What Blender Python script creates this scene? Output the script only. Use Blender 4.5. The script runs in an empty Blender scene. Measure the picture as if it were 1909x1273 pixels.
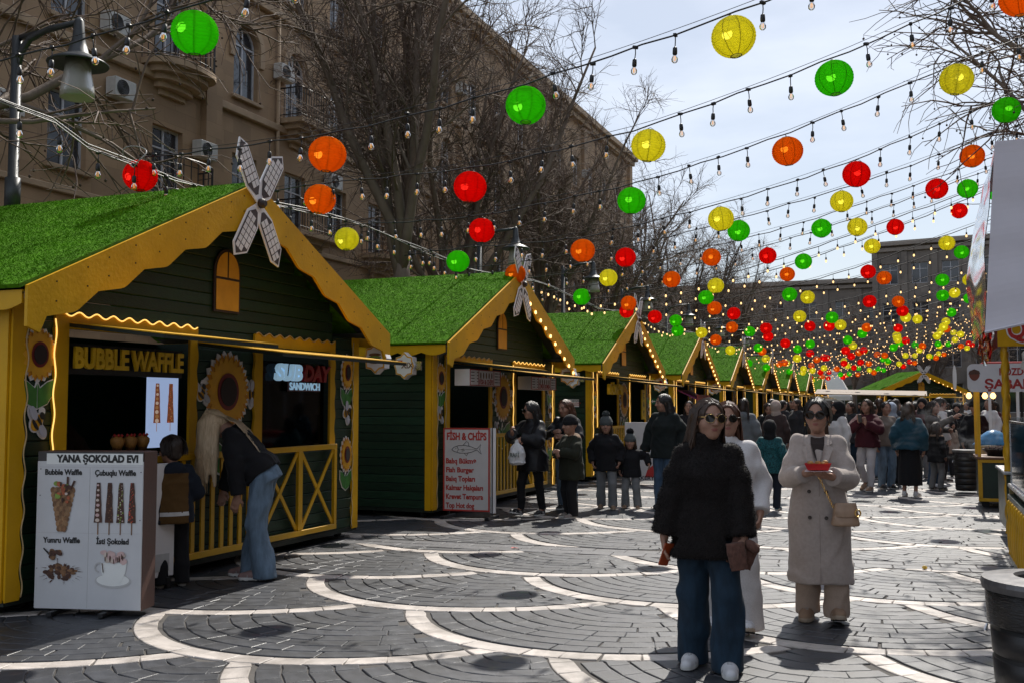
import bpy, math, random
import numpy as np
from mathutils import Vector, Matrix, Euler
R_ = math.radians
random.seed(7); np.random.seed(7)
SC = bpy.context.scene
COL = SC.collection

# ------------------------------------------------------------------ camera
cam_d = bpy.data.cameras.new('camera')
cam = bpy.data.objects.new('camera', cam_d); COL.objects.link(cam)
cam_d.sensor_width = 36.0; cam_d.lens = 36.0 * 1900.0 / 1909.0
cam_d.clip_start = 0.05; cam_d.clip_end = 2000
CAM_H = 1.58
cam.location = (0, 0, CAM_H)
cam.rotation_euler = (math.pi / 2 + math.atan((756 - 636.5) / 1900.0), 0, R_(21.7))
SC.camera = cam

# ------------------------------------------------------------------ sky, sun, exposure
SUN_DIR = Vector((0.02, 0.87, 1.0)).normalized()
SUN_EL = math.asin(SUN_DIR.z)
SUN_AZ = math.atan2(SUN_DIR.x, SUN_DIR.y)
wd = bpy.data.worlds.new('World'); SC.world = wd; wd.use_nodes = True
nt = wd.node_tree; nt.nodes.clear()
sky = nt.nodes.new('ShaderNodeTexSky'); sky.sky_type = 'NISHITA'; sky.sun_disc = False
sky.sun_elevation = SUN_EL; sky.sun_rotation = SUN_AZ
sky.air_density = 1.1; sky.dust_density = 1.0; sky.ozone_density = 1.3
tc = nt.nodes.new('ShaderNodeTexCoord'); mp = nt.nodes.new('ShaderNodeMapping')
mp.inputs['Scale'].default_value = (1.0, 1.6, 3.2)
nz = nt.nodes.new('ShaderNodeTexNoise'); nz.inputs['Scale'].default_value = 1.7
nz.inputs['Detail'].default_value = 7; nz.inputs['Roughness'].default_value = 0.55
rp = nt.nodes.new('ShaderNodeValToRGB')
rp.color_ramp.elements[0].position = 0.46; rp.color_ramp.elements[0].color = (0.42, 0.42, 0.42, 1)
rp.color_ramp.elements[1].position = 0.66; rp.color_ramp.elements[1].color = (0.95, 0.95, 0.95, 1)
mx = nt.nodes.new('ShaderNodeMixRGB'); mx.inputs['Color2'].default_value = (10.2, 11.0, 12.5, 1)
bg = nt.nodes.new('ShaderNodeBackground'); bg.inputs['Strength'].default_value = 0.082
ow = nt.nodes.new('ShaderNodeOutputWorld')
nt.links.new(tc.outputs['Generated'], mp.inputs[0]); nt.links.new(mp.outputs[0], nz.inputs['Vector'])
nt.links.new(nz.outputs['Fac'], rp.inputs[0]); nt.links.new(rp.outputs[0], mx.inputs['Fac'])
nt.links.new(sky.outputs[0], mx.inputs['Color1']); nt.links.new(mx.outputs[0], bg.inputs['Color'])
nt.links.new(bg.outputs[0], ow.inputs[0])
sun_d = bpy.data.lights.new('sun', 'SUN'); sun_d.energy = 5.0; sun_d.angle = R_(0.53)
sun_d.color = (1.0, 0.945, 0.86)
sun = bpy.data.objects.new('sun', sun_d); COL.objects.link(sun)
sun.rotation_euler = SUN_DIR.to_track_quat('Z', 'Y').to_euler()
vs = SC.view_settings
vs.view_transform = 'Standard'; vs.look = 'None'; vs.gamma = 1.0; vs.use_curve_mapping = False
vs.exposure = 0.17
SC.cycles.max_bounces = 6; SC.cycles.transparent_max_bounces = 12
SC.cycles.caustics_reflective = False; SC.cycles.caustics_refractive = False

# ------------------------------------------------------------------ mesh helpers
def link(o, parent=None):
    COL.objects.link(o)
    if parent is not None: o.parent = parent
    return o
def tag(o, label=None, cat=None, group=None, kind=None):
    if label: o['label'] = label
    if cat: o['category'] = cat
    if group: o['group'] = group
    if kind: o['kind'] = kind
    return o
def empty(name, loc=(0, 0, 0), rz=0.0, label=None, cat=None, group=None, parent=None):
    o = bpy.data.objects.new(name, None); o.empty_display_size = .1
    o.location = loc; o.rotation_euler = (0, 0, rz); link(o, parent)
    return tag(o, label, cat, group)
def mesh_of(name, v, f, mats=(), mi=None, smooth=False):
    m = bpy.data.meshes.new(name); m.from_pydata(v, [], f)
    for x in (mats if isinstance(mats, (list, tuple)) else [mats]): m.materials.append(x)
    if mi is not None: m.polygons.foreach_set('material_index', np.asarray(mi, dtype=np.int32))
    if smooth: m.polygons.foreach_set('use_smooth', np.ones(len(m.polygons), dtype=bool))
    m.update(); return m
def ob(name, mesh, parent=None, loc=None, rot=None, scale=None):
    o = bpy.data.objects.new(name, mesh)
    if loc is not None: o.location = loc
    if rot is not None: o.rotation_euler = rot
    if scale is not None: o.scale = scale
    return link(o, parent)
def copy_tree(o, parent=None):
    c = o.copy(); COL.objects.link(c); c.parent = parent
    for ch in list(o.children): copy_tree(ch, c)
    return c

class MB:
    def __init__(s): s.v = []; s.f = []; s.m = []; s.sm = False
    def add(s, v, f, m=0):
        n = len(s.v); s.v += [tuple(map(float, p)) for p in v]
        s.f += [tuple(i + n for i in q) for q in f]; s.m += [m] * len(f); return s
    def box(s, x0, x1, y0, y1, z0, z1, m=0):
        v = [(x, y, z) for z in (z0, z1) for y in (y0, y1) for x in (x0, x1)]
        return s.add(v, [(0, 2, 3, 1), (4, 5, 7, 6), (0, 1, 5, 4), (2, 6, 7, 3), (0, 4, 6, 2), (1, 3, 7, 5)], m)
    def cbox(s, x0, x1, y0, y1, z0, z1, b=.004, m=0):
        """box with small chamfered edges on all sides"""
        b = min(b, (x1 - x0) * .45, (y1 - y0) * .45, (z1 - z0) * .45)
        v = []
        for z, ins in ((z0, 1), (z0 + b, 0), (z1 - b, 0), (z1, 1)):
            e = b if ins else 0
            v += [(x0 + e, y0 + e, z), (x1 - e, y0 + e, z), (x1 - e, y1 - e, z), (x0 + e, y1 - e, z)]
        f = [(3, 2, 1, 0), (12, 13, 14, 15)]
        for k in range(3):
            for i in range(4):
                j = (i + 1) % 4; f.append((4 * k + i, 4 * k + j, 4 * k + 4 + j, 4 * k + 4 + i))
        return s.add(v, f, m)
    def bar(s, a, b, w, h, m=0, up=(0, 0, 1)):
        """rectangular bar from a to b"""
        a = Vector(a); b = Vector(b); d = (b - a).normalized(); u = Vector(up)
        if abs(d.dot(u)) > .98: u = Vector((1, 0, 0))
        r = d.cross(u).normalized() * w / 2; u = r.cross(d).normalized() * h / 2
        v = [p + q for p in (a, b) for q in (-r - u, r - u, r + u, -r + u)]
        return s.add(v, [(0, 1, 2, 3), (7, 6, 5, 4), (0, 4, 5, 1), (1, 5, 6, 2), (2, 6, 7, 3), (3, 7, 4, 0)], m)
    def tube(s, pts, rad, n=8, m=0, cap=True):
        pts = [Vector(p) for p in pts]; k = len(pts)
        if not hasattr(rad, '__len__'): rad = [rad] * k
        v = []; ref = None
        for i in range(k):
            d = (pts[min(i + 1, k - 1)] - pts[max(i - 1, 0)])
            d = d.normalized() if d.length > 1e-9 else Vector((0, 0, 1))
            if ref is None: ref = Vector((0, 0, 1)) if abs(d.z) < .9 else Vector((1, 0, 0))
            a = d.cross(ref).normalized(); b = a.cross(d).normalized(); ref = b
            for j in range(n):
                t = 2 * math.pi * j / n; v.append(pts[i] + (a * math.cos(t) + b * math.sin(t)) * rad[i])
        f = [(i * n + j, i * n + (j + 1) % n, (i + 1) * n + (j + 1) % n, (i + 1) * n + j) for i in range(k - 1) for j in range(n)]
        if cap: f += [tuple(range(n - 1, -1, -1)), tuple((k - 1) * n + j for j in range(n))]
        return s.add(v, f, m)
    def lathe(s, prof, c=(0, 0, 0), n=20, m=0, sx=1, sy=1, caps=True):
        """prof: list of (r,z)"""
        v = [(c[0] + r * math.cos(2 * math.pi * j / n) * sx, c[1] + r * math.sin(2 * math.pi * j / n) * sy, c[2] + z) for r, z in prof for j in range(n)]
        f = [(i * n + j, i * n + (j + 1) % n, (i + 1) * n + (j + 1) % n, (i + 1) * n + j) for i in range(len(prof) - 1) for j in range(n)]
        if caps: f += [tuple(range(n - 1, -1, -1)), tuple((len(prof) - 1) * n + j for j in range(n))]
        return s.add(v, f, m)
    def prism(s, poly, fn, t0, t1, m=0):
        """extrude a 2-D outline; fn(u,v,t)->xyz"""
        n = len(poly)
        v = [fn(a, b, t0) for a, b in poly] + [fn(a, b, t1) for a, b in poly]
        f = [tuple(range(n - 1, -1, -1)), tuple(range(n, 2 * n))] + [(i, (i + 1) % n, n + (i + 1) % n, n + i) for i in range(n)]
        return s.add(v, f, m)
    def mesh(s, name, mats=(), smooth=False): return mesh_of(name, s.v, s.f, mats, s.m, smooth)
    def build(s, name, mats, parent=None, loc=None, rot=None, smooth=False, scale=None):
        return ob(name, s.mesh(name, mats, smooth), parent, loc, rot, scale)
def smooth_auto(o, ang=40):
    m = o.data
    m.polygons.foreach_set('use_smooth', np.ones(len(m.polygons), dtype=bool))
    try: m.set_sharp_from_angle(angle=R_(ang))
    except Exception: pass
    return o

# ------------------------------------------------------------------ materials
_M = {}
def mat(name, col, rough=.6, var=.18, vs=6., bump=0., bs=60., metal=0., spec=.5, rnd=0., isl=0., emit=None, es=0., coat=0., stretch=(1, 1, 1), col2=None, trans=0., sheen=0., detail=5, rvar=.12):
    if name in _M: return _M[name]
    m = bpy.data.materials.new(name); _M[name] = m; m.use_nodes = True
    t = m.node_tree; b = t.nodes['Principled BSDF']; L = t.links
    co = t.nodes.new('ShaderNodeTexCoord'); mp = t.nodes.new('ShaderNodeMapping')
    mp.inputs['Scale'].default_value = stretch; L.new(co.outputs['Object'], mp.inputs[0])
    n = t.nodes.new('ShaderNodeTexNoise'); n.inputs['Scale'].default_value = vs; n.inputs['Detail'].default_value = detail
    n.inputs['Roughness'].default_value = .6
    L.new(mp.outputs[0], n.inputs['Vector'])
    r = t.nodes.new('ShaderNodeValToRGB')
    c1 = col2 if col2 else tuple(min(1, c * (1 + var)) for c in col)
    c0 = col if col2 else tuple(c * (1 - var) for c in col)
    r.color_ramp.elements[0].position = .3; r.color_ramp.elements[0].color = (*c0, 1)
    r.color_ramp.elements[1].position = .72; r.color_ramp.elements[1].color = (*c1, 1)
    L.new(n.outputs['Fac'], r.inputs[0]); out = r.outputs[0]
    if rnd or isl:
        h = t.nodes.new('ShaderNodeHueSaturation'); mr = t.nodes.new('ShaderNodeMapRange')
        k = rnd or isl
        mr.inputs['To Min'].default_value = 1 - k; mr.inputs['To Max'].default_value = 1 + k
        if rnd:
            oi = t.nodes.new('ShaderNodeObjectInfo'); L.new(oi.outputs['Random'], mr.inputs['Value'])
        else:
            g = t.nodes.new('ShaderNodeNewGeometry'); L.new(g.outputs['Random Per Island'], mr.inputs['Value'])
        L.new(mr.outputs[0], h.inputs['Value']); L.new(out, h.inputs['Color']); out = h.outputs[0]
    L.new(out, b.inputs['Base Color'])
    b.inputs['Metallic'].default_value = metal
    b.inputs['Specular IOR Level'].default_value = spec
    if coat: b.inputs['Coat Weight'].default_value = coat; b.inputs['Coat Roughness'].default_value = .15
    if sheen: b.inputs['Sheen Weight'].default_value = sheen; b.inputs['Sheen Roughness'].default_value = .4
    if trans: b.inputs['Transmission Weight'].default_value = trans
    rr = t.nodes.new('ShaderNodeMapRange'); rr.inputs['To Min'].default_value = max(.02, rough - rvar); rr.inputs['To Max'].default_value = min(1, rough + rvar)
    L.new(n.outputs['Fac'], rr.inputs['Value']); L.new(rr.outputs[0], b.inputs['Roughness'])
    if bump:
        n2 = t.nodes.new('ShaderNodeTexNoise'); n2.inputs['Scale'].default_value = bs; n2.inputs['Detail'].default_value = 4
        L.new(mp.outputs[0], n2.inputs['Vector'])
        bp = t.nodes.new('ShaderNodeBump'); bp.inputs['Strength'].default_value = bump; bp.inputs['Distance'].default_value = .01
        L.new(n2.outputs['Fac'], bp.inputs['Height']); L.new(bp.outputs[0], b.inputs['Normal'])
    if emit: b.inputs['Emission Color'].default_value = (*emit, 1); b.inputs['Emission Strength'].default_value = es
    return m
def glass_mat(name, tint=(.9, .95, 1), rough=.03, alpha=.25, ior=1.5):
    """thin pane: mostly see-through with a mirror-like sheen"""
    if name in _M: return _M[name]
    m = bpy.data.materials.new(name); _M[name] = m; m.use_nodes = True; t = m.node_tree; t.nodes.clear()
    o = t.nodes.new('ShaderNodeOutputMaterial'); tr = t.nodes.new('ShaderNodeBsdfTransparent'); g = t.nodes.new('ShaderNodeBsdfGlossy')
    tr.inputs[0].default_value = (*tint, 1); g.inputs['Roughness'].default_value = rough
    fr = t.nodes.new('ShaderNodeFresnel'); fr.inputs[0].default_value = ior
    ad = t.nodes.new('ShaderNodeMath'); ad.operation = 'ADD'; ad.inputs[1].default_value = alpha
    mx = t.nodes.new('ShaderNodeMixShader'); t.links.new(fr.outputs[0], ad.inputs[0]); t.links.new(ad.outputs[0], mx.inputs[0])
    t.links.new(tr.outputs[0], mx.inputs[1]); t.links.new(g.outputs[0], mx.inputs[2]); t.links.new(mx.outputs[0], o.inputs[0])
    return m
def lantern_mat(name, col):
    """thin ribbed paper that lets light through"""
    m = bpy.data.materials.new(name); _M[name] = m; m.use_nodes = True; t = m.node_tree; t.nodes.clear(); L = t.links
    o = t.nodes.new('ShaderNodeOutputMaterial')
    df = t.nodes.new('ShaderNodeBsdfDiffuse'); tl = t.nodes.new('ShaderNodeBsdfTranslucent'); mx = t.nodes.new('ShaderNodeMixShader')
    tp = t.nodes.new('ShaderNodeBsdfTransparent'); m2 = t.nodes.new('ShaderNodeMixShader')
    n = t.nodes.new('ShaderNodeTexNoise'); n.inputs['Scale'].default_value = 14; co = t.nodes.new('ShaderNodeTexCoord'); L.new(co.outputs['Object'], n.inputs['Vector'])
    r = t.nodes.new('ShaderNodeValToRGB'); r.color_ramp.elements[0].color = (*[c * .8 for c in col], 1); r.color_ramp.elements[1].color = (*col, 1)
    L.new(n.outputs['Fac'], r.inputs[0]); L.new(r.outputs[0], df.inputs[0]); L.new(r.outputs[0], tl.inputs[0])
    tp.inputs[0].default_value = (*col, 1)
    mx.inputs[0].default_value = .80; m2.inputs[0].default_value = .10
    L.new(df.outputs[0], mx.inputs[1]); L.new(tl.outputs[0], mx.inputs[2]); L.new(mx.outputs[0], m2.inputs[1]); L.new(tp.outputs[0], m2.inputs[2])
    L.new(m2.outputs[0], o.inputs[0]); return m
def emit_mat(name, col, s):
    if name in _M: return _M[name]
    m = bpy.data.materials.new(name); _M[name] = m; m.use_nodes = True
    b = m.node_tree.nodes['Principled BSDF']; b.inputs['Base Color'].default_value = (*col, 1)
    b.inputs['Emission Color'].default_value = (*col, 1); b.inputs['Emission Strength'].default_value = s
    return m

# lettering
_DG = None
def text(body, size, m, parent, origin, uax, vax, extrude=.002, bold=.0, align='CENTER', width=None, name='lettering', space=1.0, shear=0.):
    """flat or raised lettering: uax runs along the line, vax up; origin at the line's centre"""
    c = bpy.data.curves.new(name, 'FONT'); c.body = body; c.size = size; c.extrude = extrude; c.offset = bold
    c.align_x = align; c.align_y = 'CENTER'; c.resolution_u = 3; c.space_character = space; c.shear = shear
    o = bpy.data.objects.new(name, c); COL.objects.link(o)
    dg = bpy.context.evaluated_depsgraph_get()
    me = bpy.data.meshes.new_from_object(o.evaluated_get(dg)); me.name = name
    bpy.data.objects.remove(o); bpy.data.curves.remove(c)
    me.materials.clear(); me.materials.append(m)
    co = np.empty(len(me.vertices) * 3, np.float32); me.vertices.foreach_get('co', co); co = co.reshape(-1, 3)
    if len(co) and width:
        w = co[:, 0].max() - co[:, 0].min(); co[:, 0] *= width / w
    u = np.array(uax, float); u /= np.linalg.norm(u); v = np.array(vax, float); v /= np.linalg.norm(v); n = np.cross(u, v)
    out = np.array(origin, float) + co[:, :1] * u + co[:, 1:2] * v + co[:, 2:3] * n
    me.vertices.foreach_set('co', out.astype(np.float32).ravel()); me.update()
    return ob(name, me, parent)
# ------------------------------------------------------------------ ground and paving
def cam_px(P):
    th = R_(21.7); p = math.atan((756 - 636.5) / 1900.)
    F = (-math.sin(th) * math.cos(p), math.cos(th) * math.cos(p), math.sin(p)); Rr = (math.cos(th), math.sin(th), 0)
    U = (Rr[1] * F[2], -Rr[0] * F[2], Rr[0] * F[1] - Rr[1] * F[0])
    d = (P[0], P[1], P[2] - CAM_H); z = sum(a * b for a, b in zip(d, F))
    if z < .1: return None
    return 954.5 + 1900 * sum(a * b for a, b in zip(d, Rr)) / z, 636.5 - 1900 * sum(a * b for a, b in zip(d, U)) / z, z
M_ground = mat('grout and packed earth', (.075, .068, .062), .9, .3, 3, .4, 60)
M_dark = mat('dark granite slab', (.028, .031, .039), .47, .35, 9, .25, 120, rnd=.20, rvar=.12, spec=.75)
M_dark_s = mat('dark granite slabs', (.028, .031, .039), .47, .35, 9, .25, 120, isl=.20, rvar=.12, spec=.75)
M_pale = mat('pale stone slab', (.52, .47, .43), .5, .16, 5, .3, 120, rnd=.10)
M_pale_s = mat('pale stone slabs', (.52, .47, .43), .5, .16, 5, .3, 120, isl=.10)
M_mid_s = mat('grey stone slabs', (.085, .085, .092), .5, .25, 9, .4, 120, isl=.15)

def slab_material_detail(m):
    """add worn mottling and pale dust to the stone"""
    t = m.node_tree; b = t.nodes['Principled BSDF']; L = t.links
    src = b.inputs['Base Color'].links[0].from_socket
    g = t.nodes.new('ShaderNodeNewGeometry')
    n = t.nodes.new('ShaderNodeTexNoise'); n.inputs['Scale'].default_value = 38; n.inputs['Detail'].default_value = 6
    n3 = t.nodes.new('ShaderNodeTexNoise'); n3.inputs['Scale'].default_value = .9; n3.inputs['Detail'].default_value = 4
    L.new(g.outputs['Position'], n.inputs['Vector']); L.new(g.outputs['Position'], n3.inputs['Vector'])
    r = t.nodes.new('ShaderNodeValToRGB'); r.color_ramp.elements[0].position = .6; r.color_ramp.elements[1].position = .78
    r.color_ramp.elements[1].color = (.55, .55, .55, 1); r.color_ramp.elements[0].color = (0, 0, 0, 1)
    L.new(n.outputs['Fac'], r.inputs[0])
    mul = t.nodes.new('ShaderNodeMath'); mul.operation = 'MULTIPLY'; L.new(r.outputs[0], mul.inputs[0]); L.new(n3.outputs['Fac'], mul.inputs[1])
    mx = t.nodes.new('ShaderNodeMixRGB'); mx.inputs['Color2'].default_value = (.15, .14, .13, 1)
    L.new(mul.outputs[0], mx.inputs[0]); L.new(src, mx.inputs[1])
    n4 = t.nodes.new('ShaderNodeTexNoise'); n4.inputs['Scale'].default_value = 2.3; n4.inputs['Detail'].default_value = 9; n4.inputs['Roughness'].default_value = .7; n4.inputs['Distortion'].default_value = .6; L.new(g.outputs['Position'], n4.inputs['Vector'])
    st_ = t.nodes.new('ShaderNodeValToRGB'); st_.color_ramp.elements[0].position = .33; st_.color_ramp.elements[0].color = (.50, .49, .47, 1); st_.color_ramp.elements[1].position = .56; st_.color_ramp.elements[1].color = (1, 1, 1, 1); L.new(n4.outputs['Fac'], st_.inputs[0])
    mm = t.nodes.new('ShaderNodeMixRGB'); mm.blend_type = 'MULTIPLY'; mm.inputs[0].default_value = 1; L.new(mx.outputs[0], mm.inputs[1]); L.new(st_.outputs[0], mm.inputs[2]); L.new(mm.outputs[0], b.inputs['Base Color'])
for m in (M_dark, M_dark_s, M_pale, M_pale_s): slab_material_detail(m)

g = MB(); g.add([(-350, -150, -.010), (350, -150, -.010), (350, 500, -.010), (-350, 500, -.010)], [(0, 1, 2, 3)])
ground = tag(g.build('ground', M_ground), 'plaza floor paved in dark stone fans edged with pale arcs', kind='structure')

PO = np.array([-3.9, 7.27]); PU = np.array([1.66, -.09]); PV = np.array([.26, 1.84])
def p2w(s, t): return PO + s * PU + t * PV
ROUT, RW, RG = 1.050, .106, .086
BAND = (-6.2, 10.60, 3.0, 11.20, .23)        # straight band of slabs: x0,y0,x1,y1,half width
def band_d(x, y):
    x0, y0, x1, y1, _ = BAND; l = math.hypot(x1 - x0, y1 - y0); return ((y - y0) * (x1 - x0) - (x - x0) * (y1 - y0)) / l
rg = random.Random(3)
slabs = []                                       # (poly world xy, pale?, ztop)
for j in range(-7, 150):
    for i in range(-5, 8):
        cs, ct = 2 * i + (j % 2), j / 2
        w = p2w(cs, ct - .7)
        if w[0] < -9 or w[0] > 10 or w[1] < 3.2 or w[1] > 70: continue
        cover = [(cs - 1, ct + .5), (cs + 1, ct + .5), (cs, ct + 1)]
        far = w[1] > 27; rg_ = RG * (2 if far else 1)
        for k in range(0, 14):
            ro = ROUT if k == 0 else ROUT - RW - rg_ * (k - 1) - .003; ri = ROUT - RW + .003 if k == 0 else ROUT - RW - rg_ * k + .003
            if ri < .02: break
            if k == 0: ri += .014
            L0 = (.150 if k == 0 else .135) * (1.9 if far else 1)
            n = max(3, round(math.pi * ro / L0)); dp = math.pi / n; ph = rg.random() * dp
            for q in range(n + 1):
                a = -math.pi + q * dp + ph + (rg.random() - .5) * dp * .1
                ca, sa = math.cos(a), math.sin(a); hw = ri * math.tan(dp / 2) * (.985 if not far else 1.0) - .002 + (.009 if k > 6 else .003)
                rm = (ri + ro) / 2
                mx_, my_ = cs + rm * ca, ct + rm * sa
                if any((mx_ - c[0]) ** 2 + (my_ - c[1]) ** 2 < (ROUT - .01) ** 2 for c in cover): continue
                pts = []
                ho = hw + (ro - ri) * math.tan(dp / 2) * (.45 if k == 0 else .85)
                rect = [(ri, -hw), (ro, -ho), (ro, 0), (ro, ho), (ri, hw), (ri, 0)]
                for (r_, h_) in rect:
                    # keep the outer edge of the rings on their circle
                    x = cs + r_ * ca - h_ * sa; y = ct + r_ * sa + h_ * ca
                    if k == 0 and r_ == ro and h_ != 0:
                        dx, dy = x - cs, y - ct; l = math.hypot(dx, dy); x, y = cs + dx / l * ro, ct + dy / l * ro
                    for c in cover:
                        dx, dy = x - c[0], y - c[1]; l = math.hypot(dx, dy)
                        if l < ROUT + .006: x, y = c[0] + dx / l * (ROUT + .006), c[1] + dy / l * (ROUT + .006)
                    pts.append(p2w(x, y))
                wx, wy = np.mean(pts, axis=0)
                if wx < -9.5 or wx > 9: continue
                bd = band_d(wx, wy)
                if abs(bd) < BAND[4] + .0: continue
                ar = .5 * abs(sum(pts[u][0] * pts[(u + 1) % 6][1] - pts[(u + 1) % 6][0] * pts[u][1] for u in range(6)))
                if ar < .003: continue
                pp = []
                for x, y in pts:
                    b2 = band_d(x, y)
                    if abs(b2) < BAND[4] + .01: y += math.copysign(BAND[4] + .01 - abs(b2), bd)
                    pp.append((x, y))
                slabs.append((pp, 1 if k == 0 else 0, (rg.random() - .5) * .003, far))
# straight band across the street
x0, y0, x1, y1, hwid = BAND; bl = math.hypot(x1 - x0, y1 - y0); bd_ = ((x1 - x0) / bl, (y1 - y0) / bl); bn = (-bd_[1], bd_[0])
for r_ in range(2):
    t_ = -.5 + r_ * .14
    while t_ < bl + 4:
        ln = .33 + rg.random() * .05; o0, o1 = (-hwid + .006, -.004) if r_ == 0 else (.004, hwid - .006)
        c = [(t_ + .004, o0), (t_ + ln - .004, o0), (t_ + ln - .004, (o0 + o1) / 2), (t_ + ln - .004, o1), (t_ + .004, o1), (t_ + .004, (o0 + o1) / 2)]
        slabs.append(([(x0 + a * bd_[0] + b * bn[0], y0 + a * bd_[1] + b * bn[1]) for a, b in c], 2, -.004 + (rg.random() - .5) * .003, False)); t_ += ln
def slab_vf(pp, z, n0=0, flat=False):
    n = len(pp); e = .006
    cx_, cy_ = sum(p[0] for p in pp) / n, sum(p[1] for p in pp) / n
    if flat: return [(x, y, z - .002) for x, y in pp], [tuple(n0 + i for i in range(n))]
    top = []
    for x, y in pp:
        l = math.hypot(x - cx_, y - cy_) + 1e-6; k = max(0, 1 - e / l); top.append((cx_ + (x - cx_) * k, cy_ + (y - cy_) * k, z))
    v = top + [(x, y, z - .004) for x, y in pp] + [(x, y, -.012) for x, y in pp]
    f = [tuple(n0 + i for i in range(n))]
    for r in (0, 1):
        f += [(n0 + r * n + i, n0 + (r + 1) * n + i, n0 + (r + 1) * n + (i + 1) % n, n0 + r * n + (i + 1) % n) for i in range(n)]
    return v, f
def orient(pp):
    a = sum(pp[u][0] * pp[(u + 1) % len(pp)][1] - pp[(u + 1) % len(pp)][0] * pp[u][1] for u in range(len(pp)))
    return pp if a > 0 else pp[::-1]
def vis_key(sl):
    x, y = np.mean(sl[0], axis=0); q = cam_px((x, y, 0))
    if q is None or not (0 < q[0] < 1880 and q[1] < 1272): return 1e9
    if x < -6.1 and 5.7 < y < 10.9: return 1e9
    return q[2] * (.8 if sl[1] else 1)
order = sorted(range(len(slabs)), key=lambda i: vis_key(slabs[i]))
near = set(order[:300])
sv, sf, sm = [], [], []
for i, (pp, kind_, z, far) in enumerate(slabs):
    pp = orient(pp)
    if i in near:
        v, f = slab_vf(pp, z); c = np.mean(np.array(pp), axis=0)
        me = mesh_of('paving_slab', [(a - c[0], b - c[1], d) for a, b, d in v], f, (M_dark, M_pale, M_mid_s)[kind_])
        ob('paving_slab', me, ground, (c[0], c[1], 0))
    else:
        v, f = slab_vf(pp, z, len(sv), far); sv += v; sf += f; sm += [kind_] * len(f)
tag(ob('paving_slabs', mesh_of('paving_slabs', sv, sf, [M_dark_s, M_pale_s, M_mid_s], sm), ground), kind='stuff')
del sv, sf, sm
# ------------------------------------------------------------------ market stalls
M_turf = mat('artificial turf backing', (.070, .200, .004), .9, .4, 14, .8, 180, spec=.1)
def blade_mat():
    m = mat('artificial turf blades', (.095, .255, .004), .85, .30, 1.6, isl=.18, spec=.1)
    b = m.node_tree.nodes['Principled BSDF']; b.inputs['Subsurface Weight'].default_value = 0
    return m
M_blade = blade_mat()
M_green = mat('dark green painted plank', (.0070, .0290, .0140), .50, .35, 5, .35, 25, rnd=.28, stretch=(1, 1, 6), spec=.4)
M_green_s = mat('dark green painted planks', (.0070, .0290, .0140), .50, .35, 5, .35, 25, isl=.28, stretch=(1, 1, 6), spec=.4)
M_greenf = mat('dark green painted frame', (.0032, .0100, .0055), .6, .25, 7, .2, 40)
M_yel = mat('golden yellow painted board', (.62, .335, .004), .5, .12, 2.6, .2, 30, spec=.3, detail=9)
M_yel2 = mat('yellow painted slat', (.64, .35, .005), .45, .12, 4, .15, 40, rnd=.08)
M_white = mat('white printed board', (.78, .76, .76), .5, .05, 5)
M_black = mat('black print', (.012, .012, .013), .5, .1, 5)
M_maroon = mat('dark red flower centre', (.16, .010, .010), .5, .15, 12)
M_seed = mat('dark brown flower heart', (.018, .008, .006), .7, .3, 60, .3, 200)
M_petal = mat('golden petal print', (.72, .36, .02), .5, .12, 9)
M_petal2 = mat('orange petal print', (.60, .24, .012), .5, .12, 9)
M_leaf = mat('green leaf print', (.045, .19, .03), .5, .2, 10)
M_inner = mat('dark stall interior', (.020, .017, .015), .8, .3, 4)
M_pane_y = mat('amber window panel', (.60, .31, .03), .4, .12, 6, spec=.3)
M_dkframe = mat('dark brown window frame', (.025, .012, .010), .5, .2, 8)
M_glow = emit_mat('warm light strip', (1.0, .60, .15), 1.25)
M_strip_off = mat('plastic light strip unlit', (.55, .42, .22), .35, .1, 20)
M_bulbglow = emit_mat('glowing warm bulb', (1.0, .58, .20), 3.0)
M_metal = mat('dark metal', (.03, .03, .032), .4, .2, 20, metal=.6)
M_steel = mat('brushed steel', (.5, .5, .52), .28, .1, 20, metal=1)
M_wheel = mat('black rubber', (.012, .012, .012), .8, .2, 30)

HW, EZ, AZ, TIPY, TIPZ, OV = 2.58, 2.40, 3.70, 2.76, 2.44, .36   # half width, eave, apex, barge tips, overhang
DEP = 3.1
def roof_z(y): return AZ + .06 - (AZ + .06 - TIPZ) * abs(y) / TIPY
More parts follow.
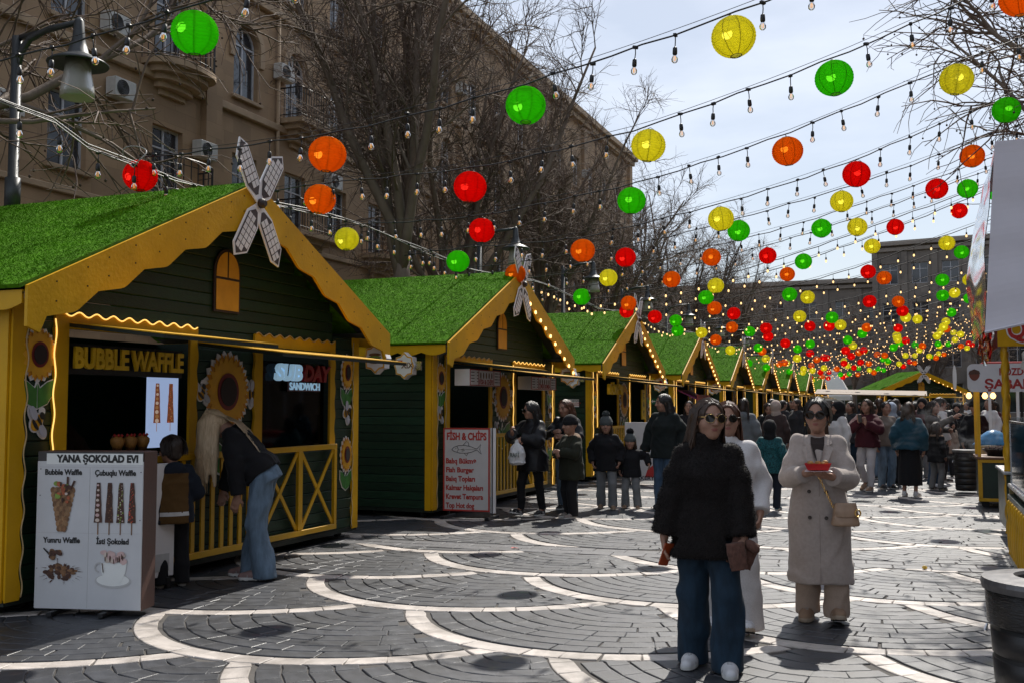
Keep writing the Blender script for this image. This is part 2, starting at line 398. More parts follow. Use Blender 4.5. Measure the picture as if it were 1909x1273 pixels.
# --- sunflower, bee, windmill cut-outs (x is the thickness axis)
def flower_mesh(nm, rx, rz, n=22):
    b = MB()
    def petal_ring(r0, r1, off, x0, x1, m, nn):
        for k in range(nn):
            a = 2 * math.pi * (k + off) / nn; w = math.pi / nn * 1.25
            pts = [(r0 * math.cos(a - w), r0 * math.sin(a - w)), ((r0 + r1) * .56 * math.cos(a - w * .82), (r0 + r1) * .56 * math.sin(a - w * .82)), (r1 * math.cos(a), r1 * math.sin(a)),
                   ((r0 + r1) * .56 * math.cos(a + w * .82), (r0 + r1) * .56 * math.sin(a + w * .82)), (r0 * math.cos(a + w), r0 * math.sin(a + w))]
            b.prism([(p * rx, q * rz) for p, q in pts], lambda u, v, t: (t, u, v), x0 + .0002 * k, x1 + .0002 * k, m)
    def disc(r, x0, x1, m): b.prism([(r * rx * math.cos(2 * math.pi * k / 36), r * rz * math.sin(2 * math.pi * k / 36)) for k in range(36)], lambda u, v, t: (t, u, v), x0, x1, m)
    white = []
    for k in range(n * 4):
        a = 2 * math.pi * k / (n * 4); r = 1.04 + .07 * math.cos(a * n)
        white.append((r * rx * math.cos(a), r * rz * math.sin(a)))
    b.prism(white, lambda u, v, t: (t, u, v), 0, .010, 0)
    petal_ring(.4, 1.06, .5, .0125, .014, 2, n); petal_ring(.4, 1.0, 0, .020, .0215, 1, n)
    disc(.50, .027, .030, 3); disc(.385, .033, .036, 4)
    return b.mesh(nm, [M_white, M_petal, M_petal2, M_maroon, M_seed])
def leafpair_mesh(nm, s):
    b = MB()
    out = [(0, -.62), (-.30, -.50), (-.52, -.20), (-.52, .12), (-.30, .05), (-.08, -.1), (0, .1), (.08, -.1), (.30, .05), (.52, .12), (.52, -.20), (.30, -.50)]
    b.prism([(u * s, v * s) for u, v in out], lambda u, v, t: (t, u, v), 0, .006, 0)
    for sg in (-1, 1):
        lf = [(.012, -.585), (.29, -.475), (.495, -.19), (.495, .085), (.28, .02), (.07, -.13), (.012, -.02)]
        b.prism([(sg * u * s, v * s) for u, v in (lf if sg > 0 else lf[::-1])], lambda u, v, t: (t, u, v), .0085, .011, 1)
    return b.mesh(nm, [M_white, M_leaf])
def bee_mesh(nm, s):
    b = MB()
    def el(cx, cz, rx, rz, rot, x0, x1, m, n=18):
        c_, s_ = math.cos(rot), math.sin(rot)
        b.prism([((cx + rx * math.cos(2 * math.pi * k / n) * c_ - rz * math.sin(2 * math.pi * k / n) * s_) * s, (cz + rx * math.cos(2 * math.pi * k / n) * s_ + rz * math.sin(2 * math.pi * k / n) * c_) * s) for k in range(n)], lambda u, v, t: (t, u, v), x0, x1, m)
    el(.0, 0, .36, .27, .5, 0, .006, 0); el(-.12, .30, .2, .30, .35, .001, .007, 0); el(.18, -.30, .2, .28, .5, .0015, .0075, 0); el(.33, .30, .15, .13, 0, .002, .008, 0)
    el(0, 0, .31, .21, .5, .0105, .013, 1); el(-.10, -.05, .07, .2, .5, .0155, .018, 2); el(.10, .06, .06, .2, .5, .0156, .0181, 2); el(.27, .17, .11, .12, .5, .0157, .0182, 2)
    el(-.12, .32, .15, .24, .35, .0205, .023, 3); el(.18, -.30, .15, .22, .5, .0206, .0231, 3)
    return b.mesh(nm, [M_white, M_petal, M_black, mat('pale grey wing', (.5, .5, .56), .5, .1, 5)])
SUN_BIG = flower_mesh('sunflower', .335, .37); SUN_SM = flower_mesh('sunflower', .165, .2, 16)
LEAF_SM = leafpair_mesh('leaf_pair', .34); LEAF_BIG = leafpair_mesh('leaf_pair', .62)
BEE = bee_mesh('bee', .34)
M_grid = mat('dark lattice print', (.055, .040, .040), .5, .15, 10)
def blade_meshes():
    """one sail of the ornamental windmill: white board with dark lattice cells"""
    L, w = .68, .225
    b = MB(); b.prism([(-.03, .02), (-w / 2, .22), (-w / 2, L - .14), (w * .12, L), (w / 2, L - .10), (w / 2, .17), (.03, .02)], lambda u, v, t: (t, u, v), 0, .014)
    me = b.mesh('sail', mat('bright white sail', (.88, .87, .88), .5, .03))
    g = MB(); g.prism([(-.022, .10), (-w / 2 + .018, .23), (-w / 2 + .018, L - .145), (w * .12, L - .025), (w / 2 - .018, L - .11), (w / 2 - .018, .18), (.02, .09)], lambda u, v, t: (t, u, v), .0165, .018, 0)
    for r in range(6):
        for c in range(3):
            x0, z0 = -w / 2 + .028 + c * .058, .17 + r * .072
            if (r == 0 and c == 0) or (r >= 5 and c == 0) or z0 + .058 > L - .05: continue
            g.box(.0205, .022, x0, x0 + .049, z0, z0 + .062, 1)
    return me, g.mesh('lattice', [M_grid, M_white])
SAIL, LATT = blade_meshes()
def arch_window_parts():
    b = MB(); n = 10
    arch = lambda w, h, r: [(-w, 0), (w, 0), (w, h)] + [(w * math.cos(math.pi * k / n), h + r * math.sin(math.pi * k / n)) for k in range(1, n)] + [(-w, h)]
    b.prism(arch(.205, .40, .235), lambda u, v, t: (t, u, v), 0, .018)
    fr = b.mesh('window_frame', M_dkframe)
    p = MB(); p.prism([(-.178, .022), (.178, .022), (.178, .325), (-.178, .325)], lambda u, v, t: (t, u, v), .0205, .024)
    for sg in (-1, 1):
        q = [(.012, .35), (.178, .35), (.178, .40)] + [(.178 * math.cos(math.pi / 2 * k / 6), .40 + .205 * math.sin(math.pi / 2 * k / 6)) for k in range(1, 6)] + [(.012, .605)]
        p.prism([(sg * a, c) for a, c in (q if sg > 0 else q[::-1])], lambda u, v, t: (t, u, v), .0205, .024)
    return fr, p.mesh('pane', M_pane_y)
WF, WP = arch_window_parts()
def wavy(y0, y1, z0, z1, edges, amp=.022, wl=.17):
    """outline of a board with wavy edges; edges: any of 'l','r','t','b'"""
    P = []; nz = max(2, int((z1 - z0) / wl * 8)); ny = max(2, int((y1 - y0) / wl * 8))
    for k in range(ny): 
        y = y0 + (y1 - y0) * k / ny; P.append((y, z0 + (amp * math.sin(2 * math.pi * (y - y0) / wl) if 'b' in edges else 0)))
    for k in range(nz):
        z = z0 + (z1 - z0) * k / nz; P.append((y1 + (amp * math.sin(2 * math.pi * (z - z0) / (wl * 1.7)) if 'r' in edges else 0), z))
    for k in range(ny):
        y = y1 + (y0 - y1) * k / ny; P.append((y, z1 + (amp * math.sin(2 * math.pi * (y - y0) / wl) if 't' in edges else 0)))
    for k in range(nz):
        z = z1 + (z0 - z1) * k / nz; P.append((y0 + (amp * math.sin(2 * math.pi * (z - z0) / (wl * 1.7)) if 'l' in edges else 0), z))
    return P
FX = lambda u, v, t: (t, u, v)
def barge_outline(sg):
    top = [(0.0, AZ + .08), (sg * TIPY, TIPZ + .02)]
    low = []; n = 5; ax, az = sg * TIPY, TIPZ - .30
    cx_, cz_ = 0.0, AZ - .34
    low.append((ax, az + .02)); low.append((sg * (TIPY - .12), az - .02))
    # scallops: arcs bulging down between cusps along the slope
    y0_, z0_, y1_, z1_ = sg * (TIPY - .20), TIPZ - .24, 0.0, AZ - .30
    for k in range(n):
        ya, za = y0_ + (y1_ - y0_) * k / n, z0_ + (z1_ - z0_) * k / n
        yb, zb = y0_ + (y1_ - y0_) * (k + 1) / n, z0_ + (z1_ - z0_) * (k + 1) / n
        nx_, nz_ = (zb - za), -(yb - ya); l = math.hypot(nx_, nz_); nx_, nz_ = nx_ / l, nz_ / l
        if nz_ > 0: nx_, nz_ = -nx_, -nz_
        for q in range(8):
            t = q / 8; s_ = t + .08 * math.sin(2 * math.pi * t)
            d = .065 * math.sin(math.pi * t) ** 1.0 - .05
            low.append((ya + (yb - ya) * s_ + nx_ * d, za + (zb - za) * s_ + nz_ * d))
    low.append((0.0, AZ - .34))
    return top + low

PLANK = {}
def plank_mesh(w, h, t=.022, shared=True):
    k = (round(w, 2), round(h, 3))
    if k not in PLANK:
        b = MB(); b.cbox(-t, 0, -w / 2, w / 2, 0, h - .006, .006); PLANK[k] = b.mesh('plank', M_green)
    return PLANK[k]
def planks(parent, y0, y1, z0, z1, detail, acc, h=.118, clip=None, x=0.0):
    """horizontal boards; clip(z)->half width limit"""
    z = z0
    while z < z1 - .01:
        hh = min(h, z1 - z); a, b = y0, y1
        if clip:
            lim = clip(z + hh); a, b = max(a, -lim), min(b, lim)
        if b - a > .04:
            if detail: ob('plank', plank_mesh(b - a, hh), parent, (x + random.uniform(-.002, .002), (a + b) / 2, z))
            else: acc.cbox(x - .022, x, a, b, z, z + hh - .006, .005)
        z += h
def light_line(pts, parent, lit, name='light_strip', r=.008):
    b = MB(); b.tube(pts, r, 5); return b.build(name, M_glow if lit else M_strip_off, parent, smooth=True)
TURF = None
def turf_meshes():
    """roof slope (near side) in local coords: x from -DEP to OV-.02, slope from eave to apex, thick slab + short blades"""
    res = []
    for sg in (-1, 1):
        b = MB(); y0, z0, y1, z1 = sg * (TIPY + .03), TIPZ + .0, 0.0, AZ + .06
        nx_, nz_ = sg * (z1 - z0), abs(y1 - y0); l = math.hypot(nx_, nz_); nx_, nz_ = nx_ / l * .03, nz_ / l * .03
        xs = [-DEP - .15, OV - .045]
        v = [(x, y, z) for x in xs for y, z in ((y0, z0), (y1, z1), (y1, z1 + .034), (y0 + nx_, z0 + nz_))]
        b.add(v, [(0, 1, 2, 3), (7, 6, 5, 4), (0, 4, 5, 1), (1, 5, 6, 2), (2, 6, 7, 3), (3, 7, 4, 0)])
        roof = b.mesh('roof_panel', M_turf)
        n = 60000 if sg < 0 else 9000; rs = np.random.RandomState(5 + sg)
        a = rs.rand(n); xx = xs[0] + (xs[1] - xs[0]) * rs.rand(n)
        P = np.stack([xx, y0 + nx_ + (y1 - y0 - nx_) * a, z0 + nz_ + (z1 + .034 - z0 - nz_) * a], 1)
        hgt = .007 + .006 * rs.rand(n); ang = rs.rand(n) * 6.28; wd_ = .004
        side = np.stack([np.cos(ang), np.sin(ang), 0 * ang], 1) * wd_
        tip = P + np.stack([rs.randn(n) * .009, rs.randn(n) * .009 + nx_ * .5, hgt], 1)
        V = np.empty((n * 3, 3)); V[0::3] = P - side; V[1::3] = P + side; V[2::3] = tip
        bl = mesh_of('turf', V.tolist(), np.arange(n * 3).reshape(-1, 3).tolist(), M_blade)
        res.append((roof, bl))
    return res
TURF = turf_meshes()
OPEN = [(-2.03, -.55), (.60, 1.92)]            # the two serving openings (y range, local)
def make_stall(yc, label, idx, detail=True, lit=(False, False), rz=0.0, x=-6.4, fence=True, cat='stall'):
    st = empty('market_stall', (x, yc, 0), rz, label, cat, 'green and yellow market stalls')
    acc = MB()
    SZ = .13                                        # underside above the ground, on wheels
    CZ, TZ = 1.13, 2.10                             # counter and head of the openings
    (a0, a1), (b0, b1) = OPEN
    planks(st, -HW, a0 - .12, SZ, EZ, detail, acc); planks(st, a1 + .1, b0 - .1, SZ, TZ + .1, detail, acc); planks(st, b1 + .1, HW, SZ, EZ, detail, acc)
    planks(st, a0 - .12, a1 + .1, SZ, CZ - .05, detail, acc); planks(st, b0 - .1, b1 + .1, SZ, CZ - .05, detail, acc)
    planks(st, -2.15, 2.0, TZ + .1, AZ - .02, detail, acc, clip=lambda z: TIPY * (AZ + .02 - z) / (AZ + .06 - TIPZ) if z > EZ else 9)
    if not detail: tag(acc.build('plank_wall', M_green_s, st), kind='stuff')
    # near side wall of planks, far side and back plain boards
    sd = MB(); z = SZ
    k = 0
    while z < EZ + .05:
        sd.cbox(-DEP, -.03, -HW, -HW + .022, z, z + .112, .005); z += .118
    sd.box(-DEP, -.03, HW - .022, HW, SZ, EZ); sd.box(-DEP, -DEP + .02, -HW + .03, HW - .03, SZ, EZ)
    tag(sd.build('side_wall', M_green_s, st), kind='stuff')
    dr = MB(); dr.cbox(-1.55, -1.53, -HW - .012, -HW - .001, SZ + .02, EZ - .2, .003); dr.cbox(-2.4, -2.38, -HW - .012, -HW - .001, SZ + .02, EZ - .2, .003)
    dr.build('door_joint', M_metal, st)
    b = MB(); b.box(-DEP, -.03, -HW + .03, HW - .03, SZ, SZ + .05); b.box(-.7, .0, a0 - .1, a1 + .08, CZ - .05, CZ); b.box(-.7, .0, b0 - .08, b1 + .08, CZ - .05, CZ)
    b.build('counter', M_inner, st)
    # base skirt and castors
    b = MB(); b.box(-.02, .012, -HW, HW, SZ - .05, SZ); b.box(-DEP, -.03, -HW, -HW + .03, SZ - .05, SZ - .001); b.build('base_rail', M_greenf, st)
    for cx_, cy_ in ((-.18, -HW + .12), (-.18, HW - .12), (-DEP + .2, -HW + .12), (-DEP + .2, HW - .12)):
        w = MB(); w.tube([(cx_ - .025, cy_, .055), (cx_ + .025, cy_, .055)], .055, 12); w.bar((cx_, cy_, .06), (cx_, cy_, SZ), .05, .03); w.build('castor', M_wheel, st)
    # roof
    for (rf, bl), nm in zip(TURF, ('near', 'far')):
        r = ob('roof_panel', rf, st); t = ob('turf', bl, r); tag(t, kind='stuff')
    for sg in (-1, 1):
        bb = MB(); o_ = barge_outline(sg); bb.prism(o_ if sg > 0 else o_[::-1], FX, OV - .03, OV); bb.build('barge_board', M_yel, st)
        # scalloped trim under the eave
        n = 9; P = [(-DEP, .0), (OV - .06, .0)]; q = []
        x1, x0 = OV - .06, -DEP
        for k in range(n * 8 + 1):
            u = x1 + (x0 - x1) * k / (n * 8); q.append((u, -.10 - .045 * abs(math.sin(math.pi * k / 8))))
        tr = MB(); tr.prism([(x0, .0)] + [(x1, .0)] + q, lambda u, v, t: (u, t, TIPZ - .01 + v), sg * (TIPY - .02), sg * (TIPY + .0)); tr.build('eave_trim', M_yel, st)
        sf = MB(); sf.add([(-DEP, sg * HW, roof_z(HW) - .06), (OV - .04, sg * HW, roof_z(HW) - .06), (OV - .04, sg * TIPY, TIPZ - .03), (-DEP, sg * TIPY, TIPZ - .03)], [(0, 1, 2, 3)]); sf.build('soffit', M_greenf, st)
    if detail:
        sc_ = MB()
        for sg in (-1, 1):
            for k in range(9):
                t = .06 + .9 * (k + random.uniform(-.2, .2)) / 8.5; y = sg * TIPY * min(t, .97)
                for dz in (-.05, -.20): sc_.prism([(y + .007 * math.cos(a), roof_z(y) + dz + .007 * math.sin(a)) for a in (0, 1.05, 2.1, 3.14, 4.2, 5.25)], FX, OV, OV + .003)
        tag(sc_.build('screw_heads', M_metal, st), kind='stuff')
    lf = MB()
    lf.add([(OV - .05, -TIPY, TIPZ - .04), (OV - .05, 0, AZ), (-.02, 0, AZ), (-.02, -TIPY, TIPZ - .04)], [(0, 1, 2, 3)]); lf.add([(OV - .05, TIPY, TIPZ - .04), (-.02, TIPY, TIPZ - .04), (-.02, 0, AZ), (OV - .05, 0, AZ)], [(0, 1, 2, 3)])
    lf.build('gable_soffit', M_greenf, st)
    # corner boards with a wavy inner edge
    for sg in (-1, 1):
        y0, y1 = (-HW - .0, -HW + .13) if sg < 0 else (HW - .13, HW)
        c = MB(); c.prism(wavy(y0, y1, SZ - .02, EZ + .0, 'r' if sg < 0 else 'l', .012), FX, .004, .026); c.build('corner_board', M_yel, st)
        cs = MB(); cs.box(-.09, .002, sg * HW - (.02 if sg < 0 else 0), sg * HW + (.02 if sg > 0 else 0), SZ - .02, EZ); cs.build('corner_board', M_yel, st)
    pts = [(.03, -HW + .14 + .012 * math.sin(2 * math.pi * z / .289), SZ + z) for z in np.arange(0, 2.25, .03)]
    light_line(pts, st, lit[0] and idx > 0, r=.006)
    pts = [(.03, HW - .14 - .012 * math.sin(2 * math.pi * z / .289), SZ + z) for z in np.arange(0, 2.25, .03)]
    light_line(pts, st, lit[1], r=.006)
    # frames round the openings: wavy posts and wavy valance
    for w, (o0, o1) in enumerate(OPEN):
        for y0, y1, e in ((o0 - .14, o0, 'l'), (o1, o1 + .11, 'r')):
            p = MB(); p.prism(wavy(y0, y1, CZ - .02 if fence else SZ, TZ + .1, e, .010), FX, .004, .030); p.build('opening_post', M_yel, st)
        p = MB(); p.prism(wavy(o0 - .14, o1 + .11, TZ + .1, TZ + .215, 't', .018, .19), FX, .004, .030); p.build('valance', M_yel, st)
        top = [(.036, y, TZ + .22 + .018 * math.sin(2 * math.pi * (y - o0 + .14) / .19)) for y in np.arange(o0 - .13, o1 + .1, .02)]
        light_line(top, st, lit[w], r=.006)
        if lit[w] or w == 0:
            light_line([(.036, o0 - .145 + .010 * math.sin(2 * math.pi * (z - CZ + .02) / .323), z) for z in np.arange(CZ, TZ + .18, .02)], st, lit[w], r=.006)
        # lifted hatch: a long dark panel held out over the opening
        oo0, oo1 = (o0 - .02, o1 + .02) if w == 0 else (-.46, o1 + .05)
        hz_ = TZ - .02 - w * .065
        SL = lambda u, v, t: (u, t, hz_ + .02 + v + (1.0 - u) * .118)
        h = MB(); h.prism([(.05, 0), (1.0, 0), (1.0, .03), (.05, .03)], SL, oo0, oo1); h.build('hatch', M_greenf, st)
        hy = MB(); hy.prism([(.05, .031), (1.004, .031), (1.004, .040), (.05, .040)], SL, oo0 - .002, oo1 + .002); hy.build('hatch_trim', M_yel, st)
    # low front fences
    if fence:
        for w, (o0, o1) in enumerate(OPEN):
            f0, f1, z0, z1 = o0 - .1, o1 + .08, SZ + .03, CZ + .01
            if w == 0: f0, f1 = o0 - .10, .40
            fr = MB(); xx0, xx1 = (.10, .135) if w == 0 else (.05, .085)
            fr.cbox(xx0, xx1, f0, f1, z1 - .06, z1); fr.cbox(xx0, xx1, f0, f1, z0, z0 + .06); fr.cbox(xx0, xx1, f0, f0 + .055, z0 + .06, z1 - .06); fr.cbox(xx0, xx1, f1 - .055, f1, z0 + .06, z1 - .06)
            if w == 1: fr.cbox(xx0, xx1, (f0 + f1) / 2 - .04, (f0 + f1) / 2 + .04, z0 + .06, z1 - .06)
            fr.build('fence_frame', M_yel2, st)
            if w == 0:
                sl = MB(); sl.cbox(-.009, .009, -.026, .026, 0, z1 - z0 - .12, .004); me = sl.mesh('slat', M_yel2)
                n = 17
                for k in range(n): ob('slat', me, st, ((xx0 + xx1) / 2 - .004, f0 + .055 + (f1 - f0 - .11) * (k + .5) / n, z0 + .06))
            else:
                for h in range(2):
                    c0 = f0 + .055 if h == 0 else (f0 + f1) / 2 + .04; c1 = (f0 + f1) / 2 - .04 if h == 0 else f1 - .055
                    for s_, dx in ((0, 0), (1, -.006)):
                        br = MB(); ya, yb = (c0, c1) if s_ == 0 else (c1, c0)
                        br.bar((xx0 + .016 + dx, ya, z0 + .07), (xx0 + .016 + dx, yb, z1 - .07), .045, .014, up=(1, 0, 0)); br.build('cross_slat', M_yel2, st)
    # ornaments
    fl = ob('sunflower', SUN_BIG, st, (.004, .03, 1.72)); ob('leaf_pair', LEAF_BIG, fl, (0, 0, -.47))
    for y, z in ((-HW + .26, 1.98), (HW - .26, 1.98), (HW - .26, 1.0)):
        f_ = ob('sunflower', SUN_SM, st, (.004, y, z), scale=(1, .75 if y > 0 else 1, 1)); ob('leaf_pair', LEAF_SM, f_, (0, 0, -.22))
    for y, z, r_ in ((-HW + .26, 1.45, .2), (HW - .26, 1.50, -.2), (-.36, 1.70, .5), (.42, 1.70, -.4), (-.2, 1.2, .3)):
        ob('bee', BEE, st, (.005, y, z), (r_, 0, 0), (1, .62, .75))
    wf = ob('attic_window', WF, st, (.004, .0, 2.50)); ob('pane', WP, wf)
    wm = MB(); wm.lathe([(.05, 0), (.05, .03), (.03, .06)], n=12); hub = wm.build('windmill_hub', M_dkframe, st, (OV + .04, 0, 3.57), (0, math.pi / 2, 0))
    for a in (32, 148, 212, 328):
        s_ = ob('windmill_sail', SAIL, st, (OV + .012 + a * .00002, 0, 3.57), (-R_(a), 0, 0)); ob('lattice', LATT, s_)
    # row of bulbs up the far slope of the gable
    if idx > 0:
        for k in range(11):
            t = (k + .5) / 11; y = TIPY * t; bz = roof_z(y) - .30
            q = MB(); q.lathe([(.004, .035), (.014, .02), (.022, 0), (.016, -.022), (.003, -.03)], n=8); q.build('bulb', M_bulbglow, st, (OV + .015, y, bz))
    return st
# ------------------------------------------------------------------ the row of stalls with their signs
YS = [8.35, 15.6, 23.1, 30.8, 38.6, 46.6, 55.2, 64.5, 74.0]
ORD = ['nearest', 'second', 'third', 'fourth', 'fifth', 'sixth', 'seventh', 'eighth', 'ninth', 'tenth']
LAB = ['nearest green and yellow stall, selling waffles and sandwiches', 'second stall from the left, behind the fish menu board', 'third stall of the left row, behind the two girls in beanies']
LIT = [(True, False), (False, True), (True, True), (True, True)] + [(True, True)] * 6
STALLS = []
for i, y in enumerate(YS):
    lab = LAB[i] if i < 3 else f'{ORD[i]} green roofed stall from the near end of the left row'
    STALLS.append(make_stall(y, lab, i, i < 3, LIT[i], rz=random.uniform(-.008, .008) if i else 0))
far_stall = make_stall(0, 'green roofed stall facing up the street at its far end', 9, False, (True, True), rz=-1.12, x=-.4)
far_stall.location = (.2, 72.0, 0); far_stall.scale = (1.05, 1.15, 1.02)
s1, s2, s3, s4 = STALLS[:4]
M_gold = mat('gold painted letters', (.85, .52, .02), .4, .12, 10)
M_blue_lit = emit_mat('pale blue lit letters', (.40, .64, .85), .35)
M_red_l = mat('dark red letters', (.32, .008, .012), .35, .1, 10)
M_red = mat('red print', (.42, .030, .022), .5, .1, 10)
M_redl = mat('bright red paint', (.45, .02, .018), .45, .12, 8)
M_brownb = mat('brown board side', (.085, .040, .030), .55, .2, 6, .15, 40)
M_panel = mat('off white backlit sheet', (.60, .61, .63), .35, .06, 3, spec=.6)
M_header = mat('bright white header', (.80, .82, .80), .4, .04, 3)
M_choc = mat('chocolate brown print', (.075, .030, .018), .6, .5, 30)
M_waf = mat('waffle brown print', (.20, .10, .045), .6, .5, 30)
M_cream = mat('cream print', (.62, .52, .45), .6, .2, 20)
M_pinkm = mat('pale pink print', (.62, .44, .42), .6, .15, 20)
M_gprint = mat('green print', (.22, .33, .06), .6, .3, 20)
M_orprint = mat('orange red print', (.45, .12, .05), .6, .4, 25)
M_grprint = mat('pale grey print', (.50, .50, .50), .6, .1, 10)
M_glass = glass_mat('counter glass', alpha=.06)
# raised letters over the waffle opening
b = MB(); b.box(-.06, -.02, -1.99, -.60, 1.84, 2.09); b.build('sign_back', M_metal, s1)
text('BUBBLE WAFFLE', .235, M_gold, s1, (.015, -1.30, 1.965), (0, 1, 0), (0, 0, 1), .014, .0085, width=1.32, name='raised_letters')
# lit letters over the sandwich opening
text('SUB', .235, M_blue_lit, s1, (.012, 1.09, 1.935), (0, 1, 0), (0, 0, 1), .02, .012, width=.50, name='raised_letters', shear=.15)
text('DAY', .235, M_red_l, s1, (.012, 1.63, 1.935), (0, 1, 0), (0, 0, 1), .02, .012, width=.56, name='raised_letters', shear=.15)
b = MB(); b.box(-.004, .004, 1.10, 1.75, 1.742, 1.842); b.build('sign_back', mat('dark maroon plate', (.06, .006, .01), .4), s1)
text('SANDWICH', .115, M_blue_lit, s1, (.012, 1.425, 1.792), (0, 1, 0), (0, 0, 1), .005, .002, width=.60, name='raised_letters')
b = MB(); b.box(-.05, -.044, .62, 1.90, 1.13, 2.06); b.build('glass_pane', glass_mat('dark serving glass', (.25, .27, .3), .04, .0, 1.18), s1)
# light box inside with two chocolate sticks
b = MB(); b.box(-1.16, -1.12, .10, .55, 1.14, 2.02)
lb = b.build('light_box', mat('lit poster sheet', (.5, .6, .8), .5, .05, emit=(.42, .55, .85), es=.55), s1)
lb.location = (0, .12, 0)
def stick(parent, x, y, z, w0, w1, h, m, n, seeds, chips=None, ax='x'):
    fn = (lambda u, v, t: (x + t, y + u, z + v)) if ax == 'x' else (lambda u, v, t: (y + u, x - t, z + v))
    b = MB(); b.prism([(-.004, -.09), (.004, -.09), (.004, 0), (-.004, 0)], fn, .0005, .002, 1)
    pts = [(-w0, 0), (w0, 0)]
    for k in range(1, 10): pts.append((w0 + (w1 - w0) * k / 9 + random.uniform(-.003, .002), h * k / 9))
    for k in range(9, 0, -1): pts.append((-w0 - (w1 - w0) * k / 9 - random.uniform(-.003, .002), h * k / 9))
    b.prism(pts, fn, .0025, .004, 0)
    rn = random.Random(seeds)
    for k in range(n):
        v = h * (k + .5) / n; hw = (w0 + (w1 - w0) * v / h)
        if chips == 'rounds': cu, r = rn.uniform(-.2, 0) * hw, hw * .55
        else: cu, r = rn.uniform(-.7, .7) * hw, hw * rn.uniform(.14, .26)
        b.prism([(cu + r * math.cos(2 * math.pi * q / 9), v + r * .8 * math.sin(2 * math.pi * q / 9)) for q in range(9)], fn, .0045 + .0001 * k, .006 + .0001 * k, 2 + k % 2)
    return b
for k, (m2, ch) in enumerate(((M_cream, 'rounds'), (M_orprint, None))):
    b = stick(None, -1.12, .22 + k * .21, 1.40, .055, .028, .42, M_choc, 9 if ch else 22, k, ch)
    b.build('poster_print', [emit_mat('backlit chocolate print', (.20, .065, .028), .5), emit_mat('backlit waffle print', (.34, .17, .07), .5), emit_mat('backlit cream print', (.55, .42, .34), .5) if ch else emit_mat('backlit red print', (.45, .10, .04), .5), emit_mat('backlit waffle print', (.34, .17, .07), .5)], lb)
# waffle cones on the counter
for k in range(3):
    b = MB(); b.lathe([(.028, 0), (.042, .085), (.045, .085)], n=12, m=0); b.lathe([(.040, .08), (.060, .13), (.062, .16), (.030, .19), (.004, .20)], n=10, m=1)
    for q in range(9):
        a = q * 2.4; b.lathe([(.002, -.016), (.016, 0), (.002, .016)], (.038 * math.cos(a), .038 * math.sin(a), .165 + .015 * (q % 3)), 6, 2 + q % 3)
    o = b.build('waffle_cone', [M_waf, mat('golden waffle', (.36, .17, .04), .6, .3, 40), M_cream, M_choc, M_redl], None, (-6.47, 6.99 + k * .155, 1.13), smooth=True)
    tag(o, ['left', 'middle', 'right'][k] + 'most of three filled waffle cones on the stall counter' if k != 1 else 'middle one of three filled waffle cones on the stall counter', 'waffle cone', 'waffle cones on the counter')
# star-shaped bracket signs
def star_sign(parent, x, y, z, icon, nx=0):
    out = []; n = 8
    pts = [(0, .19), (.06, .135), (.13, .12), (.135, .06), (.16, 0), (.135, -.06), (.13, -.12), (.06, -.135), (0, -.19), (-.06, -.135), (-.13, -.12), (-.135, -.06), (-.16, 0), (-.135, .06), (-.13, .12), (-.06, .135)]
    b = MB(); b.prism(pts, lambda u, v, t: (x + u, y - t, z + v), -.06, .06)
    s_ = b.build('bracket_sign', mat('white sign box', (.72, .72, .74), .4, .05), parent)
    c = MB(); c.prism([(u * .97, v * .97) for u, v in pts], lambda u, v, t: (x + u, y - t, z + v), .0625, .064, 0); c.prism([(u * .84, v * .84) for u, v in pts], lambda u, v, t: (x + u, y - t, z + v), .0665, .068, 1)
    if icon == 'burger':
        for k, (h, w, m) in enumerate(((.045, .085, 2), (.012, .09, 3), (-.015, .085, 4), (-.045, .08, 2))):
            c.prism([(w * math.cos(2 * math.pi * q / 14), h + .02 * math.sin(2 * math.pi * q / 14)) for q in range(14)], lambda u, v, t: (x + u, y - t, z + v), .0705 + k * .0005, .072 + k * .0005, m)
    elif icon == 'red':
        c.prism([(.06 * math.cos(2 * math.pi * q / 14), .07 * math.sin(2 * math.pi * q / 14)) for q in range(14)], lambda u, v, t: (x + u, y - t, z + v), .0705, .072, 5)
    else:
        c.box(x - .10, x - .02, y - .072, y - .0705, z + .05, z + .075, 5)
    c.build('sign_face', [M_petal, M_white, M_waf, M_gprint, M_choc, M_redl], s_)
    if icon == 'text': text('XIX', .11, M_waf, s_, (x + .055, y - .073, z), (1, 0, 0), (0, 0, 1), .001, .002)
    b = MB(); b.box(x + .1 if nx else x - .02, x + .24 if nx else x + .02, y - .02, y + .02, z - .06, z + .06) if nx else b.box(x - .4, x - .16, y - .02, y + .02, z - .03, z + .03)
    b.build('bracket', M_steel, s_)
star_sign(s1, .22, 2.70, 2.16, 'burger'); star_sign(s2, -.26, -2.86, 2.14, 'text', 1)
star_sign(s2, .25, 2.72, 2.16, 'burger'); star_sign(s3, -.30, -2.80, 2.14, 'red', 1)
star_sign(s3, .25, 2.72, 2.16, 'red'); star_sign(s4, -.30, -2.80, 2.14, 'text', 1); star_sign(s4, .25, 2.7, 2.16, 'burger'); star_sign(STALLS[4], -.3, -2.8, 2.14, 'red', 1)
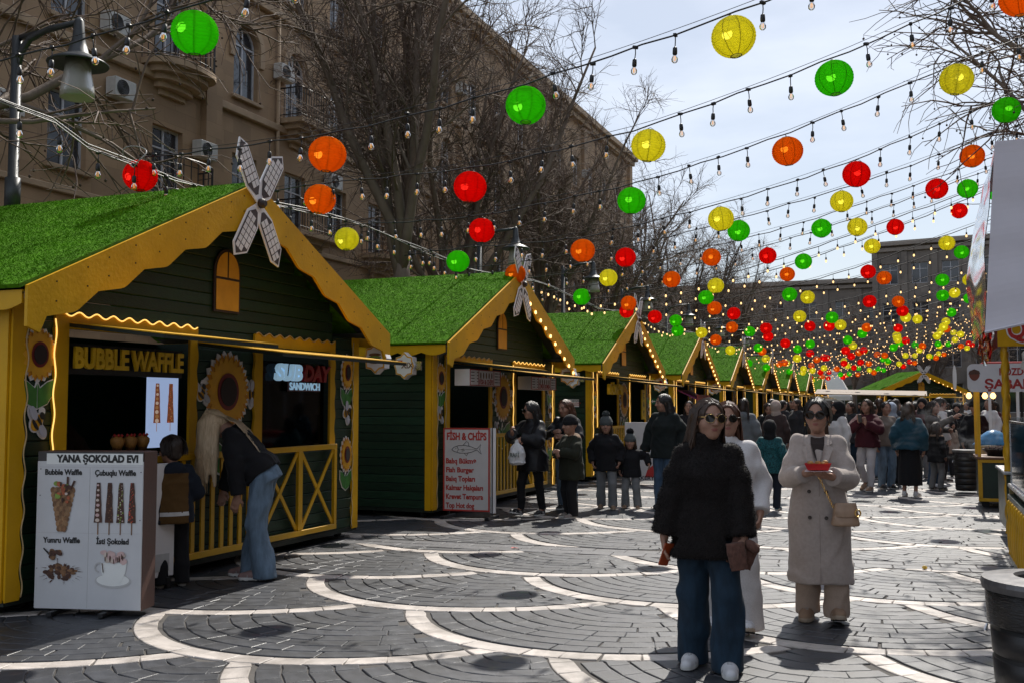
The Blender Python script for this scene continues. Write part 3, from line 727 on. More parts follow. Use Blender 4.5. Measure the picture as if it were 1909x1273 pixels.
# menu boxes under the hatches of the second stall
def menu_box(parent, y0, y1, z0, z1, word):
    b = MB(); b.box(.10, .34, y0, y1, z0, z1); o = b.build('menu_box', M_white, parent)
    c = MB(); w = y1 - y0
    for a, e in ((0, .02), (.27, .285), (.76, .775), (.98, 1)): c.box(.3425, .344, y0 + w * a, y0 + w * e, z0, z1)
    c.box(.343, .3445, y0, y1, z0, z0 + .012); c.box(.343, .3445, y0, y1, z1 - .012, z1); c.build('menu_lines', M_red, o)
    d = MB()
    for k in range(5):
        d.prism([(y0 + w * (.34 + .09 * k) + .022 * math.cos(2 * math.pi * q / 12), z1 - .085 + .048 * math.sin(2 * math.pi * q / 12)) for q in range(12)], FX, .3425, .344)
    d.build('menu_pictures', M_waf, o)
    e = MB()
    for r_ in range(4):
        for a, l in ((.04, .10), (.22, .04), (.80, .10), (.93, .03)): e.box(.3425, .344, y0 + w * a, y0 + w * (a + l), z1 - .05 - r_ * .045, z1 - .038 - r_ * .045)
    e.build('menu_print', M_choc, o)
    text(word, .10, M_red, o, (.344, y0 + w * .52, z0 + .055), (0, 1, 0), (0, 0, 1), .001, .002, width=w * .44)
menu_box(s2, -2.02, -.85, 1.88, 2.12, 'FİSH & CHİPS'); menu_box(s2, .50, 1.75, 1.86, 2.08, 'İZMİR BOMBA')
text('DÖNƏR', .3, M_gold, s3, (.2, -1.35, 1.93), (0, 1, 0), (0, 0, 1), .03, .01, width=1.1, name='raised_letters')
b = MB(); b.box(.02, .05, 1.55, 1.88, 1.25, 1.98); vb = b.build('vertical_banner', mat('yellow banner', (.75, .5, .01), .5), s3)
for k, ch in enumerate('ÇAY'): text(ch, .2, M_black, vb, (.053, 1.71, 1.83 - k * .22), (0, 1, 0), (0, 0, 1), .001, .003)
# notices on the side walls (they face up the street, towards the viewer)
b = MB(); b.box(-.56, -.24, -HW - .015, -HW - .006, 1.56, 1.72); no = b.build('notice', M_white, s3)
text('NO SMOKING', .042, M_black, no, (-.34, -HW - .017, 1.685), (1, 0, 0), (0, 0, 1), .0005, .001); text('SİQARET ÇƏKMƏK', .034, M_red, no, (-.34, -HW - .017, 1.64), (1, 0, 0), (0, 0, 1), .0005, .001); text('QADAĞANDIR', .034, M_red, no, (-.34, -HW - .017, 1.60), (1, 0, 0), (0, 0, 1), .0005, .001)
b = MB(); b.tube([(-.52 + .03 * math.cos(a), -HW - .017, 1.64 + .03 * math.sin(a)) for a in np.linspace(0, 6.28, 17)], .004, 5); b.build('notice_symbol', M_red, no)
b = MB(); b.box(-.62, -.30, -HW - .015, -HW - .006, 1.63, 1.79); ex = b.build('exit_sign', mat('exit sign green', (.01, .12, .06), .5), s4)
b = MB(); yy = -HW - .0185
b.prism([(-.60, 1.71), (-.545, 1.755), (-.545, 1.725), (-.47, 1.725), (-.47, 1.695), (-.545, 1.695), (-.545, 1.665)], lambda u, v, t: (u, yy + t, v), 0, .002); b.box(-.44, -.33, yy, yy + .002, 1.65, 1.77); b.build('exit_arrow', M_white, ex)
b = MB(); b.box(-.415, -.355, yy - .003, yy - .001, 1.665, 1.755); b.build('exit_door', mat('exit sign green', (.01, .12, .06), .5), ex)
# magenta awning and red menu on the fourth stall
b = MB(); b.add([(.05, -2.2, 2.05), (.05, -.5, 2.05), (.62, -.5, 1.78), (.62, -2.2, 1.78), (.05, -2.2, 2.02), (.05, -.5, 2.02), (.62, -.5, 1.75), (.62, -2.2, 1.75)], [(0, 3, 2, 1), (4, 5, 6, 7), (0, 1, 5, 4), (1, 2, 6, 5), (2, 3, 7, 6), (3, 0, 4, 7)])
b.build('awning', mat('magenta awning', (.20, .02, .11), .5, .3, 10), s4)
b = MB(); b.box(.64, .66, -2.3, -.4, 1.1, 1.9); b.build('hanging_menu', mat('red menu sheet', (.28, .02, .02), .5, .5, 5), s4)

# ------------------------------------------------------------------ freestanding menu boards
def print_board_art():
    """menu sheet with four pictures, local: x right, y thickness (front at y=0 facing -y), z up; 0.86 x 1.19"""
    rt = empty('menu_board', (-5.865, 6.065, 0), R_(14.5), 'white menu board with waffle pictures standing before the nearest stall', 'menu board')
    W, H0, H1 = .86, .045, 1.235
    b = MB(); b.cbox(-W / 2, W / 2, .004, .21, H0, H1, .006); b.build('case', M_brownb, rt)
    b = MB(); b.cbox(-W / 2 + .004, W / 2 - .004, -.008, .0035, H0 + .004, H1 - .075, .002); b.build('menu_sheet', M_panel, rt)
    b = MB(); b.box(-W / 2 + .004, W / 2 - .004, -.006, .003, H1 - .073, H1 - .002); b.build('top_trim', mat('weathered dark top', (.05, .045, .045), .5, .4, 10), rt)
    b = MB(); b.box(-W / 2 + .075, W / 2 - .008, -.0085, -.0065, H1 - .098, H1 - .016); hd = b.build('header', M_header, rt)
    fy = -.0105
    def T(s, u, v, size, w, m=M_black, bold=.0022): text(s, size, m, hd, (u, fy, v), (1, 0, 0), (0, 0, 1), .0006, bold, width=w, name='menu_text')
    T('YANA ŞOKOLAD EVI', .06, H1 - .058, .075, .66, bold=.004)
    T('Bubble Waffle', -.215, 1.075, .058, .30); T('Çubuqlu Waffle', .205, 1.072, .058, .33); T('Yumru Waffle', -.215, .562, .058, .30); T('İsti Şokolad', .195, .558, .058, .26)
    fn = lambda u, v, t: (u, fy - t, v)
    b = MB(); b.box(-.001, .001, -.0095, -.0085, .06, 1.11); b.box(-W / 2 + .02, W / 2 - .02, -.0095, -.0085, .618, .620); b.box(-W / 2 + .02, W / 2 - .02, -.0095, -.0085, 1.115, 1.117); b.build('grid_line', M_grprint, rt)
    rn = random.Random(4)
    disc = lambda bb, u, v, ru, rv, t, m, n=11, j=.08: bb.prism([(u + ru * math.cos(2 * math.pi * q / n) * (1 + rn.uniform(-j, j)), v + rv * math.sin(2 * math.pi * q / n) * (1 + rn.uniform(-j, j))) for q in range(n)], fn, t, t + .0006, m)
    p = MB()                                               # bubble waffle cone
    for r_ in range(9):
        v = .985 - r_ * .036 - .045; hw = .085 * (1 - r_ / 10.5)
        nn = max(1, int(hw / .024))
        for c in range(-nn, nn + 1): disc(p, -.215 + c * hw / max(nn, 1) * .92, v, .024, .026, .0002 + .00035 * (r_ * 4 + c + nn) / 3, 0 if (r_ + c) % 2 else 5)
    for k in range(26): disc(p, -.205 + rn.uniform(-.06, .06), .90 + rn.uniform(-.06, .09), rn.uniform(.008, .02), rn.uniform(.01, .022), .007 + .0008 * k / 4, rn.choice([1, 2, 3, 4, 1]))
    for k, a in enumerate((.1, .3)): p.prism([(-.185 + k * .03, .95), (-.17 + k * .03, .95), (-.165 + k * .055, 1.04 - k * .03), (-.182 + k * .055, 1.045 - k * .03)], fn, .006, .0068, 1)
    disc(p, -.265, .99, .025, .018, .0062, 3)
    p.build('menu_picture', [M_waf, M_choc, M_cream, M_gprint, M_orprint, mat('light waffle print', (.30, .17, .08), .6, .4, 30)], rt)
    for k, (m2, m3, ch) in enumerate(((M_cream, M_pinkm, 'rounds'), (M_waf, M_choc, None), (M_gprint, M_cream, None), (M_orprint, M_redl, None))):
        q = stick(None, fy, .075 + k * .09, .70, .033, .016, .30, M_choc, 8 if ch else 34, k + 9, ch, ax='y'); q.build('menu_picture', [M_choc, M_waf, m2, m3], rt)
    p = MB()                                               # heap of chocolate pieces with a spoon
    for k in range(60):
        a, rr = rn.uniform(0, 6.28), rn.random() ** .5; disc(p, -.215 + .125 * rr * math.cos(a), .335 + .055 * rr * math.sin(a) - .012, rn.uniform(.012, .026), rn.uniform(.009, .018), .0002 + .0001 * k, rn.choice([0, 0, 1]))
    for k in range(26): 
        a = rn.uniform(0, 6.28); u, v = -.215 + .14 * math.cos(a), .32 + .065 * math.sin(a); du, dv = .05 * math.cos(a), .02 * math.sin(a) - .008
        p.prism([(u, v), (u + .003, v - .003), (u + du, v + dv)], fn, .0001, .0007, 0)
    for k in range(14): disc(p, -.25 + rn.uniform(-.045, .045), .455 + rn.uniform(-.03, .03), .02, .016, .0065 + .0001 * k, rn.choice([0, 1]))
    p.prism([(-.36, .50), (-.352, .505), (-.30, .46), (-.31, .45)], fn, .006, .0066, 2); p.prism([(-.245, .43), (-.238, .43), (-.241, .36)], fn, .006, .0066, 0)
    p.build('menu_picture', [M_choc, M_waf, M_metal], rt)
    p = MB()                                               # cup of hot chocolate
    disc(p, .205, .265, .145, .055, .0002, 1, 28, 0); disc(p, .205, .272, .13, .045, .0010, 0, 28, 0)
    p.prism([(.105, .40), (.315, .40), (.305, .33), (.275, .265), (.235, .245), (.18, .245), (.14, .265), (.115, .33)], fn, .002, .003, 0)
    for q in range(9):
        a0, a1 = .6 + q * .45, .6 + (q + 1) * .45; r0, r1 = .028, .040; c_ = (.095, .365)
        p.prism([(c_[0] + r0 * math.cos(a0), c_[1] + r0 * math.sin(a0)), (c_[0] + r1 * math.cos(a0), c_[1] + r1 * math.sin(a0)), (c_[0] + r1 * math.cos(a1), c_[1] + r1 * math.sin(a1)), (c_[0] + r0 * math.cos(a1), c_[1] + r0 * math.sin(a1))], fn, .0022, .0030, 1)
    for k in range(24): disc(p, .21 + rn.uniform(-.085, .085), .435 + rn.uniform(-.025, .045), rn.uniform(.015, .03), rn.uniform(.013, .024), .0042 + .0002 * k, rn.choice([2, 2, 3]))
    for k in range(12): disc(p, .21 + rn.uniform(-.08, .08), .43 + rn.uniform(-.02, .04), .004, .02, .0095 + .0002 * k, 4)
    p.prism([(.118, .40), (.124, .40), (.135, .33), (.128, .33)], fn, .0095, .0102, 4)
    p.build('menu_picture', [M_header, M_grprint, M_pinkm, M_cream, M_choc], rt)
    for u in (-.25, .16):
        b = MB(); b.cbox(u - .02, u + .02, -.10, .25, .006, .04, .004); b.build('foot', M_metal, rt)
    for u, v in ((-.40, 1.10), (.41, 1.08), (.41, .72), (-.40, .9), (-.41, .35)):
        b = MB(); b.lathe([(.004, 0), (.004, .002), (.001, .003)], n=8); b.build('screw', M_metal, rt, (u, -.009, v), (math.pi / 2, 0, 0))
    return rt
print_board_art()
# the brown-sided white board lying edge-on against the counter behind it
bb = empty('menu_board', (-6.16, 6.98, 0), R_(80), 'white picture board leaning at the counter beside the boy', 'menu board')
b = MB(); b.cbox(-.33, .33, .0, .05, .10, 1.08, .004); b.build('case', M_white, bb)
b = MB(); b.box(-.28, .28, -.004, -.002, .15, .3, 1); b.prism([(.12 * math.cos(a), .62 + .1 * math.sin(a)) for a in np.linspace(0, 6.1, 16)], lambda u, v, t: (u, -t, v), .002, .004, 0); b.build('menu_picture', [M_choc, M_grprint], bb)
for u in (-.25, .25):
    q = MB(); q.cbox(u - .02, u + .02, -.04, .09, .0, .10, .004); q.build('foot', M_metal, bb)

fb = empty('menu_board', (-5.955, 13.22, 0), R_(4), 'fish and chips menu board with red border on black feet', 'menu board')
Wf, Z0, Z1 = .70, .10, 1.27
b = MB(); b.cbox(-Wf / 2, Wf / 2, 0, .02, Z0, Z1, .003); b.build('panel', mat('dull white board', (.56, .55, .56), .5, .06, 4), fb)
b = MB()
for a, c, d, e in ((-Wf / 2, Wf / 2, Z0, Z0 + .022), (-Wf / 2, Wf / 2, Z1 - .022, Z1)): b.box(a, c, -.004, -.0005, d, e)
for a, c in ((-Wf / 2, -Wf / 2 + .022), (Wf / 2 - .022, Wf / 2)): b.box(a, c, -.0045, -.001, Z0 + .0225, Z1 - .0225)
b.build('red_border', M_red, fb)
for k, (s_, w) in enumerate((('Balıq Bükmə', .46), ('Fish Burger', .42), ('Balıq Topları', .44), ('Kalmar Halqaları', .56), ('Krevet Tempura', .56), ('Top Hot dog', .43))):
    o = text(s_, .10, M_red, fb, (-.31 + w / 2, -.002, .80 - k * .125), (1, 0, 0), (0, 0, 1), .0008, .0038, width=w, name='menu_text')
text('FİSH & CHİPS', .14, M_red, fb, (0, -.002, 1.145), (1, 0, 0), (0, 0, 1), .0008, .006, width=.60, name='menu_text')
M_ink = mat('grey ink', (.05, .05, .055), .5)
fsh = MB(); zz = .965
def ink(pts, r=.0035): fsh.tube([(u, -.003, zz + v) for u, v in pts], r, 4)
top_ = [(-.22, 0), (-.19, .03), (-.12, .055), (-.02, .06), (.06, .045), (.13, .018), (.16, .012)]; bot_ = [(-.22, 0), (-.19, -.025), (-.1, -.05), (0, -.05), (.08, -.035), (.13, -.012), (.16, -.006)]
ink(top_); ink(bot_); ink([(.16, .012), (.215, .075), (.20, .005), (.225, -.06), (.16, -.006)]); ink([(-.05, .06), (.0, .115), (.03, .10), (.04, .05)]); ink([(-.03, -.05), (.0, -.09), (.03, -.045)]); ink([(-.14, .045), (-.12, .0), (-.14, -.04)]); ink([(-.16, .015), (-.157, .018), (-.16, .02)], .006); ink([(-.08, 0), (-.04, .01), (-.03, -.015), (-.07, -.02)]); ink([(-.11, 0), (.15, .003)], .0015)
fsh.build('fish_drawing', M_ink, fb)
b = MB(); b.box(Wf / 2 + .003, Wf / 2 + .075, .03, .05, Z0 - .02, Z1); b.build('side_panel', M_white, fb)
b = MB(); b.box(Wf / 2 + .02, Wf / 2 + .035, .02, .029, .02, Z1); b.box(-Wf / 2 + .06, -Wf / 2 + .085, .021, .045, .02, Z0 + .3); b.build('post', M_metal, fb)
for u in (Wf / 2 + .027, -Wf / 2 + .07):
    b = MB(); b.cbox(u - .03, u + .03, -.22, .25, .0, .045, .004); b.build('foot', M_metal, fb)
pc = empty('menu_board', (-5.05, 20.2, 0), R_(10), 'white picture board with red fruit behind the girls in beanies', 'menu board')
b = MB(); b.cbox(-.5, .5, 0, .06, .08, 1.25, .004); b.build('panel', mat('dull white board', (.56, .55, .56), .5, .06, 4), pc)
b = MB(); b.prism([(-.05, 1.2), (.2, 1.2), (.17, 1.05), (.08, .98), (-.02, 1.08)], lambda u, v, t: (u, -t, v), .002, .004, 0); b.prism([(-.1, .15), (.45, .15), (.4, .35), (.1, .42), (-.05, .3)], lambda u, v, t: (u, -t, v), .002, .004, 1); b.build('menu_picture', [mat('dark cherry print', (.12, .02, .02), .5, .4, 10), M_redl], pc)
text('BAKERY AND', .11, M_black, pc, (.02, -.004, .13), (1, 0, 0), (0, 0, 1), .001, .002, width=.7, name='menu_text')
for u in (-.4, .4):
    b = MB(); b.cbox(u - .03, u + .03, -.15, .2, 0, .08, .004); b.build('foot', M_metal, pc)
# ------------------------------------------------------------------ strings of bulbs and paper lanterns over the street
LTAB = {
    5.6: [('G', -4.59, 4.16)],
    7.85: [('R', -7.06, 3.83), ('O', -4.91, 3.85), ('G', -3.00, 4.08), ('Y', -1.29, 4.44)],
    9.45: [('O', -5.99, 3.82), ('R', -4.21, 3.82), ('Y', -2.33, 4.07), ('G', -0.65, 4.52), ('O', 0.87, 5.04)],
    11.5: [('Y', -6.90, 3.75), ('R', -4.97, 3.75), ('G', -3.06, 3.98), ('O', -1.30, 4.40), ('Y', 0.48, 5.00)],
    13.3: [('G', -6.12, 3.66), ('O', -4.25, 3.71), ('Y', -2.37, 4.02), ('R', -0.63, 4.47), ('G', 1.08, 5.10)],
    15.5: [('O', -6.13, 3.74), ('R', -4.25, 3.91), ('G', -2.45, 4.22), ('Y', -0.97, 4.56), ('O', 0.77, 5.07)],
    17.4: [('Y', -5.09, 3.85), ('O', -3.22, 4.12), ('G', -1.43, 4.50), ('R', 0.36, 5.02)],
    18.9: [('G', -6.07, 3.70), ('O', -4.29, 3.96), ('R', -2.51, 4.31), ('Y', -0.92, 4.73), ('G', 0.85, 5.28)],
    20.7: [('O', -5.60, 3.72), ('Y', -3.79, 4.01), ('G', -2.05, 4.42), ('R', -0.32, 4.99)],
    22.2: [('R', -6.06, 3.70), ('G', -4.28, 3.94), ('O', -2.52, 4.37), ('Y', -0.82, 4.87), ('R', 0.86, 5.49)],
    23.9: [('R', -5.82, 3.70), ('O', -4.41, 3.86), ('G', -2.68, 4.11), ('R', -0.98, 4.55), ('Y', 0.67, 5.10)],
    25.6: [('G', -5.71, 3.74), ('R', -4.25, 3.87), ('Y', -2.45, 4.21), ('O', -0.69, 4.60), ('G', 1.02, 5.12)],
    27.4: [('G', -6.07, 3.62), ('O', -4.60, 3.67), ('Y', -2.84, 3.90), ('R', -1.10, 4.23), ('G', 0.63, 4.70)],
    29.1: [('Y', -5.73, 3.67), ('R', -3.90, 3.74), ('G', -2.14, 3.99), ('O', -0.42, 4.36), ('Y', 1.30, 4.86)],
    30.9: [('O', -5.66, 3.57), ('G', -4.65, 3.79), ('R', -2.88, 3.90), ('Y', -2.03, 3.91), ('R', -0.35, 4.26), ('G', 0.70, 4.66)],
}
LCOL = {'G': (.15, .80, .025), 'Y': (1.0, .93, .10), 'R': (1.0, .025, .016), 'O': (1.0, .30, .02)}
LNAME = {'G': 'green', 'Y': 'yellow', 'R': 'red', 'O': 'orange'}
LM = {k: lantern_mat(LNAME[k] + ' lantern paper', c) for k, c in LCOL.items()}
M_wire = mat('black cable', (.010, .010, .011), .55, .2, 30)
M_sock = mat('black bulb socket', (.012, .012, .013), .45, .2, 30)
M_bglass = glass_mat('bulb glass', (.96, .95, .92), .02, .05)
M_fil = emit_mat('amber filament', (1.0, .50, .12), .7)
M_lit = emit_mat('lit bulb', (1.0, .62, .26), 1.6)
RL = .168
def lantern_mesh(k, nu=32, ribs=17, per=4):
    b = MB(); prof = []
    for i in range(ribs * per + 1):
        t = .26 + (math.pi - .52) * i / (ribs * per); s_ = 1 - .022 * abs(math.cos(math.pi * i / per)) * 1.0
        prof.append((RL * math.sin(t) * s_, RL * .95 * math.cos(t)))
    b.lathe(prof, n=nu, caps=False)
    return b.mesh('paper_shade', LM[k], True)
def frame_mesh():
    b = MB()
    for z in (RL * .92, -RL * .92): b.tube([(.044 * math.cos(a), .044 * math.sin(a), z) for a in np.linspace(0, 2 * math.pi, 13)], .0032, 5)
    for q in range(4):
        a = q * math.pi / 4 + .3
        b.tube([(r * (RL * .962) * math.sin(t) * math.cos(a), r * (RL * .962) * math.sin(t) * math.sin(a), RL * .92 * math.cos(t)) for r, t in [(1, t) for t in np.linspace(.27, 2.87, 14)]], .0028, 4)
        b.tube([(-(RL * .962) * math.sin(t) * math.cos(a), -(RL * .962) * math.sin(t) * math.sin(a), RL * .92 * math.cos(t)) for t in np.linspace(.27, 2.87, 14)], .0028, 4)
    b.tube([(-.044, 0, RL * .92), (0, 0, RL * 1.08), (.044, 0, RL * .92)], .003, 5)
    return b.mesh('wire_frame', mat('lantern wire', (.06, .05, .04), .5, metal=.4), True)
LMESH = {k: lantern_mesh(k) for k in LCOL}; LFAR = {k: lantern_mesh(k, 16, 8, 2) for k in LCOL}; LFRAME = frame_mesh()
def bulb_mesh(lit):
    b = MB(); drop = .095
    b.box(-.022, .022, -.012, .012, -.012, .012, 0)
    b.tube([(0, 0, 0), (.004, 0, -drop * .5), (0, 0, -drop)], .0045, 5, 0)
    b.lathe([(.006, -drop + .004), (.017, -drop - .004), (.019, -drop - .03), (.019, -drop - .052), (.015, -drop - .06)], n=10, m=0)
    b.lathe([(.013, -drop - .06), (.018, -drop - .072), (.0265, -drop - .092), (.024, -drop - .112), (.012, -drop - .124), (.001, -drop - .127)], n=10, m=2 if lit else 1)
    if not lit:
        for a in (0, 2.1, 4.2): b.tube([(.005 * math.cos(a), .005 * math.sin(a), -drop - .064), (.009 * math.cos(a), .009 * math.sin(a), -drop - .09), (.005 * math.cos(a), .005 * math.sin(a), -drop - .108)], .0022, 4, 3)
    return b
BULB = bulb_mesh(False).mesh('bulb', [M_sock, M_bglass, M_lit, M_fil], True); BULB_LIT = bulb_mesh(True).mesh('bulb', [M_sock, M_bglass, M_lit, M_fil], True)
def far_bulb(acc, x, y, z):
    acc.tube([(x, y, z), (x, y, z - .10)], .005, 3, 0, False); acc.lathe([(.017, -.10), (.019, -.15)], (x, y, z), 5, 0)
    acc.lathe([(.012, -.152), (.021, -.180), (.014, -.203), (.002, -.208)], (x, y, z), 6, 1)
ORDW = ['nearest', 'second nearest', 'third nearest', 'fourth nearest', 'fifth nearest', 'sixth nearest', 'seventh nearest', 'eighth nearest', 'ninth nearest', 'tenth nearest', 'eleventh nearest', 'twelfth nearest', 'thirteenth nearest', 'fourteenth nearest', 'fifteenth nearest']
_ON = ['', 'first', 'second', 'third', 'fourth', 'fifth', 'sixth', 'seventh', 'eighth', 'ninth', 'tenth', 'eleventh', 'twelfth', 'thirteenth', 'fourteenth', 'fifteenth', 'sixteenth', 'seventeenth', 'eighteenth', 'nineteenth']
def ordinal(n):
    if n >= 100: return 'hundred and ' + ordinal(n - 100) if n > 100 else 'hundredth'
    if n < 20: return _ON[n]
    t = {2: 'twent', 3: 'thirt', 4: 'fort', 5: 'fift', 6: 'sixt', 7: 'sevent', 8: 'eight', 9: 'ninet'}[n // 10]; return t + 'ieth' if n % 10 == 0 else t + 'y-' + _ON[n % 10]
NTH = ['first', 'second', 'third', 'fourth', 'fifth', 'sixth', 'seventh', 'eighth']
def base_z(x): return 3.72 + .04 * (x + 7) + .0175 * (x + 7) ** 2
rs = random.Random(12)
ys_all = sorted(LTAB) + [32.6 + 1.78 * k for k in range(24)]
XR = 6.2
for si, y in enumerate(ys_all):
    near_s = y in LTAB
    lst = LTAB.get(y, [])
    sagf = 1.0 if near_s else 1 - .10 * rs.random()
    lx = [l[1] for l in lst]
    res = [l[2] - base_z(l[1]) for l in lst]
    off = rs.uniform(-.10, .06) - (.12 if y > 33 else 0)
    def zc(x):
        return base_z(x) * sagf + (float(np.interp(x, lx, res)) if lst else off) + RL + .02
    items = list(lst)
    xs_ = [l[1] for l in items]
    if not near_s:
        x = -6.3 + rs.random() * 1.2
        while x < XR - .5:
            if rs.random() < .93: items.append((rs.choice('GYRO'), x, zc(x) - RL - .02))
            x += 1.62 + rs.random() * .3
    else:
        x = max(xs_) + 1.75
        while x < XR - .4: items.append((rs.choice('GYRO'), x, zc(x) - RL - .02)); x += 1.75
    st = empty('light_string', (0, y, 0), 0, f'{ORDW[si]} string of bulbs hung across the street' if si < 15 else f'string of small glowing bulbs across the street, {ordinal(si + 1)} from the near end', 'light string', 'strings of bulbs over the street')
    X = np.arange(-7.0, XR + .01, .25)
    jig = lambda x: .012 * math.sin(x * 9 + si) + .008 * math.sin(x * 23 + 2 * si)
    cb = MB(); cb.tube([(x, jig(x) * .6, zc(x) + jig(x)) for x in X], .0075 if y < 20 else .009, 5); cb.build('cable', M_wire, st, smooth=True)
    gw = MB(); gw.tube([(x, .0, zc(x) + .035 + .0035 * (3 - abs(((x + 7) % 6) - 3)) ** 2) for x in X], .0028 if y < 20 else .004, 4); gw.build('guy_wire', M_wire, st)
    nb = int((XR + 6.9) / .345); acc = MB()
    for k in range(nb):
        x = -6.9 + k * .345 + rs.uniform(-.03, .03)
        if any(abs(x - it[1]) < .13 for it in items): continue
        if y < 19.5: ob('bulb', BULB, st, (x, 0, zc(x) + jig(x)), (rs.uniform(-.12, .12), rs.uniform(-.15, .15), rs.random() * 3), (1.0, 1.0, 1.0))
        else: far_bulb(acc, x, rs.uniform(-.03, .03), zc(x))
    if acc.v: tag(acc.build('bulbs', [M_sock, M_lit], st), kind='stuff')
    items.sort(key=lambda t: t[1])
    for q, (c, x, z) in enumerate(items):
        tilt = (rs.uniform(-.22, .22), rs.uniform(-.22, .22), rs.random() * 6.28); s_ = rs.uniform(.96, 1.04)
        if near_s and y < 31:
            lab = f'{LNAME[c]} paper lantern, {NTH[min(q, 7)]} from the left on the {ORDW[si]} string'
            o = empty('paper_lantern', (x, y, z + RL), 0, lab, 'lantern', 'paper lanterns over the street'); o.rotation_euler = (tilt[0] * .6, tilt[1] * .6, tilt[2])
            sh = ob('paper_shade', LMESH[c], o, (0, 0, -RL * 1.02), None, (s_, s_, s_ * .98)); ob('wire_frame', LFRAME, sh)
        else:
            o = ob('paper_lantern', LFAR[c], None, (x, y + rs.uniform(-.05, .05), z), tilt, (s_, s_, s_ * .97)); tag(o, f'small {LNAME[c]} paper lantern, {ordinal(q + 1)} from the left on the {ordinal(si + 1)} string', 'lantern', 'distant paper lanterns')
# supply cable running along the ridge of the stalls
mc = empty('supply_cable', (0, 0, 0), 0, 'bundled pale cable running along the stall ridges with bulbs', 'cable')
def mz(y):
    d = min(abs(y - s) for s in YS); return 3.86 + .05 * min(d, 3.2) + (.12 if y < 7 else 0)
YY = np.arange(3.5, 76, .4)
M_pcab = mat('pale grey cable', (.30, .29, .28), .4, .2, 30)
for k, m_ in enumerate((M_pcab, M_wire, M_pcab)):
    b = MB(); b.tube([(-7.0 + .02 * math.sin(y * 2.1 + k * 2), y, mz(y) + .014 * k + .012 * math.sin(y * 1.7 + k)) for y in YY], .0062, 5); b.build('cable', m_, mc, smooth=True)
acc = MB()
for k in range(150):
    y = 4.6 + k * .44
    if y > 75: break
    x = -7.0 + .03 * math.sin(k)
    if y < 19: ob('bulb', BULB, mc, (x, y, mz(y)), (0, 0, k), (1.1, 1.1, 1.1))
    else: far_bulb(acc, x, y, mz(y))
tag(acc.build('bulbs', [M_sock, M_lit], mc), kind='stuff')
b = MB()
for c in (8.39,): b.tube([(-6.9 + .12 * math.cos(a), c - .8 + .05 * math.sin(a * 2), 3.95 + .10 * math.sin(a)) for a in np.linspace(0, 9, 30)], .006, 5)
b.build('cable_loop', M_pcab, mc, smooth=True)
# right hand masts that hold the strings
for k, (x, y) in enumerate(((XR + .05, 7.0), (XR + .05, 24.0), (XR + .05, 42.0), (XR + .05, 60.0), (XR + .05, 74.0))):
    m_ = empty('string_mast', (x, y, 0), 0, ['mast', 'mast', 'dark mast', 'dark mast', 'dark mast'][k] + f' holding the bulb strings on the right, {NTH[k]} from the near end', 'mast', 'masts along the right side')
    b = MB(); b.tube([(0, 0, 0), (0, 0, 7.6)], [.07, .05], 10); b.build('pole', M_metal, m_, smooth=True); b = MB(); b.cbox(-.2, .2, -.2, .2, 0, .06, .01); b.build('base', M_metal, m_)
b = MB(); b.tube([(XR, y, zc(XR) + .05 + .01 * math.sin(y)) for y in np.arange(4, 76, 2)], .012, 5); tag(b.build('support_wire', M_wire, None), 'thin wire along the right hand masts', 'wire')
# ------------------------------------------------------------------ buildings
def stone_mat(name, col, mortar=.75, sc=1.0, bw=.85, bh=.42):
    m = mat(name, col, .8, .22, .35, .3, 30, detail=8)
    t = m.node_tree; b = t.nodes['Principled BSDF']; L = t.links; src = b.inputs['Base Color'].links[0].from_socket
    g = t.nodes.new('ShaderNodeNewGeometry'); sp = t.nodes.new('ShaderNodeSeparateXYZ'); cb = t.nodes.new('ShaderNodeCombineXYZ')
    L.new(g.outputs['Position'], sp.inputs[0])
    ad = t.nodes.new('ShaderNodeMath'); ad.operation = 'ADD'; L.new(sp.outputs[0], ad.inputs[0]); L.new(sp.outputs[1], ad.inputs[1])
    L.new(ad.outputs[0], cb.inputs[0]); L.new(sp.outputs[2], cb.inputs[1])
    br = t.nodes.new('ShaderNodeTexBrick'); br.inputs['Scale'].default_value = sc; br.inputs['Brick Width'].default_value = bw; br.inputs['Row Height'].default_value = bh
    br.inputs['Mortar Size'].default_value = .008; br.inputs['Color1'].default_value = (1, 1, 1, 1); br.inputs['Color2'].default_value = (.78, .78, .8, 1); br.inputs['Mortar'].default_value = (mortar, mortar, mortar, 1)
    br.inputs['Mortar Smooth'].default_value = .3
    L.new(cb.outputs[0], br.inputs['Vector'])
    mu = t.nodes.new('ShaderNodeMixRGB'); mu.blend_type = 'MULTIPLY'; mu.inputs[0].default_value = 1; L.new(src, mu.inputs[1]); L.new(br.outputs[0], mu.inputs[2]); L.new(mu.outputs[0], b.inputs['Base Color'])
    return m
M_stone = stone_mat('sandy building stone', (.37, .245, .140))
M_trim = mat('sandy stone trim', (.38, .27, .17), .8, .2, 2, .2, 40)
M_wfr = mat('white window frame', (.46, .47, .50), .5, .15, 6)
M_wgl = mat('dark window glass', (.030, .034, .042), .08, .3, 1.5, spec=.8)
M_rail = mat('black iron railing', (.012, .011, .011), .5, .2, 20)
M_ac = mat('off white appliance', (.50, .49, .46), .5, .12, 8)
M_acd = mat('dark fan grille', (.05, .05, .052), .6)
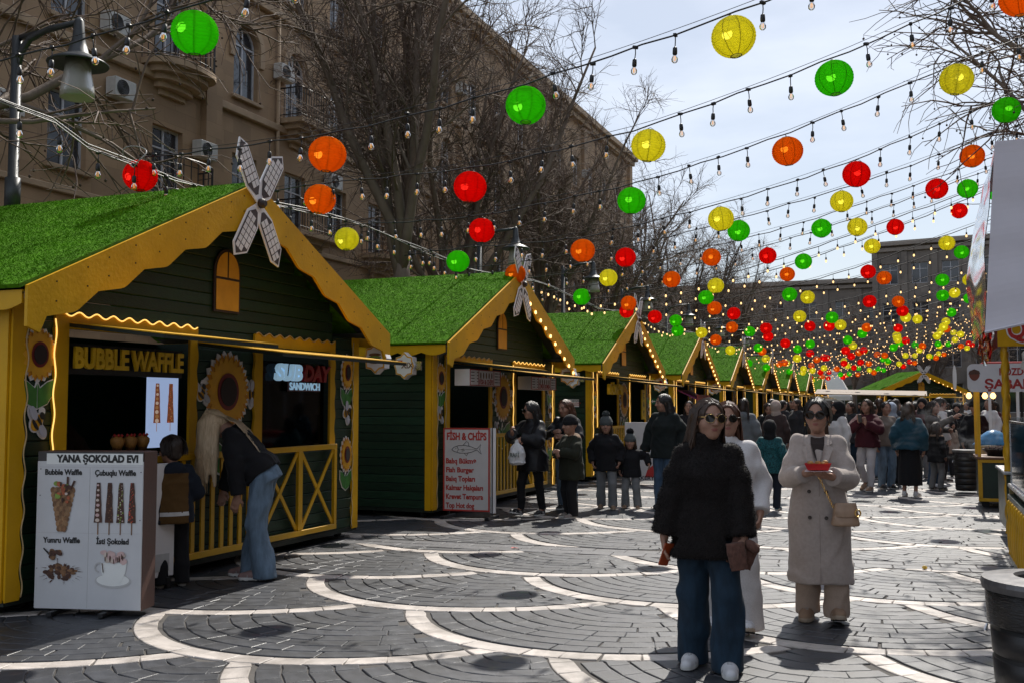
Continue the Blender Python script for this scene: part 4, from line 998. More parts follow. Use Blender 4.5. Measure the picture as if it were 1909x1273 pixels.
def rect_win(w, h):
    b = MB(); f = .06
    for y0, y1, z0, z1 in ((-w / 2, w / 2, 0, f), (-w / 2, w / 2, h - f, h), (-w / 2, -w / 2 + f, f, h - f), (w / 2 - f, w / 2, f, h - f), (-.03, .03, f, h - f)): b.box(0, .06, y0, y1, z0, z1)
    b.box(.002, .058, -w / 2 + f, -.03, h * .68, h * .68 + .045); b.box(.002, .058, .03, w / 2 - f, h * .68, h * .68 + .045)
    p = MB(); p.box(.012, .022, -w / 2 + f - .01, w / 2 - f + .01, f - .01, h - f + .01)
    return b.mesh('window', M_wfr), p.mesh('pane', M_wgl)
def arch_win(w, h):
    """h to the springing; semicircle above"""
    b = MB(); f = .06; n = 12; r = w / 2
    for y0, y1, z0, z1 in ((-r, r, 0, f), (-r, -r + f, f, h), (r - f, r, f, h), (-.03, .03, f, h + r - f), (-r + f, r - f, h - .03, h + .03)): b.box(0 if y0 != -.03 else .003, .06 if y0 != -.03 else .063, y0, y1, z0, z1)
    for k in range(n):
        a0, a1 = math.pi * k / n, math.pi * (k + 1) / n
        b.prism([(r * math.cos(a0), h + r * math.sin(a0)), (r * math.cos(a1), h + r * math.sin(a1)), ((r - f) * math.cos(a1), h + (r - f) * math.sin(a1)), ((r - f) * math.cos(a0), h + (r - f) * math.sin(a0))][::-1], FX, 0, .06)
    p = MB(); p.prism([(-r + f - .01, f - .01), (r - f + .01, f - .01), (r - f + .01, h)] + [((r - f + .01) * math.cos(math.pi * k / n), h + (r - f + .01) * math.sin(math.pi * k / n)) for k in range(1, n)] + [(-r + f - .01, h)], FX, .012, .022)
    s = MB()                                         # spandrel filling the square head, and the moulded arch
    for sg in (-1, 1):
        pts = [(sg * (r + .001), h), (sg * (r + .001), h + r + .001), (0, h + r + .001)] + [(sg * r * math.cos(math.pi / 2 * k / 6), h + r * math.sin(math.pi / 2 * k / 6)) for k in range(6, 0, -1)]
        s.prism(pts if sg > 0 else pts[::-1], FX, .05, .222)
    t = MB(); R1, R0 = r + .24, r + .03
    for k in range(n):
        a0, a1 = math.pi * k / n, math.pi * (k + 1) / n
        t.prism([(R1 * math.cos(a0), h + R1 * math.sin(a0)), (R1 * math.cos(a1), h + R1 * math.sin(a1)), (R0 * math.cos(a1), h + R0 * math.sin(a1)), (R0 * math.cos(a0), h + R0 * math.sin(a0))][::-1], FX, .225, .31)
    for sg in (-1, 1): t.box(.225, .30, sg * R0 if sg > 0 else -R1, R1 if sg > 0 else -R0, h - .5, h)
    return b.mesh('window', M_wfr), p.mesh('pane', M_wgl), s.mesh('spandrel', M_stone), t.mesh('window_arch', M_trim)
RW1 = rect_win(1.2, 1.85); AW = arch_win(1.2, 1.65)
def sill_mesh(w):
    b = MB(); b.cbox(.20, .36, -w / 2 - .12, w / 2 + .12, -.12, -.005, .015); return b.mesh('sill', M_trim)
SILL = sill_mesh(1.2)
def balcony_meshes(w, d, curved):
    b = MB(); n = 14
    out = [(0, -w / 2), (d, -w / 2), (d, w / 2), (0, w / 2)] if not curved else [(0, -w / 2)] + [(d * math.sin(math.pi * k / n) ** .6, -w / 2 * math.cos(math.pi * k / n)) for k in range(1, n)] + [(0, w / 2)]
    b.prism(out[::-1], lambda u, v, t: (u, v, t), -.16, 0)
    for q in range(4): b.prism([(u * (1 - .22 * (q + 1)), v * (1 - .14 * (q + 1))) for u, v in out][::-1], lambda u, v, t: (u, v, t), -.16 - .16 * (q + 1), -.161 - .16 * q)
    r = MB(); pts = []
    loop = out if curved else [(0, -w / 2 + .05), (d - .05, -w / 2 + .05), (d - .05, w / 2 - .05), (0, w / 2 - .05)]
    loop = [(u * .95, v * .97) for u, v in loop]
    r.tube([(u, v, .98) for u, v in loop], .025, 5); r.tube([(u, v, .12) for u, v in loop], .015, 4); r.tube([(u, v, .80) for u, v in loop], .012, 4)
    seg = []
    for (u0, v0), (u1, v1) in zip(loop, loop[1:]):
        l = math.hypot(u1 - u0, v1 - v0); k = max(1, int(l / .14))
        for q in range(k): r.bar((u0 + (u1 - u0) * q / k, v0 + (v1 - v0) * q / k, .0), (u0 + (u1 - u0) * q / k, v0 + (v1 - v0) * q / k, .98), .02, .02)
    return b.mesh('balcony', M_trim), r.mesh('railing', M_rail)
BALC = [balcony_meshes(2.4, 1.0, True), balcony_meshes(2.2, .9, False)]
def ac_mesh():
    b = MB(); b.cbox(.05, .36, -.36, .36, 0, .50, .02); f = MB()
    for r in (.20, .15, .10, .05): f.tube([(.37, -.10 + r * math.cos(a), .25 + r * math.sin(a)) for a in np.linspace(0, 6.2832, 17)], .012, 4)
    f.tube([(.362, -.10, .25), (.366, -.10, .25)], .21, 16, 0)
    return b.mesh('air_conditioner', M_ac), f.mesh('fan_grille', M_acd)
AC = ac_mesh()
def facade_wall(name, parent, y0, y1, z0, z1, holes, m, depth=.22, x=.22):
    """wall in the plane x with rectangular openings and reveals"""
    ye = sorted({y0, y1, *[h[0] for h in holes], *[h[1] for h in holes]}); ze = sorted({z0, z1, *[h[2] for h in holes], *[h[3] for h in holes]})
    b = MB()
    for i in range(len(ye) - 1):
        for k in range(len(ze) - 1):
            cy, cz = (ye[i] + ye[i + 1]) / 2, (ze[k] + ze[k + 1]) / 2
            if any(h[0] < cy < h[1] and h[2] < cz < h[3] for h in holes): continue
            b.add([(x, ye[i], ze[k]), (x, ye[i + 1], ze[k]), (x, ye[i + 1], ze[k + 1]), (x, ye[i], ze[k + 1])], [(0, 1, 2, 3)])
    for a0, a1, c0, c1 in holes:
        b.add([(x, a0, c0), (x, a1, c0), (x, a1, c1), (x, a0, c1), (x - depth, a0, c0), (x - depth, a1, c0), (x - depth, a1, c1), (x - depth, a0, c1)], [(0, 4, 5, 1), (1, 5, 6, 2), (2, 6, 7, 3), (3, 7, 4, 0)])
    return b.build(name, m, parent)
bld = empty('apartment_building', (-19, 0, 0), 0, 'long sandy stone apartment building behind the bare trees', 'building')
cols = [9.2, 12.2, 15.2, 18.4, 21.9, 25.3, 28.0, 30.6, 33.4, 36.4, 39.4] + [42.4 + 3.05 * k for k in range(9)]
FL = [(3.4, 'r'), (7.0, 'r'), (10.6, 'a'), (14.4, 'r')]
holes = []; rw = random.Random(8)
for z, kd in FL:
    for ci, y in enumerate(cols):
        if kd == 'a': holes.append((y - .6, y + .6, z + .25 - (.25 if ci in (4, 6) else 0), z + .25 + 1.65 + .6))
        else: holes.append((y - .6, y + .6, z + .25, z + .25 + 1.85))
facade_wall('wall', bld, 3, 70, 0, 19.2, holes, M_stone)
b = MB(); b.box(-14, .215, 70 - .02, 70, 0, 19.2); b.box(-14, .215, 3, 3.02, 0, 19.2); b.box(-14, .2, 3, 70, 19.15, 19.2); b.build('end_wall', M_stone, bld)
for (z, kd), fi in zip(FL, range(4)):
    for ci, y in enumerate(cols):
        if kd == 'a':
            w_ = ob('window', AW[0], bld, (.0, y, z + .25)); ob('pane', AW[1], w_); ob('spandrel', AW[2], w_); ob('window_arch', AW[3], w_)
        else:
            w_ = ob('window', RW1[0], bld, (.0, y, z + .25)); ob('pane', RW1[1], w_)
        bal = (ci % 4 == 0 and fi in (1, 2)) or (ci % 4 == 2 and fi in (1, 2) and ci > 4)
        if bal:
            bi = 0 if ci % 4 == 0 else 1
            q = ob('balcony', BALC[bi][0], bld, (.225, y + .1, z + .12)); ob('railing', BALC[bi][1], q)
        else: ob('sill', SILL, w_)
        if (ci * 7 + fi * 5) % 6 == 1 and fi > 0:
            q = ob('air_conditioner', AC[0], bld, (.225, y + 1.25, z + .3 + (fi % 2) * .7)); ob('fan_grille', AC[1], q)
for y, z in ((27.0, 11.9), (23.2, 8.5), (30.0, 9.0), (32.1, 12.0), (19.9, 9.3), (35.0, 8.6), (16.8, 12.3)):
    q = ob('air_conditioner', AC[0], bld, (.225, y, z)); ob('fan_grille', AC[1], q)
for z, h, d in ((6.6, .16, .10), (10.25, .22, .16), (13.9, .25, .2), (18.6, .3, .35), (18.9, .35, .6)):
    b = MB(); b.cbox(.221, .22 + d, 3, 70.1, z, z + h, .02); b.build('cornice', M_trim, bld)
for y in (3.3, 23.6, 41, 59, 69.6):
    b = MB(); b.cbox(.221, .42, y - .35, y + .35, 0, 18.55, .02); b.build('pilaster', M_stone, bld)
for ci in (5, 9, 14): 
    b = MB(); b.tube([(.32, cols[ci] + 1.55, 0), (.32, cols[ci] + 1.55, 18.5)], .06, 8); b.build('drainpipe', M_trim, bld, smooth=True)
b = MB(); b.prism([(18.4 + .55 * math.cos(a), 5.55 + .6 * math.sin(a)) for a in np.linspace(0, 6.1, 22)], FX, .221, .30); b.build('carved_panel', M_trim, bld)

M_stone2 = stone_mat('grey far building stone', (.20, .175, .15), .8)
M_trim2 = mat('grey far trim', (.24, .21, .18), .8, .15, 2)
def far_block(name, label, loc, rz, w, h, dep, rows, ncol, m):
    e = empty(name, loc, rz, label, 'building'); hs = []
    st_ = w / ncol
    for z, ww, hh in rows:
        for k in range(ncol): c = -w / 2 + st_ * (k + .5); hs.append((c - ww / 2, c + ww / 2, z, z + hh))
    facade_wall('wall', e, -w / 2, w / 2, 0, h, hs, m, .25, .25)
    b = MB(); b.box(-dep, .24, -w / 2, -w / 2 + .05, 0, h); b.box(-dep, .24, w / 2 - .05, w / 2, 0, h); b.box(-dep, .24, -w / 2, w / 2, h - .05, h); b.build('end_wall', m, e)
    for z, ww, hh in rows:
        fm = rect_win(ww, hh)
        for k in range(ncol):
            c = -w / 2 + st_ * (k + .5); q = ob('window', fm[0], e, (0, c, z)); ob('pane', fm[1], q)
    for z, d in ((h - .5, .5), (h - 1.0, .25), (h * .42, .2)):
        b = MB(); b.cbox(.251, .25 + d, -w / 2, w / 2, z, z + .35, .03); b.build('cornice', M_trim2, e)
    for k in range(ncol + 1):
        c = -w / 2 + st_ * k
        b = MB(); b.cbox(.2505, .38, c - .25, c + .25, 0, h - 1.05, .02); b.build('pilaster', m, e)
    return e
fbk = far_block('grey_building', 'low grey building closing the far end of the street', (-17.5, 104, 0), -math.pi / 2, 31, 13.9, 10, [(1.0, 1.7, 2.6), (6.4, 1.5, 2.4), (10.0, 1.3, 1.7)], 10, M_stone2)
fbk2 = far_block('grey_building', 'taller grey building at the right end of the street', (5.5, 98, 0), -math.pi / 2 - .16, 18, 16.6, 12, [(1.0, 1.6, 2.6), (5.0, 1.4, 2.1), (8.8, 1.4, 2.1), (12.6, 1.4, 1.9)], 7, M_stone2)
# unseen facing row on the right, added to keep sky light off the stall fronts
bld_shade = empty('apartment_building', (17, 0, 0), math.pi, 'unseen stone building added on the right to shade the stall fronts', 'building')
h2 = [(-y - .6, -y + .6, z, z + 1.85) for z in (3.6, 7.2, 10.8, 14.4) for y in np.arange(-16, 88, 4.0)]
facade_wall('wall', bld_shade, -90, 20, 0, 18, h2, M_stone)
b = MB(); b.box(-12, .21, -90, -89.9, 0, 18); b.box(-12, .21, 19.9, 20, 0, 18); b.box(-12, .2, -90, 20, 17.9, 18); b.build('end_wall', M_stone, bld_shade)
for z in (3.6, 7.2, 10.8, 14.4):
    for y in np.arange(-16, 88, 4.0): q = ob('window', RW1[0], bld_shade, (0, -y, z)); ob('pane', RW1[1], q)
# ------------------------------------------------------------------ trees
M_bark = mat('mottled grey bark', (.115, .085, .064), .85, .4, 5, .6, 25, col2=(.20, .155, .12), stretch=(1, 1, .4))
M_twig = mat('brown twigs', (.13, .09, .068), .8, .3, 4)
M_ball = mat('dry seed ball', (.05, .03, .02), .9, .3, 40)
def make_tree_meshes(seed, H=13., limbs=6, spread=1.0, droop=.0, l4=6, balls=0, zfork=3.6, nb=9, lr=.135, ela=(.55, 1.15)):
    rn = random.Random(seed); tk = MB(); cr = MB()
    nrm = lambda: Vector((rn.gauss(0, 1), rn.gauss(0, 1), rn.gauss(0, 1)))
    def path(p, d, L, n, wob, up):
        pts = [Vector(p)]; d = Vector(d).normalized()
        for k in range(n):
            d = (d + nrm() * wob + Vector((0, 0, up))).normalized(); pts.append(pts[-1] + d * (L / n))
        return pts
    tp = path((0, 0, -.1), (rn.uniform(-.06, .06), rn.uniform(-.06, .06), 1), zfork + .1, 7, .04, .05)
    tk.tube(tp, [.27 - .012 * k for k in range(8)], 12)
    top = tp[-1]
    def along(pts, t):
        x = t * (len(pts) - 1); i = min(int(x), len(pts) - 2); return pts[i].lerp(pts[i + 1], x - i), (pts[i + 1] - pts[i]).normalized()
    for i in range(limbs):
        a = 2 * math.pi * (i + rn.uniform(-.25, .25)) / limbs; el = rn.uniform(*ela) if i else 1.4
        d = Vector((math.cos(a) * math.cos(el) * spread, math.sin(a) * math.cos(el) * spread, math.sin(el)))
        L1 = rn.uniform(.60, .85) * (H - zfork); p1 = path(top - Vector((0, 0, rn.uniform(0, .8))), d, L1, 9, .10, .05)
        cr.tube(p1, [lr * (1 - .085 * k) for k in range(10)], 8)
        for j in range(nb):
            t = .16 + .84 * (j + rn.random()) / nb; q, dd = along(p1, t)
            d2 = (dd + nrm() * .62 + Vector((0, 0, .12))).normalized(); L2 = rn.uniform(.20, .30) * min(9.5, H - zfork) * (1.2 - .45 * t)
            p2 = path(q, d2, L2, 6, .13, .03 - droop * .5); r2 = .045 * (1.1 - .6 * t)
            cr.tube(p2, [r2 * (1 - .13 * k) for k in range(7)], 5, 0, False)
            for k in range(8):
                t3 = .15 + .85 * (k + rn.random()) / 8; q3, d3 = along(p2, t3); d3 = (d3 + nrm() * .6 + Vector((0, 0, -droop))).normalized()
                L3 = rn.uniform(.8, 1.5) * (1.2 - .4 * t3); p3 = path(q3, d3, L3, 4, .16, .02 - droop)
                cr.tube(p3, [.016, .013, .011, .008, .006], 4, 1, False)
                for m in range(l4):
                    t4 = .12 + .88 * (m + rn.random()) / l4; q4, d4 = along(p3, t4); d4 = (d4 + nrm() * .65 + Vector((0, 0, -droop))).normalized()
                    p4 = path(q4, d4, rn.uniform(.3, .75), 3, .2, -droop * .6); cr.tube(p4, [.0075, .0065, .0055, .004], 3, 1, False)
                    if balls and rn.random() < balls:
                        e = p4[-1]; cr.tube([e, e - Vector((0, 0, .05))], .002, 3, 1, False); cr.lathe([(.003, .018), (.016, .008), (.016, -.008), (.003, -.018)], e - Vector((0, 0, .06)), 6, 2)
    return tk.mesh('trunk', M_bark, True), cr.mesh('crown', [M_bark, M_twig, M_ball], True)
TREES = [make_tree_meshes(11, 18., 8, .7, .0, 9, zfork=5.2, nb=12, ela=(1.0, 1.4)), make_tree_meshes(23, 17., 9, .8, .0, 9, zfork=4.6, nb=12, ela=(.85, 1.35)), make_tree_meshes(5, 12., 9, 1.45, .09, 5, .2, 4.4, lr=.075)]
tl = [(-11.8, 7.9, 2, 2.4, 1.12, 'bare tree with drooping twigs and seed balls at the upper left'), (-11.3, 21.3, 0, .4, 1.0, 'large bare tree behind the gap between the first two stalls'),
      (-12.5, 27.4, 1, 1.9, .95, 'bare tree behind the second stall'), (-12.0, 33.0, 0, 3.1, .80, 'bare tree behind the third stall'), (-12.0, 39.5, 1, 4.6, .80, 'bare tree behind the fourth stall'),
      (-11.5, 46.5, 0, 5.2, .76, 'bare tree behind the fifth stall'), (-11.5, 55.0, 1, .9, .78, 'bare tree behind the sixth stall'), (-11.0, 64.0, 0, 2.2, .72, 'bare tree behind the seventh stall'), (-10.0, 76.0, 1, 3.3, .70, 'bare tree past the end of the stall row'),
      (-5.0, 90.0, 0, 1.2, .62, 'bare tree before the low grey building'), (1.4, 88.0, 1, 2.5, .66, 'bare tree before the taller grey building'), (5.0, 84.0, 0, 4.0, .66, 'bare tree at the far right end of the street'),
      (-16.0, 86.0, 1, 5.5, .62, 'bare tree before the left part of the low grey building'), (-9.5, 92.0, 0, 3.9, .6, 'bare tree before the middle of the low grey building'), (-2.2, 82.0, 1, 1.7, .55, 'slim bare tree near the meeting of the two grey buildings'),
      (3.3, 14.2, 2, 1.4, .84, 'bare tree whose twigs reach in at the upper right')]
for x, y, k, rz, sc, lab in tl:
    e = empty('bare_tree', (x, y, 0), rz, lab, 'tree', 'bare street trees'); e.scale = (sc, sc, sc)
    ob('trunk', TREES[k][0], e); ob('crown', TREES[k][1], e)
# ------------------------------------------------------------------ street lamps
M_lampg = mat('grey green lamp metal', (.05, .055, .058), .45, .2, 12, metal=.3)
M_frost = mat('frosted lamp shade', (.42, .40, .36), .35, .1, 8, trans=.3)
def lamp_meshes():
    p = MB(); p.tube([(0, 0, 0), (0, 0, .9), (0, 0, .92), (0, 0, 5.95)], [.10, .10, .065, .06], 12); p.lathe([(.09, 3.9), (.09, 4.25)], n=12)
    a = MB(); a.tube([(0, 0, 5.55), (.06, 0, 5.75), (.2, 0, 5.90), (.5, 0, 5.98), (.95, 0, 6.0)], [.045, .045, .04, .035, .03], 8); a.bar((.02, 0, 5.93), (.98, 0, 6.0), .05, .045)
    s = MB(); s.lathe([(.02, 6.05), (.055, 6.0), (.07, 5.80), (.12, 5.62), (.30, 5.53), (.34, 5.50), (.335, 5.485), (.12, 5.56)], (.95, 0, 0), 24)
    g = MB(); g.lathe([(.13, 5.555), (.15, 5.40), (.185, 5.20), (.19, 5.10), (.17, 5.10)], (.95, 0, 0), 20)
    return p.mesh('post', M_lampg, True), a.mesh('arm', M_lampg, True), s.mesh('lamp_cap', M_lampg, True), g.mesh('lamp_shade', M_frost, True)
LP = lamp_meshes()
for k, y in enumerate((8.85, 22.6, 28.9, 35.5, 42.5, 50, 58)):
    e = empty('street_lamp', (-9.85, y, 0), 0, f'tall street lamp on a bracket arm behind the stalls, {NTH[k]} from the left', 'street lamp', 'street lamps behind the stalls')
    e.scale = (1, 1, .97 if k else 1.0)
    for nm, me in zip(('post', 'arm', 'lamp_cap', 'lamp_shade'), LP): ob(nm, me, e)
# ------------------------------------------------------------------ food carts and bins on the right
M_cgreen = mat('cart dark green paint', (.010, .026, .018), .35, .25, 6)
M_film = mat('clear shiny film', (.75, .75, .80), .07, .1, 3, metal=.95)
M_canv = mat('white canopy sheet', (.62, .60, .66), .55, .06, 2)
M_smoked = glass_mat('cart glass', (.72, .74, .76), .05, .10)
# nearest cart: counter with balusters, glass screen and a tall wrapped sign above it
ca = empty('food_cart', (.80, 9.1, 0), 0, 'nearest food cart at the right edge with yellow balusters and tall white canopy', 'food cart')
b = MB(); b.cbox(.03, 1.8, .0, 1.80, .12, .80, .01); b.build('body', M_cgreen, ca)
b = MB(); b.cbox(-.02, 1.85, -.05, 1.84, .801, .84, .008); b.build('counter_top', M_steel, ca)
bl = MB(); bl.lathe([(.02, 0), (.034, .02), (.030, .05), (.038, .10), (.042, .22), (.030, .36), (.038, .44), (.032, .47), (.036, .50), (.022, .52)], n=12)
blm = bl.mesh('baluster', M_yel2, True)
for k in range(8): ob('baluster', blm, ca, (-.012, .10 + k * .215, .18))
b = MB(); b.cbox(-.03, .028, .02, 1.75, .70, .745, .004); b.cbox(-.03, .028, .02, 1.75, .13, .18, .004); b.build('baluster_rail', M_cgreen, ca)
b = MB(); b.cbox(-.012, .028, 1.755, 1.80, .13, .80, .004); b.build('corner_post', mat('dull gold edge', (.30, .22, .09), .5), ca)
b = MB(); b.box(.01, .018, .1, 1.75, .845, 1.42); b.box(.02, 1.7, 1.76, 1.768, .845, 1.42); b.build('glass_screen', M_smoked, ca)
b = MB(); b.bar((.014, .1, 1.43), (.014, 1.77, 1.43), .02, .02); b.bar((.014, 1.77, .84), (.014, 1.77, 1.42), .02, .02); b.build('screen_rail', M_steel, ca)
for x_, y_ in ((.2, .15), (1.6, .15), (.2, 1.6), (1.6, 1.6)):
    b = MB(); b.tube([(x_, y_ - .02, .06), (x_, y_ + .02, .06)], .06, 14); b.build('wheel', M_wheel, ca)
for x_, y_ in ((.3, 1.70), (1.7, .1), (1.7, 1.7)):
    b = MB(); b.bar((x_, y_, .84), (x_, y_, 2.4), .05, .05); b.build('canopy_post', M_steel, ca)
b = MB(); n = 14                                    # canopy: front sheet with a swooping lower edge, and sides
fr = [(-.14, 3.80), (1.6, 3.86)] + [(1.6 - 1.86 * k / n, 2.42 - .22 * (k / n) ** 2 + .0 * k) for k in range(n + 1)]
nx, nz = 26, 30; gv = []
for i in range(nx + 1):
    for j in range(nz + 1):
        s_, t = i / nx, j / nz; u = -.26 + .12 * t + (1.6 + .26 - .12 * t) * s_; z0_ = 2.20 + .22 * (1 - (1 - s_) ** 2) ; z_ = z0_ + (3.83 - z0_) * t
        gv.append((u, .40 + .012 * math.sin(5 * s_ + 3 * t) + .010 * math.sin(13 * s_ * (1.2 - t) + 2) * (1 - t) + .006 * math.sin(21 * t + 4 * s_), z_))
for dy in (0, .012): b.add([(x_, y_ + dy, z_) for x_, y_, z_ in gv], [(i * (nz + 1) + j, (i + 1) * (nz + 1) + j, (i + 1) * (nz + 1) + j + 1, i * (nz + 1) + j + 1) for i in range(nx) for j in range(nz)])
b.tube([(x_, y_ + .006, z_) for x_, y_, z_ in gv[0::nz + 1]], .014, 6)
b.box(-.12, 1.6, .44, 2.3, 3.76, 3.79); b.box(1.57, 1.6, .44, 2.3, 2.4, 3.75)
b.build('canopy', M_canv, ca)
b = MB(); nu, nv = 10, 12                            # crinkled clear film down the street side
vv = []
for i in range(nu + 1):
    for j in range(nv + 1):
        t, s_ = j / nv, i / nu; x_ = -.14 - .12 * (1 - t) - .10 * math.sin(math.pi * min(1, t * 1.1)) * (.3 + .7 * s_) + .018 * math.sin(7 * s_ + 5 * t) * math.sin(9 * t); vv.append((x_, .44 + 1.9 * s_, 2.22 + 1.55 * t))
for dx in (0, .006):
    b.add([(x_ + dx, y_, z_) for x_, y_, z_ in vv], [(i * (nv + 1) + j, (i + 1) * (nv + 1) + j, (i + 1) * (nv + 1) + j + 1, i * (nv + 1) + j + 1) for i in range(nu) for j in range(nv)])
b.build('clear_film', M_film, ca, smooth=True)
# second cart: twisted yellow posts and a yellow sign board
cb_ = empty('food_cart', (.93, 13.2, 0), 0, 'second food cart with twisted yellow post and red lettered yellow sign', 'food cart')
def twisted(parent, x, y, z0, z1):
    b = MB(); n = 8; k = int((z1 - z0) / .03)
    v = []; f = []
    for i in range(k + 1):
        z = z0 + (z1 - z0) * i / k
        for j in range(n):
            a = 2 * math.pi * j / n + z * 9; r = .036 + .010 * math.cos(3 * (2 * math.pi * j / n)); v.append((x + r * math.cos(a), y + r * math.sin(a), z))
    f = [(i * n + j, i * n + (j + 1) % n, (i + 1) * n + (j + 1) % n, (i + 1) * n + j) for i in range(k) for j in range(n)]
    b.add(v, f); return b.build('twisted_post', M_yel2, parent, smooth=True)
for x_, y_ in ((.02, .05), (.125, 1.3), (1.5, .05), (1.5, 1.3)): twisted(cb_, x_, y_, .1, 2.27)
b = MB(); b.cbox(.0, 1.55, .0, 1.35, .12, .78, .01); b.build('body', M_cgreen, cb_)
b = MB(); b.cbox(-.03, 1.58, -.03, 1.38, .781, .82, .008); b.build('counter_top', M_steel, cb_)
b = MB(); b.box(.06, 1.5, .02, .028, .83, 1.45); b.build('glass_screen', M_smoked, cb_)
b = MB(); b.cbox(-.05, 1.6, -.02, .0, 2.27, 2.58, .004); sb = b.build('sign_board', M_yel, cb_)
b = MB(); b.cbox(-.07, -.052, -.02, 1.4, 2.25, 2.62, .004); b.build('side_fascia', mat('deep red fascia', (.14, .010, .014), .45, .2, 8), cb_)
b = MB(); b.box(-.04, 1.58, .01, 1.38, 2.58, 2.61); b.build('roof', M_redl, cb_)
text('QIDA', .30, M_white, sb, (.36, -.0245, 2.45), (1, 0, 0), (0, 0, 1), .001, .022, width=.66, name='sign_letters'); text('QIDA', .30, M_redl, sb, (.36, -.029, 2.45), (1, 0, 0), (0, 0, 1), .002, .008, width=.62, name='sign_letters')
b = MB(); b.tube([(.25, -.05, 2.18), (.25, -.14, 2.10)], .055, 10); b.lathe([(.06, 0), (.08, -.1)], (.25, -.14, 2.1), 10); b.build('spot_lamp', M_ac, cb_)
rn = random.Random(2); g_ = MB()
for k in range(60):
    x_, y_ = -.10 - rn.random() * .1, rn.uniform(-.05, 1.0); z_ = 2.60 - rn.random() * .1; l = rn.uniform(.2, .45); w_ = .012; a = rn.random() * 3
    pts = [(x_ + .01 * math.sin(q * 1.3 + k), y_ + .012 * math.cos(q * 1.7 + k), z_ - l * q / 6) for q in range(7)]
    v = []
    for q, p in enumerate(pts): v += [(p[0] - w_ * math.cos(a + q * .5), p[1] - w_ * math.sin(a + q * .5), p[2]), (p[0] + w_ * math.cos(a + q * .5), p[1] + w_ * math.sin(a + q * .5), p[2])]
    g_.add(v, [(2 * q, 2 * q + 1, 2 * q + 3, 2 * q + 2) for q in range(6)], k % 3)
tag(g_.build('tinsel', [mat('red foil', (.55, .02, .02), .15, .2, metal=.9), mat('silver foil', (.8, .75, .72), .12, .1, metal=1), mat('copper foil', (.6, .2, .08), .18, .2, metal=.9)], cb_), kind='stuff')
# chestnut cart
cc = empty('food_cart', (.86, 17.55, 0), 0, 'green and yellow chestnut roasting cart under a white sign', 'food cart')
b = MB(); b.cbox(.0, 1.5, .0, .95, .13, .74, .006); b.build('body', M_cgreen, cc)
b = MB()
for z0, z1 in ((.10, .15), (.70, .75)): b.cbox(-.02, 1.52, -.025, -.001, z0, z1, .004)
for x0_, x1_ in ((-.02, .04), (1.46, 1.52), (.60, .64)): b.cbox(x0_, x1_, -.0255, -.002, .151, .699, .004)
b.build('yellow_trim', M_yel2, cc)
for x0_ in (.33, .80):
    b = MB(); b.cbox(x0_, x0_ + .24, -.02, -.003, .24, .60, .01); p_ = b.build('raised_panel', M_yel2, cc); b = MB(); b.prism([(x0_ + .05, .29), (x0_ + .19, .29), (x0_ + .19, .55), (x0_ + .05, .55)], lambda u, v, t: (u, -.021 - t, v), 0, .014); b.build('panel_field', M_yel2, p_)
b = MB(); b.cbox(-.04, 1.54, -.05, 1.0, .751, .79, .006); b.build('counter_top', mat('wooden counter edge', (.16, .08, .04), .5, .3, 8), cc)
for x_, y_ in ((.01, .02), (1.48, .02), (.01, .92), (1.48, .92)):
    b = MB(); b.bar((x_, y_, .79), (x_, y_, 2.0), .045, .045); b.build('roof_post', M_yel2, cc)
for x_, y_ in ((.08, .06), (1.4, .06), (.08, .85), (1.4, .85)):
    b = MB(); b.tube([(x_, y_ - .02, .06), (x_, y_ + .02, .06)], .06, 12); b.build('wheel', M_wheel, cc)
rr_ = .08; sx0, sx1, sz0, sz1 = -.14, 1.55, 1.80, 2.23; oc = []
for cx_, cz_, a0 in ((sx1 - rr_, sz1 - rr_, 0), (sx0 + rr_, sz1 - rr_, 90), (sx0 + rr_, sz0 + rr_, 180), (sx1 - rr_, sz0 + rr_, 270)):
    for q in range(6): oc.append((cx_ + rr_ * math.cos(R_(a0 + 18 * q)), cz_ + rr_ * math.sin(R_(a0 + 18 * q))))
b = MB(); b.prism(oc, lambda u, v, t: (u, -.10 - t, v), 0, .06); sg_ = b.build('sign_board', mat('white sign board', (.62, .62, .66), .45, .05), cc)
text('KOZDƏ', .15, M_red_l, sg_, (.52, -.162, 2.10), (1, 0, 0), (0, 0, 1), .001, .005, width=.42, name='sign_letters'); text('ŞABALID', .20, M_red_l, sg_, (.52, -.162, 1.91), (1, 0, 0), (0, 0, 1), .001, .007, width=.84, name='sign_letters')
b = MB(); b.prism([(-.04 + .075 * math.cos(a) * (1 - .25 * max(0, -math.sin(a))), 2.05 + .08 * math.sin(a)) for a in np.linspace(0, 6.1, 20)], lambda u, v, t: (u, -.162 - t, v), 0, .002, 0)
b.prism([(-.125, 2.07), (.045, 2.07), (.03, 2.12), (-.04, 2.15), (-.11, 2.12)], lambda u, v, t: (u, -.166 - t, v), 0, .002, 1); b.build('chestnut_print', [mat('chestnut brown', (.16, .035, .018), .5), M_choc], sg_)
b = MB(); b.prism([(-.03 + .16 * math.cos(a) * .3, 2.02 + .2 * math.sin(a)) for a in np.linspace(0, 6.1, 18)], lambda u, v, t: (-.30 + u * .6, -.05 + t, v), 0, .08); b.build('round_sign', M_white, cc)
for k, (x_, y_) in enumerate(((-.12, -.03), (.12, .2), (.24, .25))):
    b = MB(); b.lathe([(.012, .06), (.03, .03), (.045, 0), (.03, -.035), (.004, -.05)], (x_, y_, 1.74), 10); b.build('lit_bulb', M_bulbglow, cc, smooth=True); b = MB(); b.tube([(x_, y_, 1.79), (x_, y_, 1.86)], .02, 6); b.build('bulb_socket', M_sock, cc)
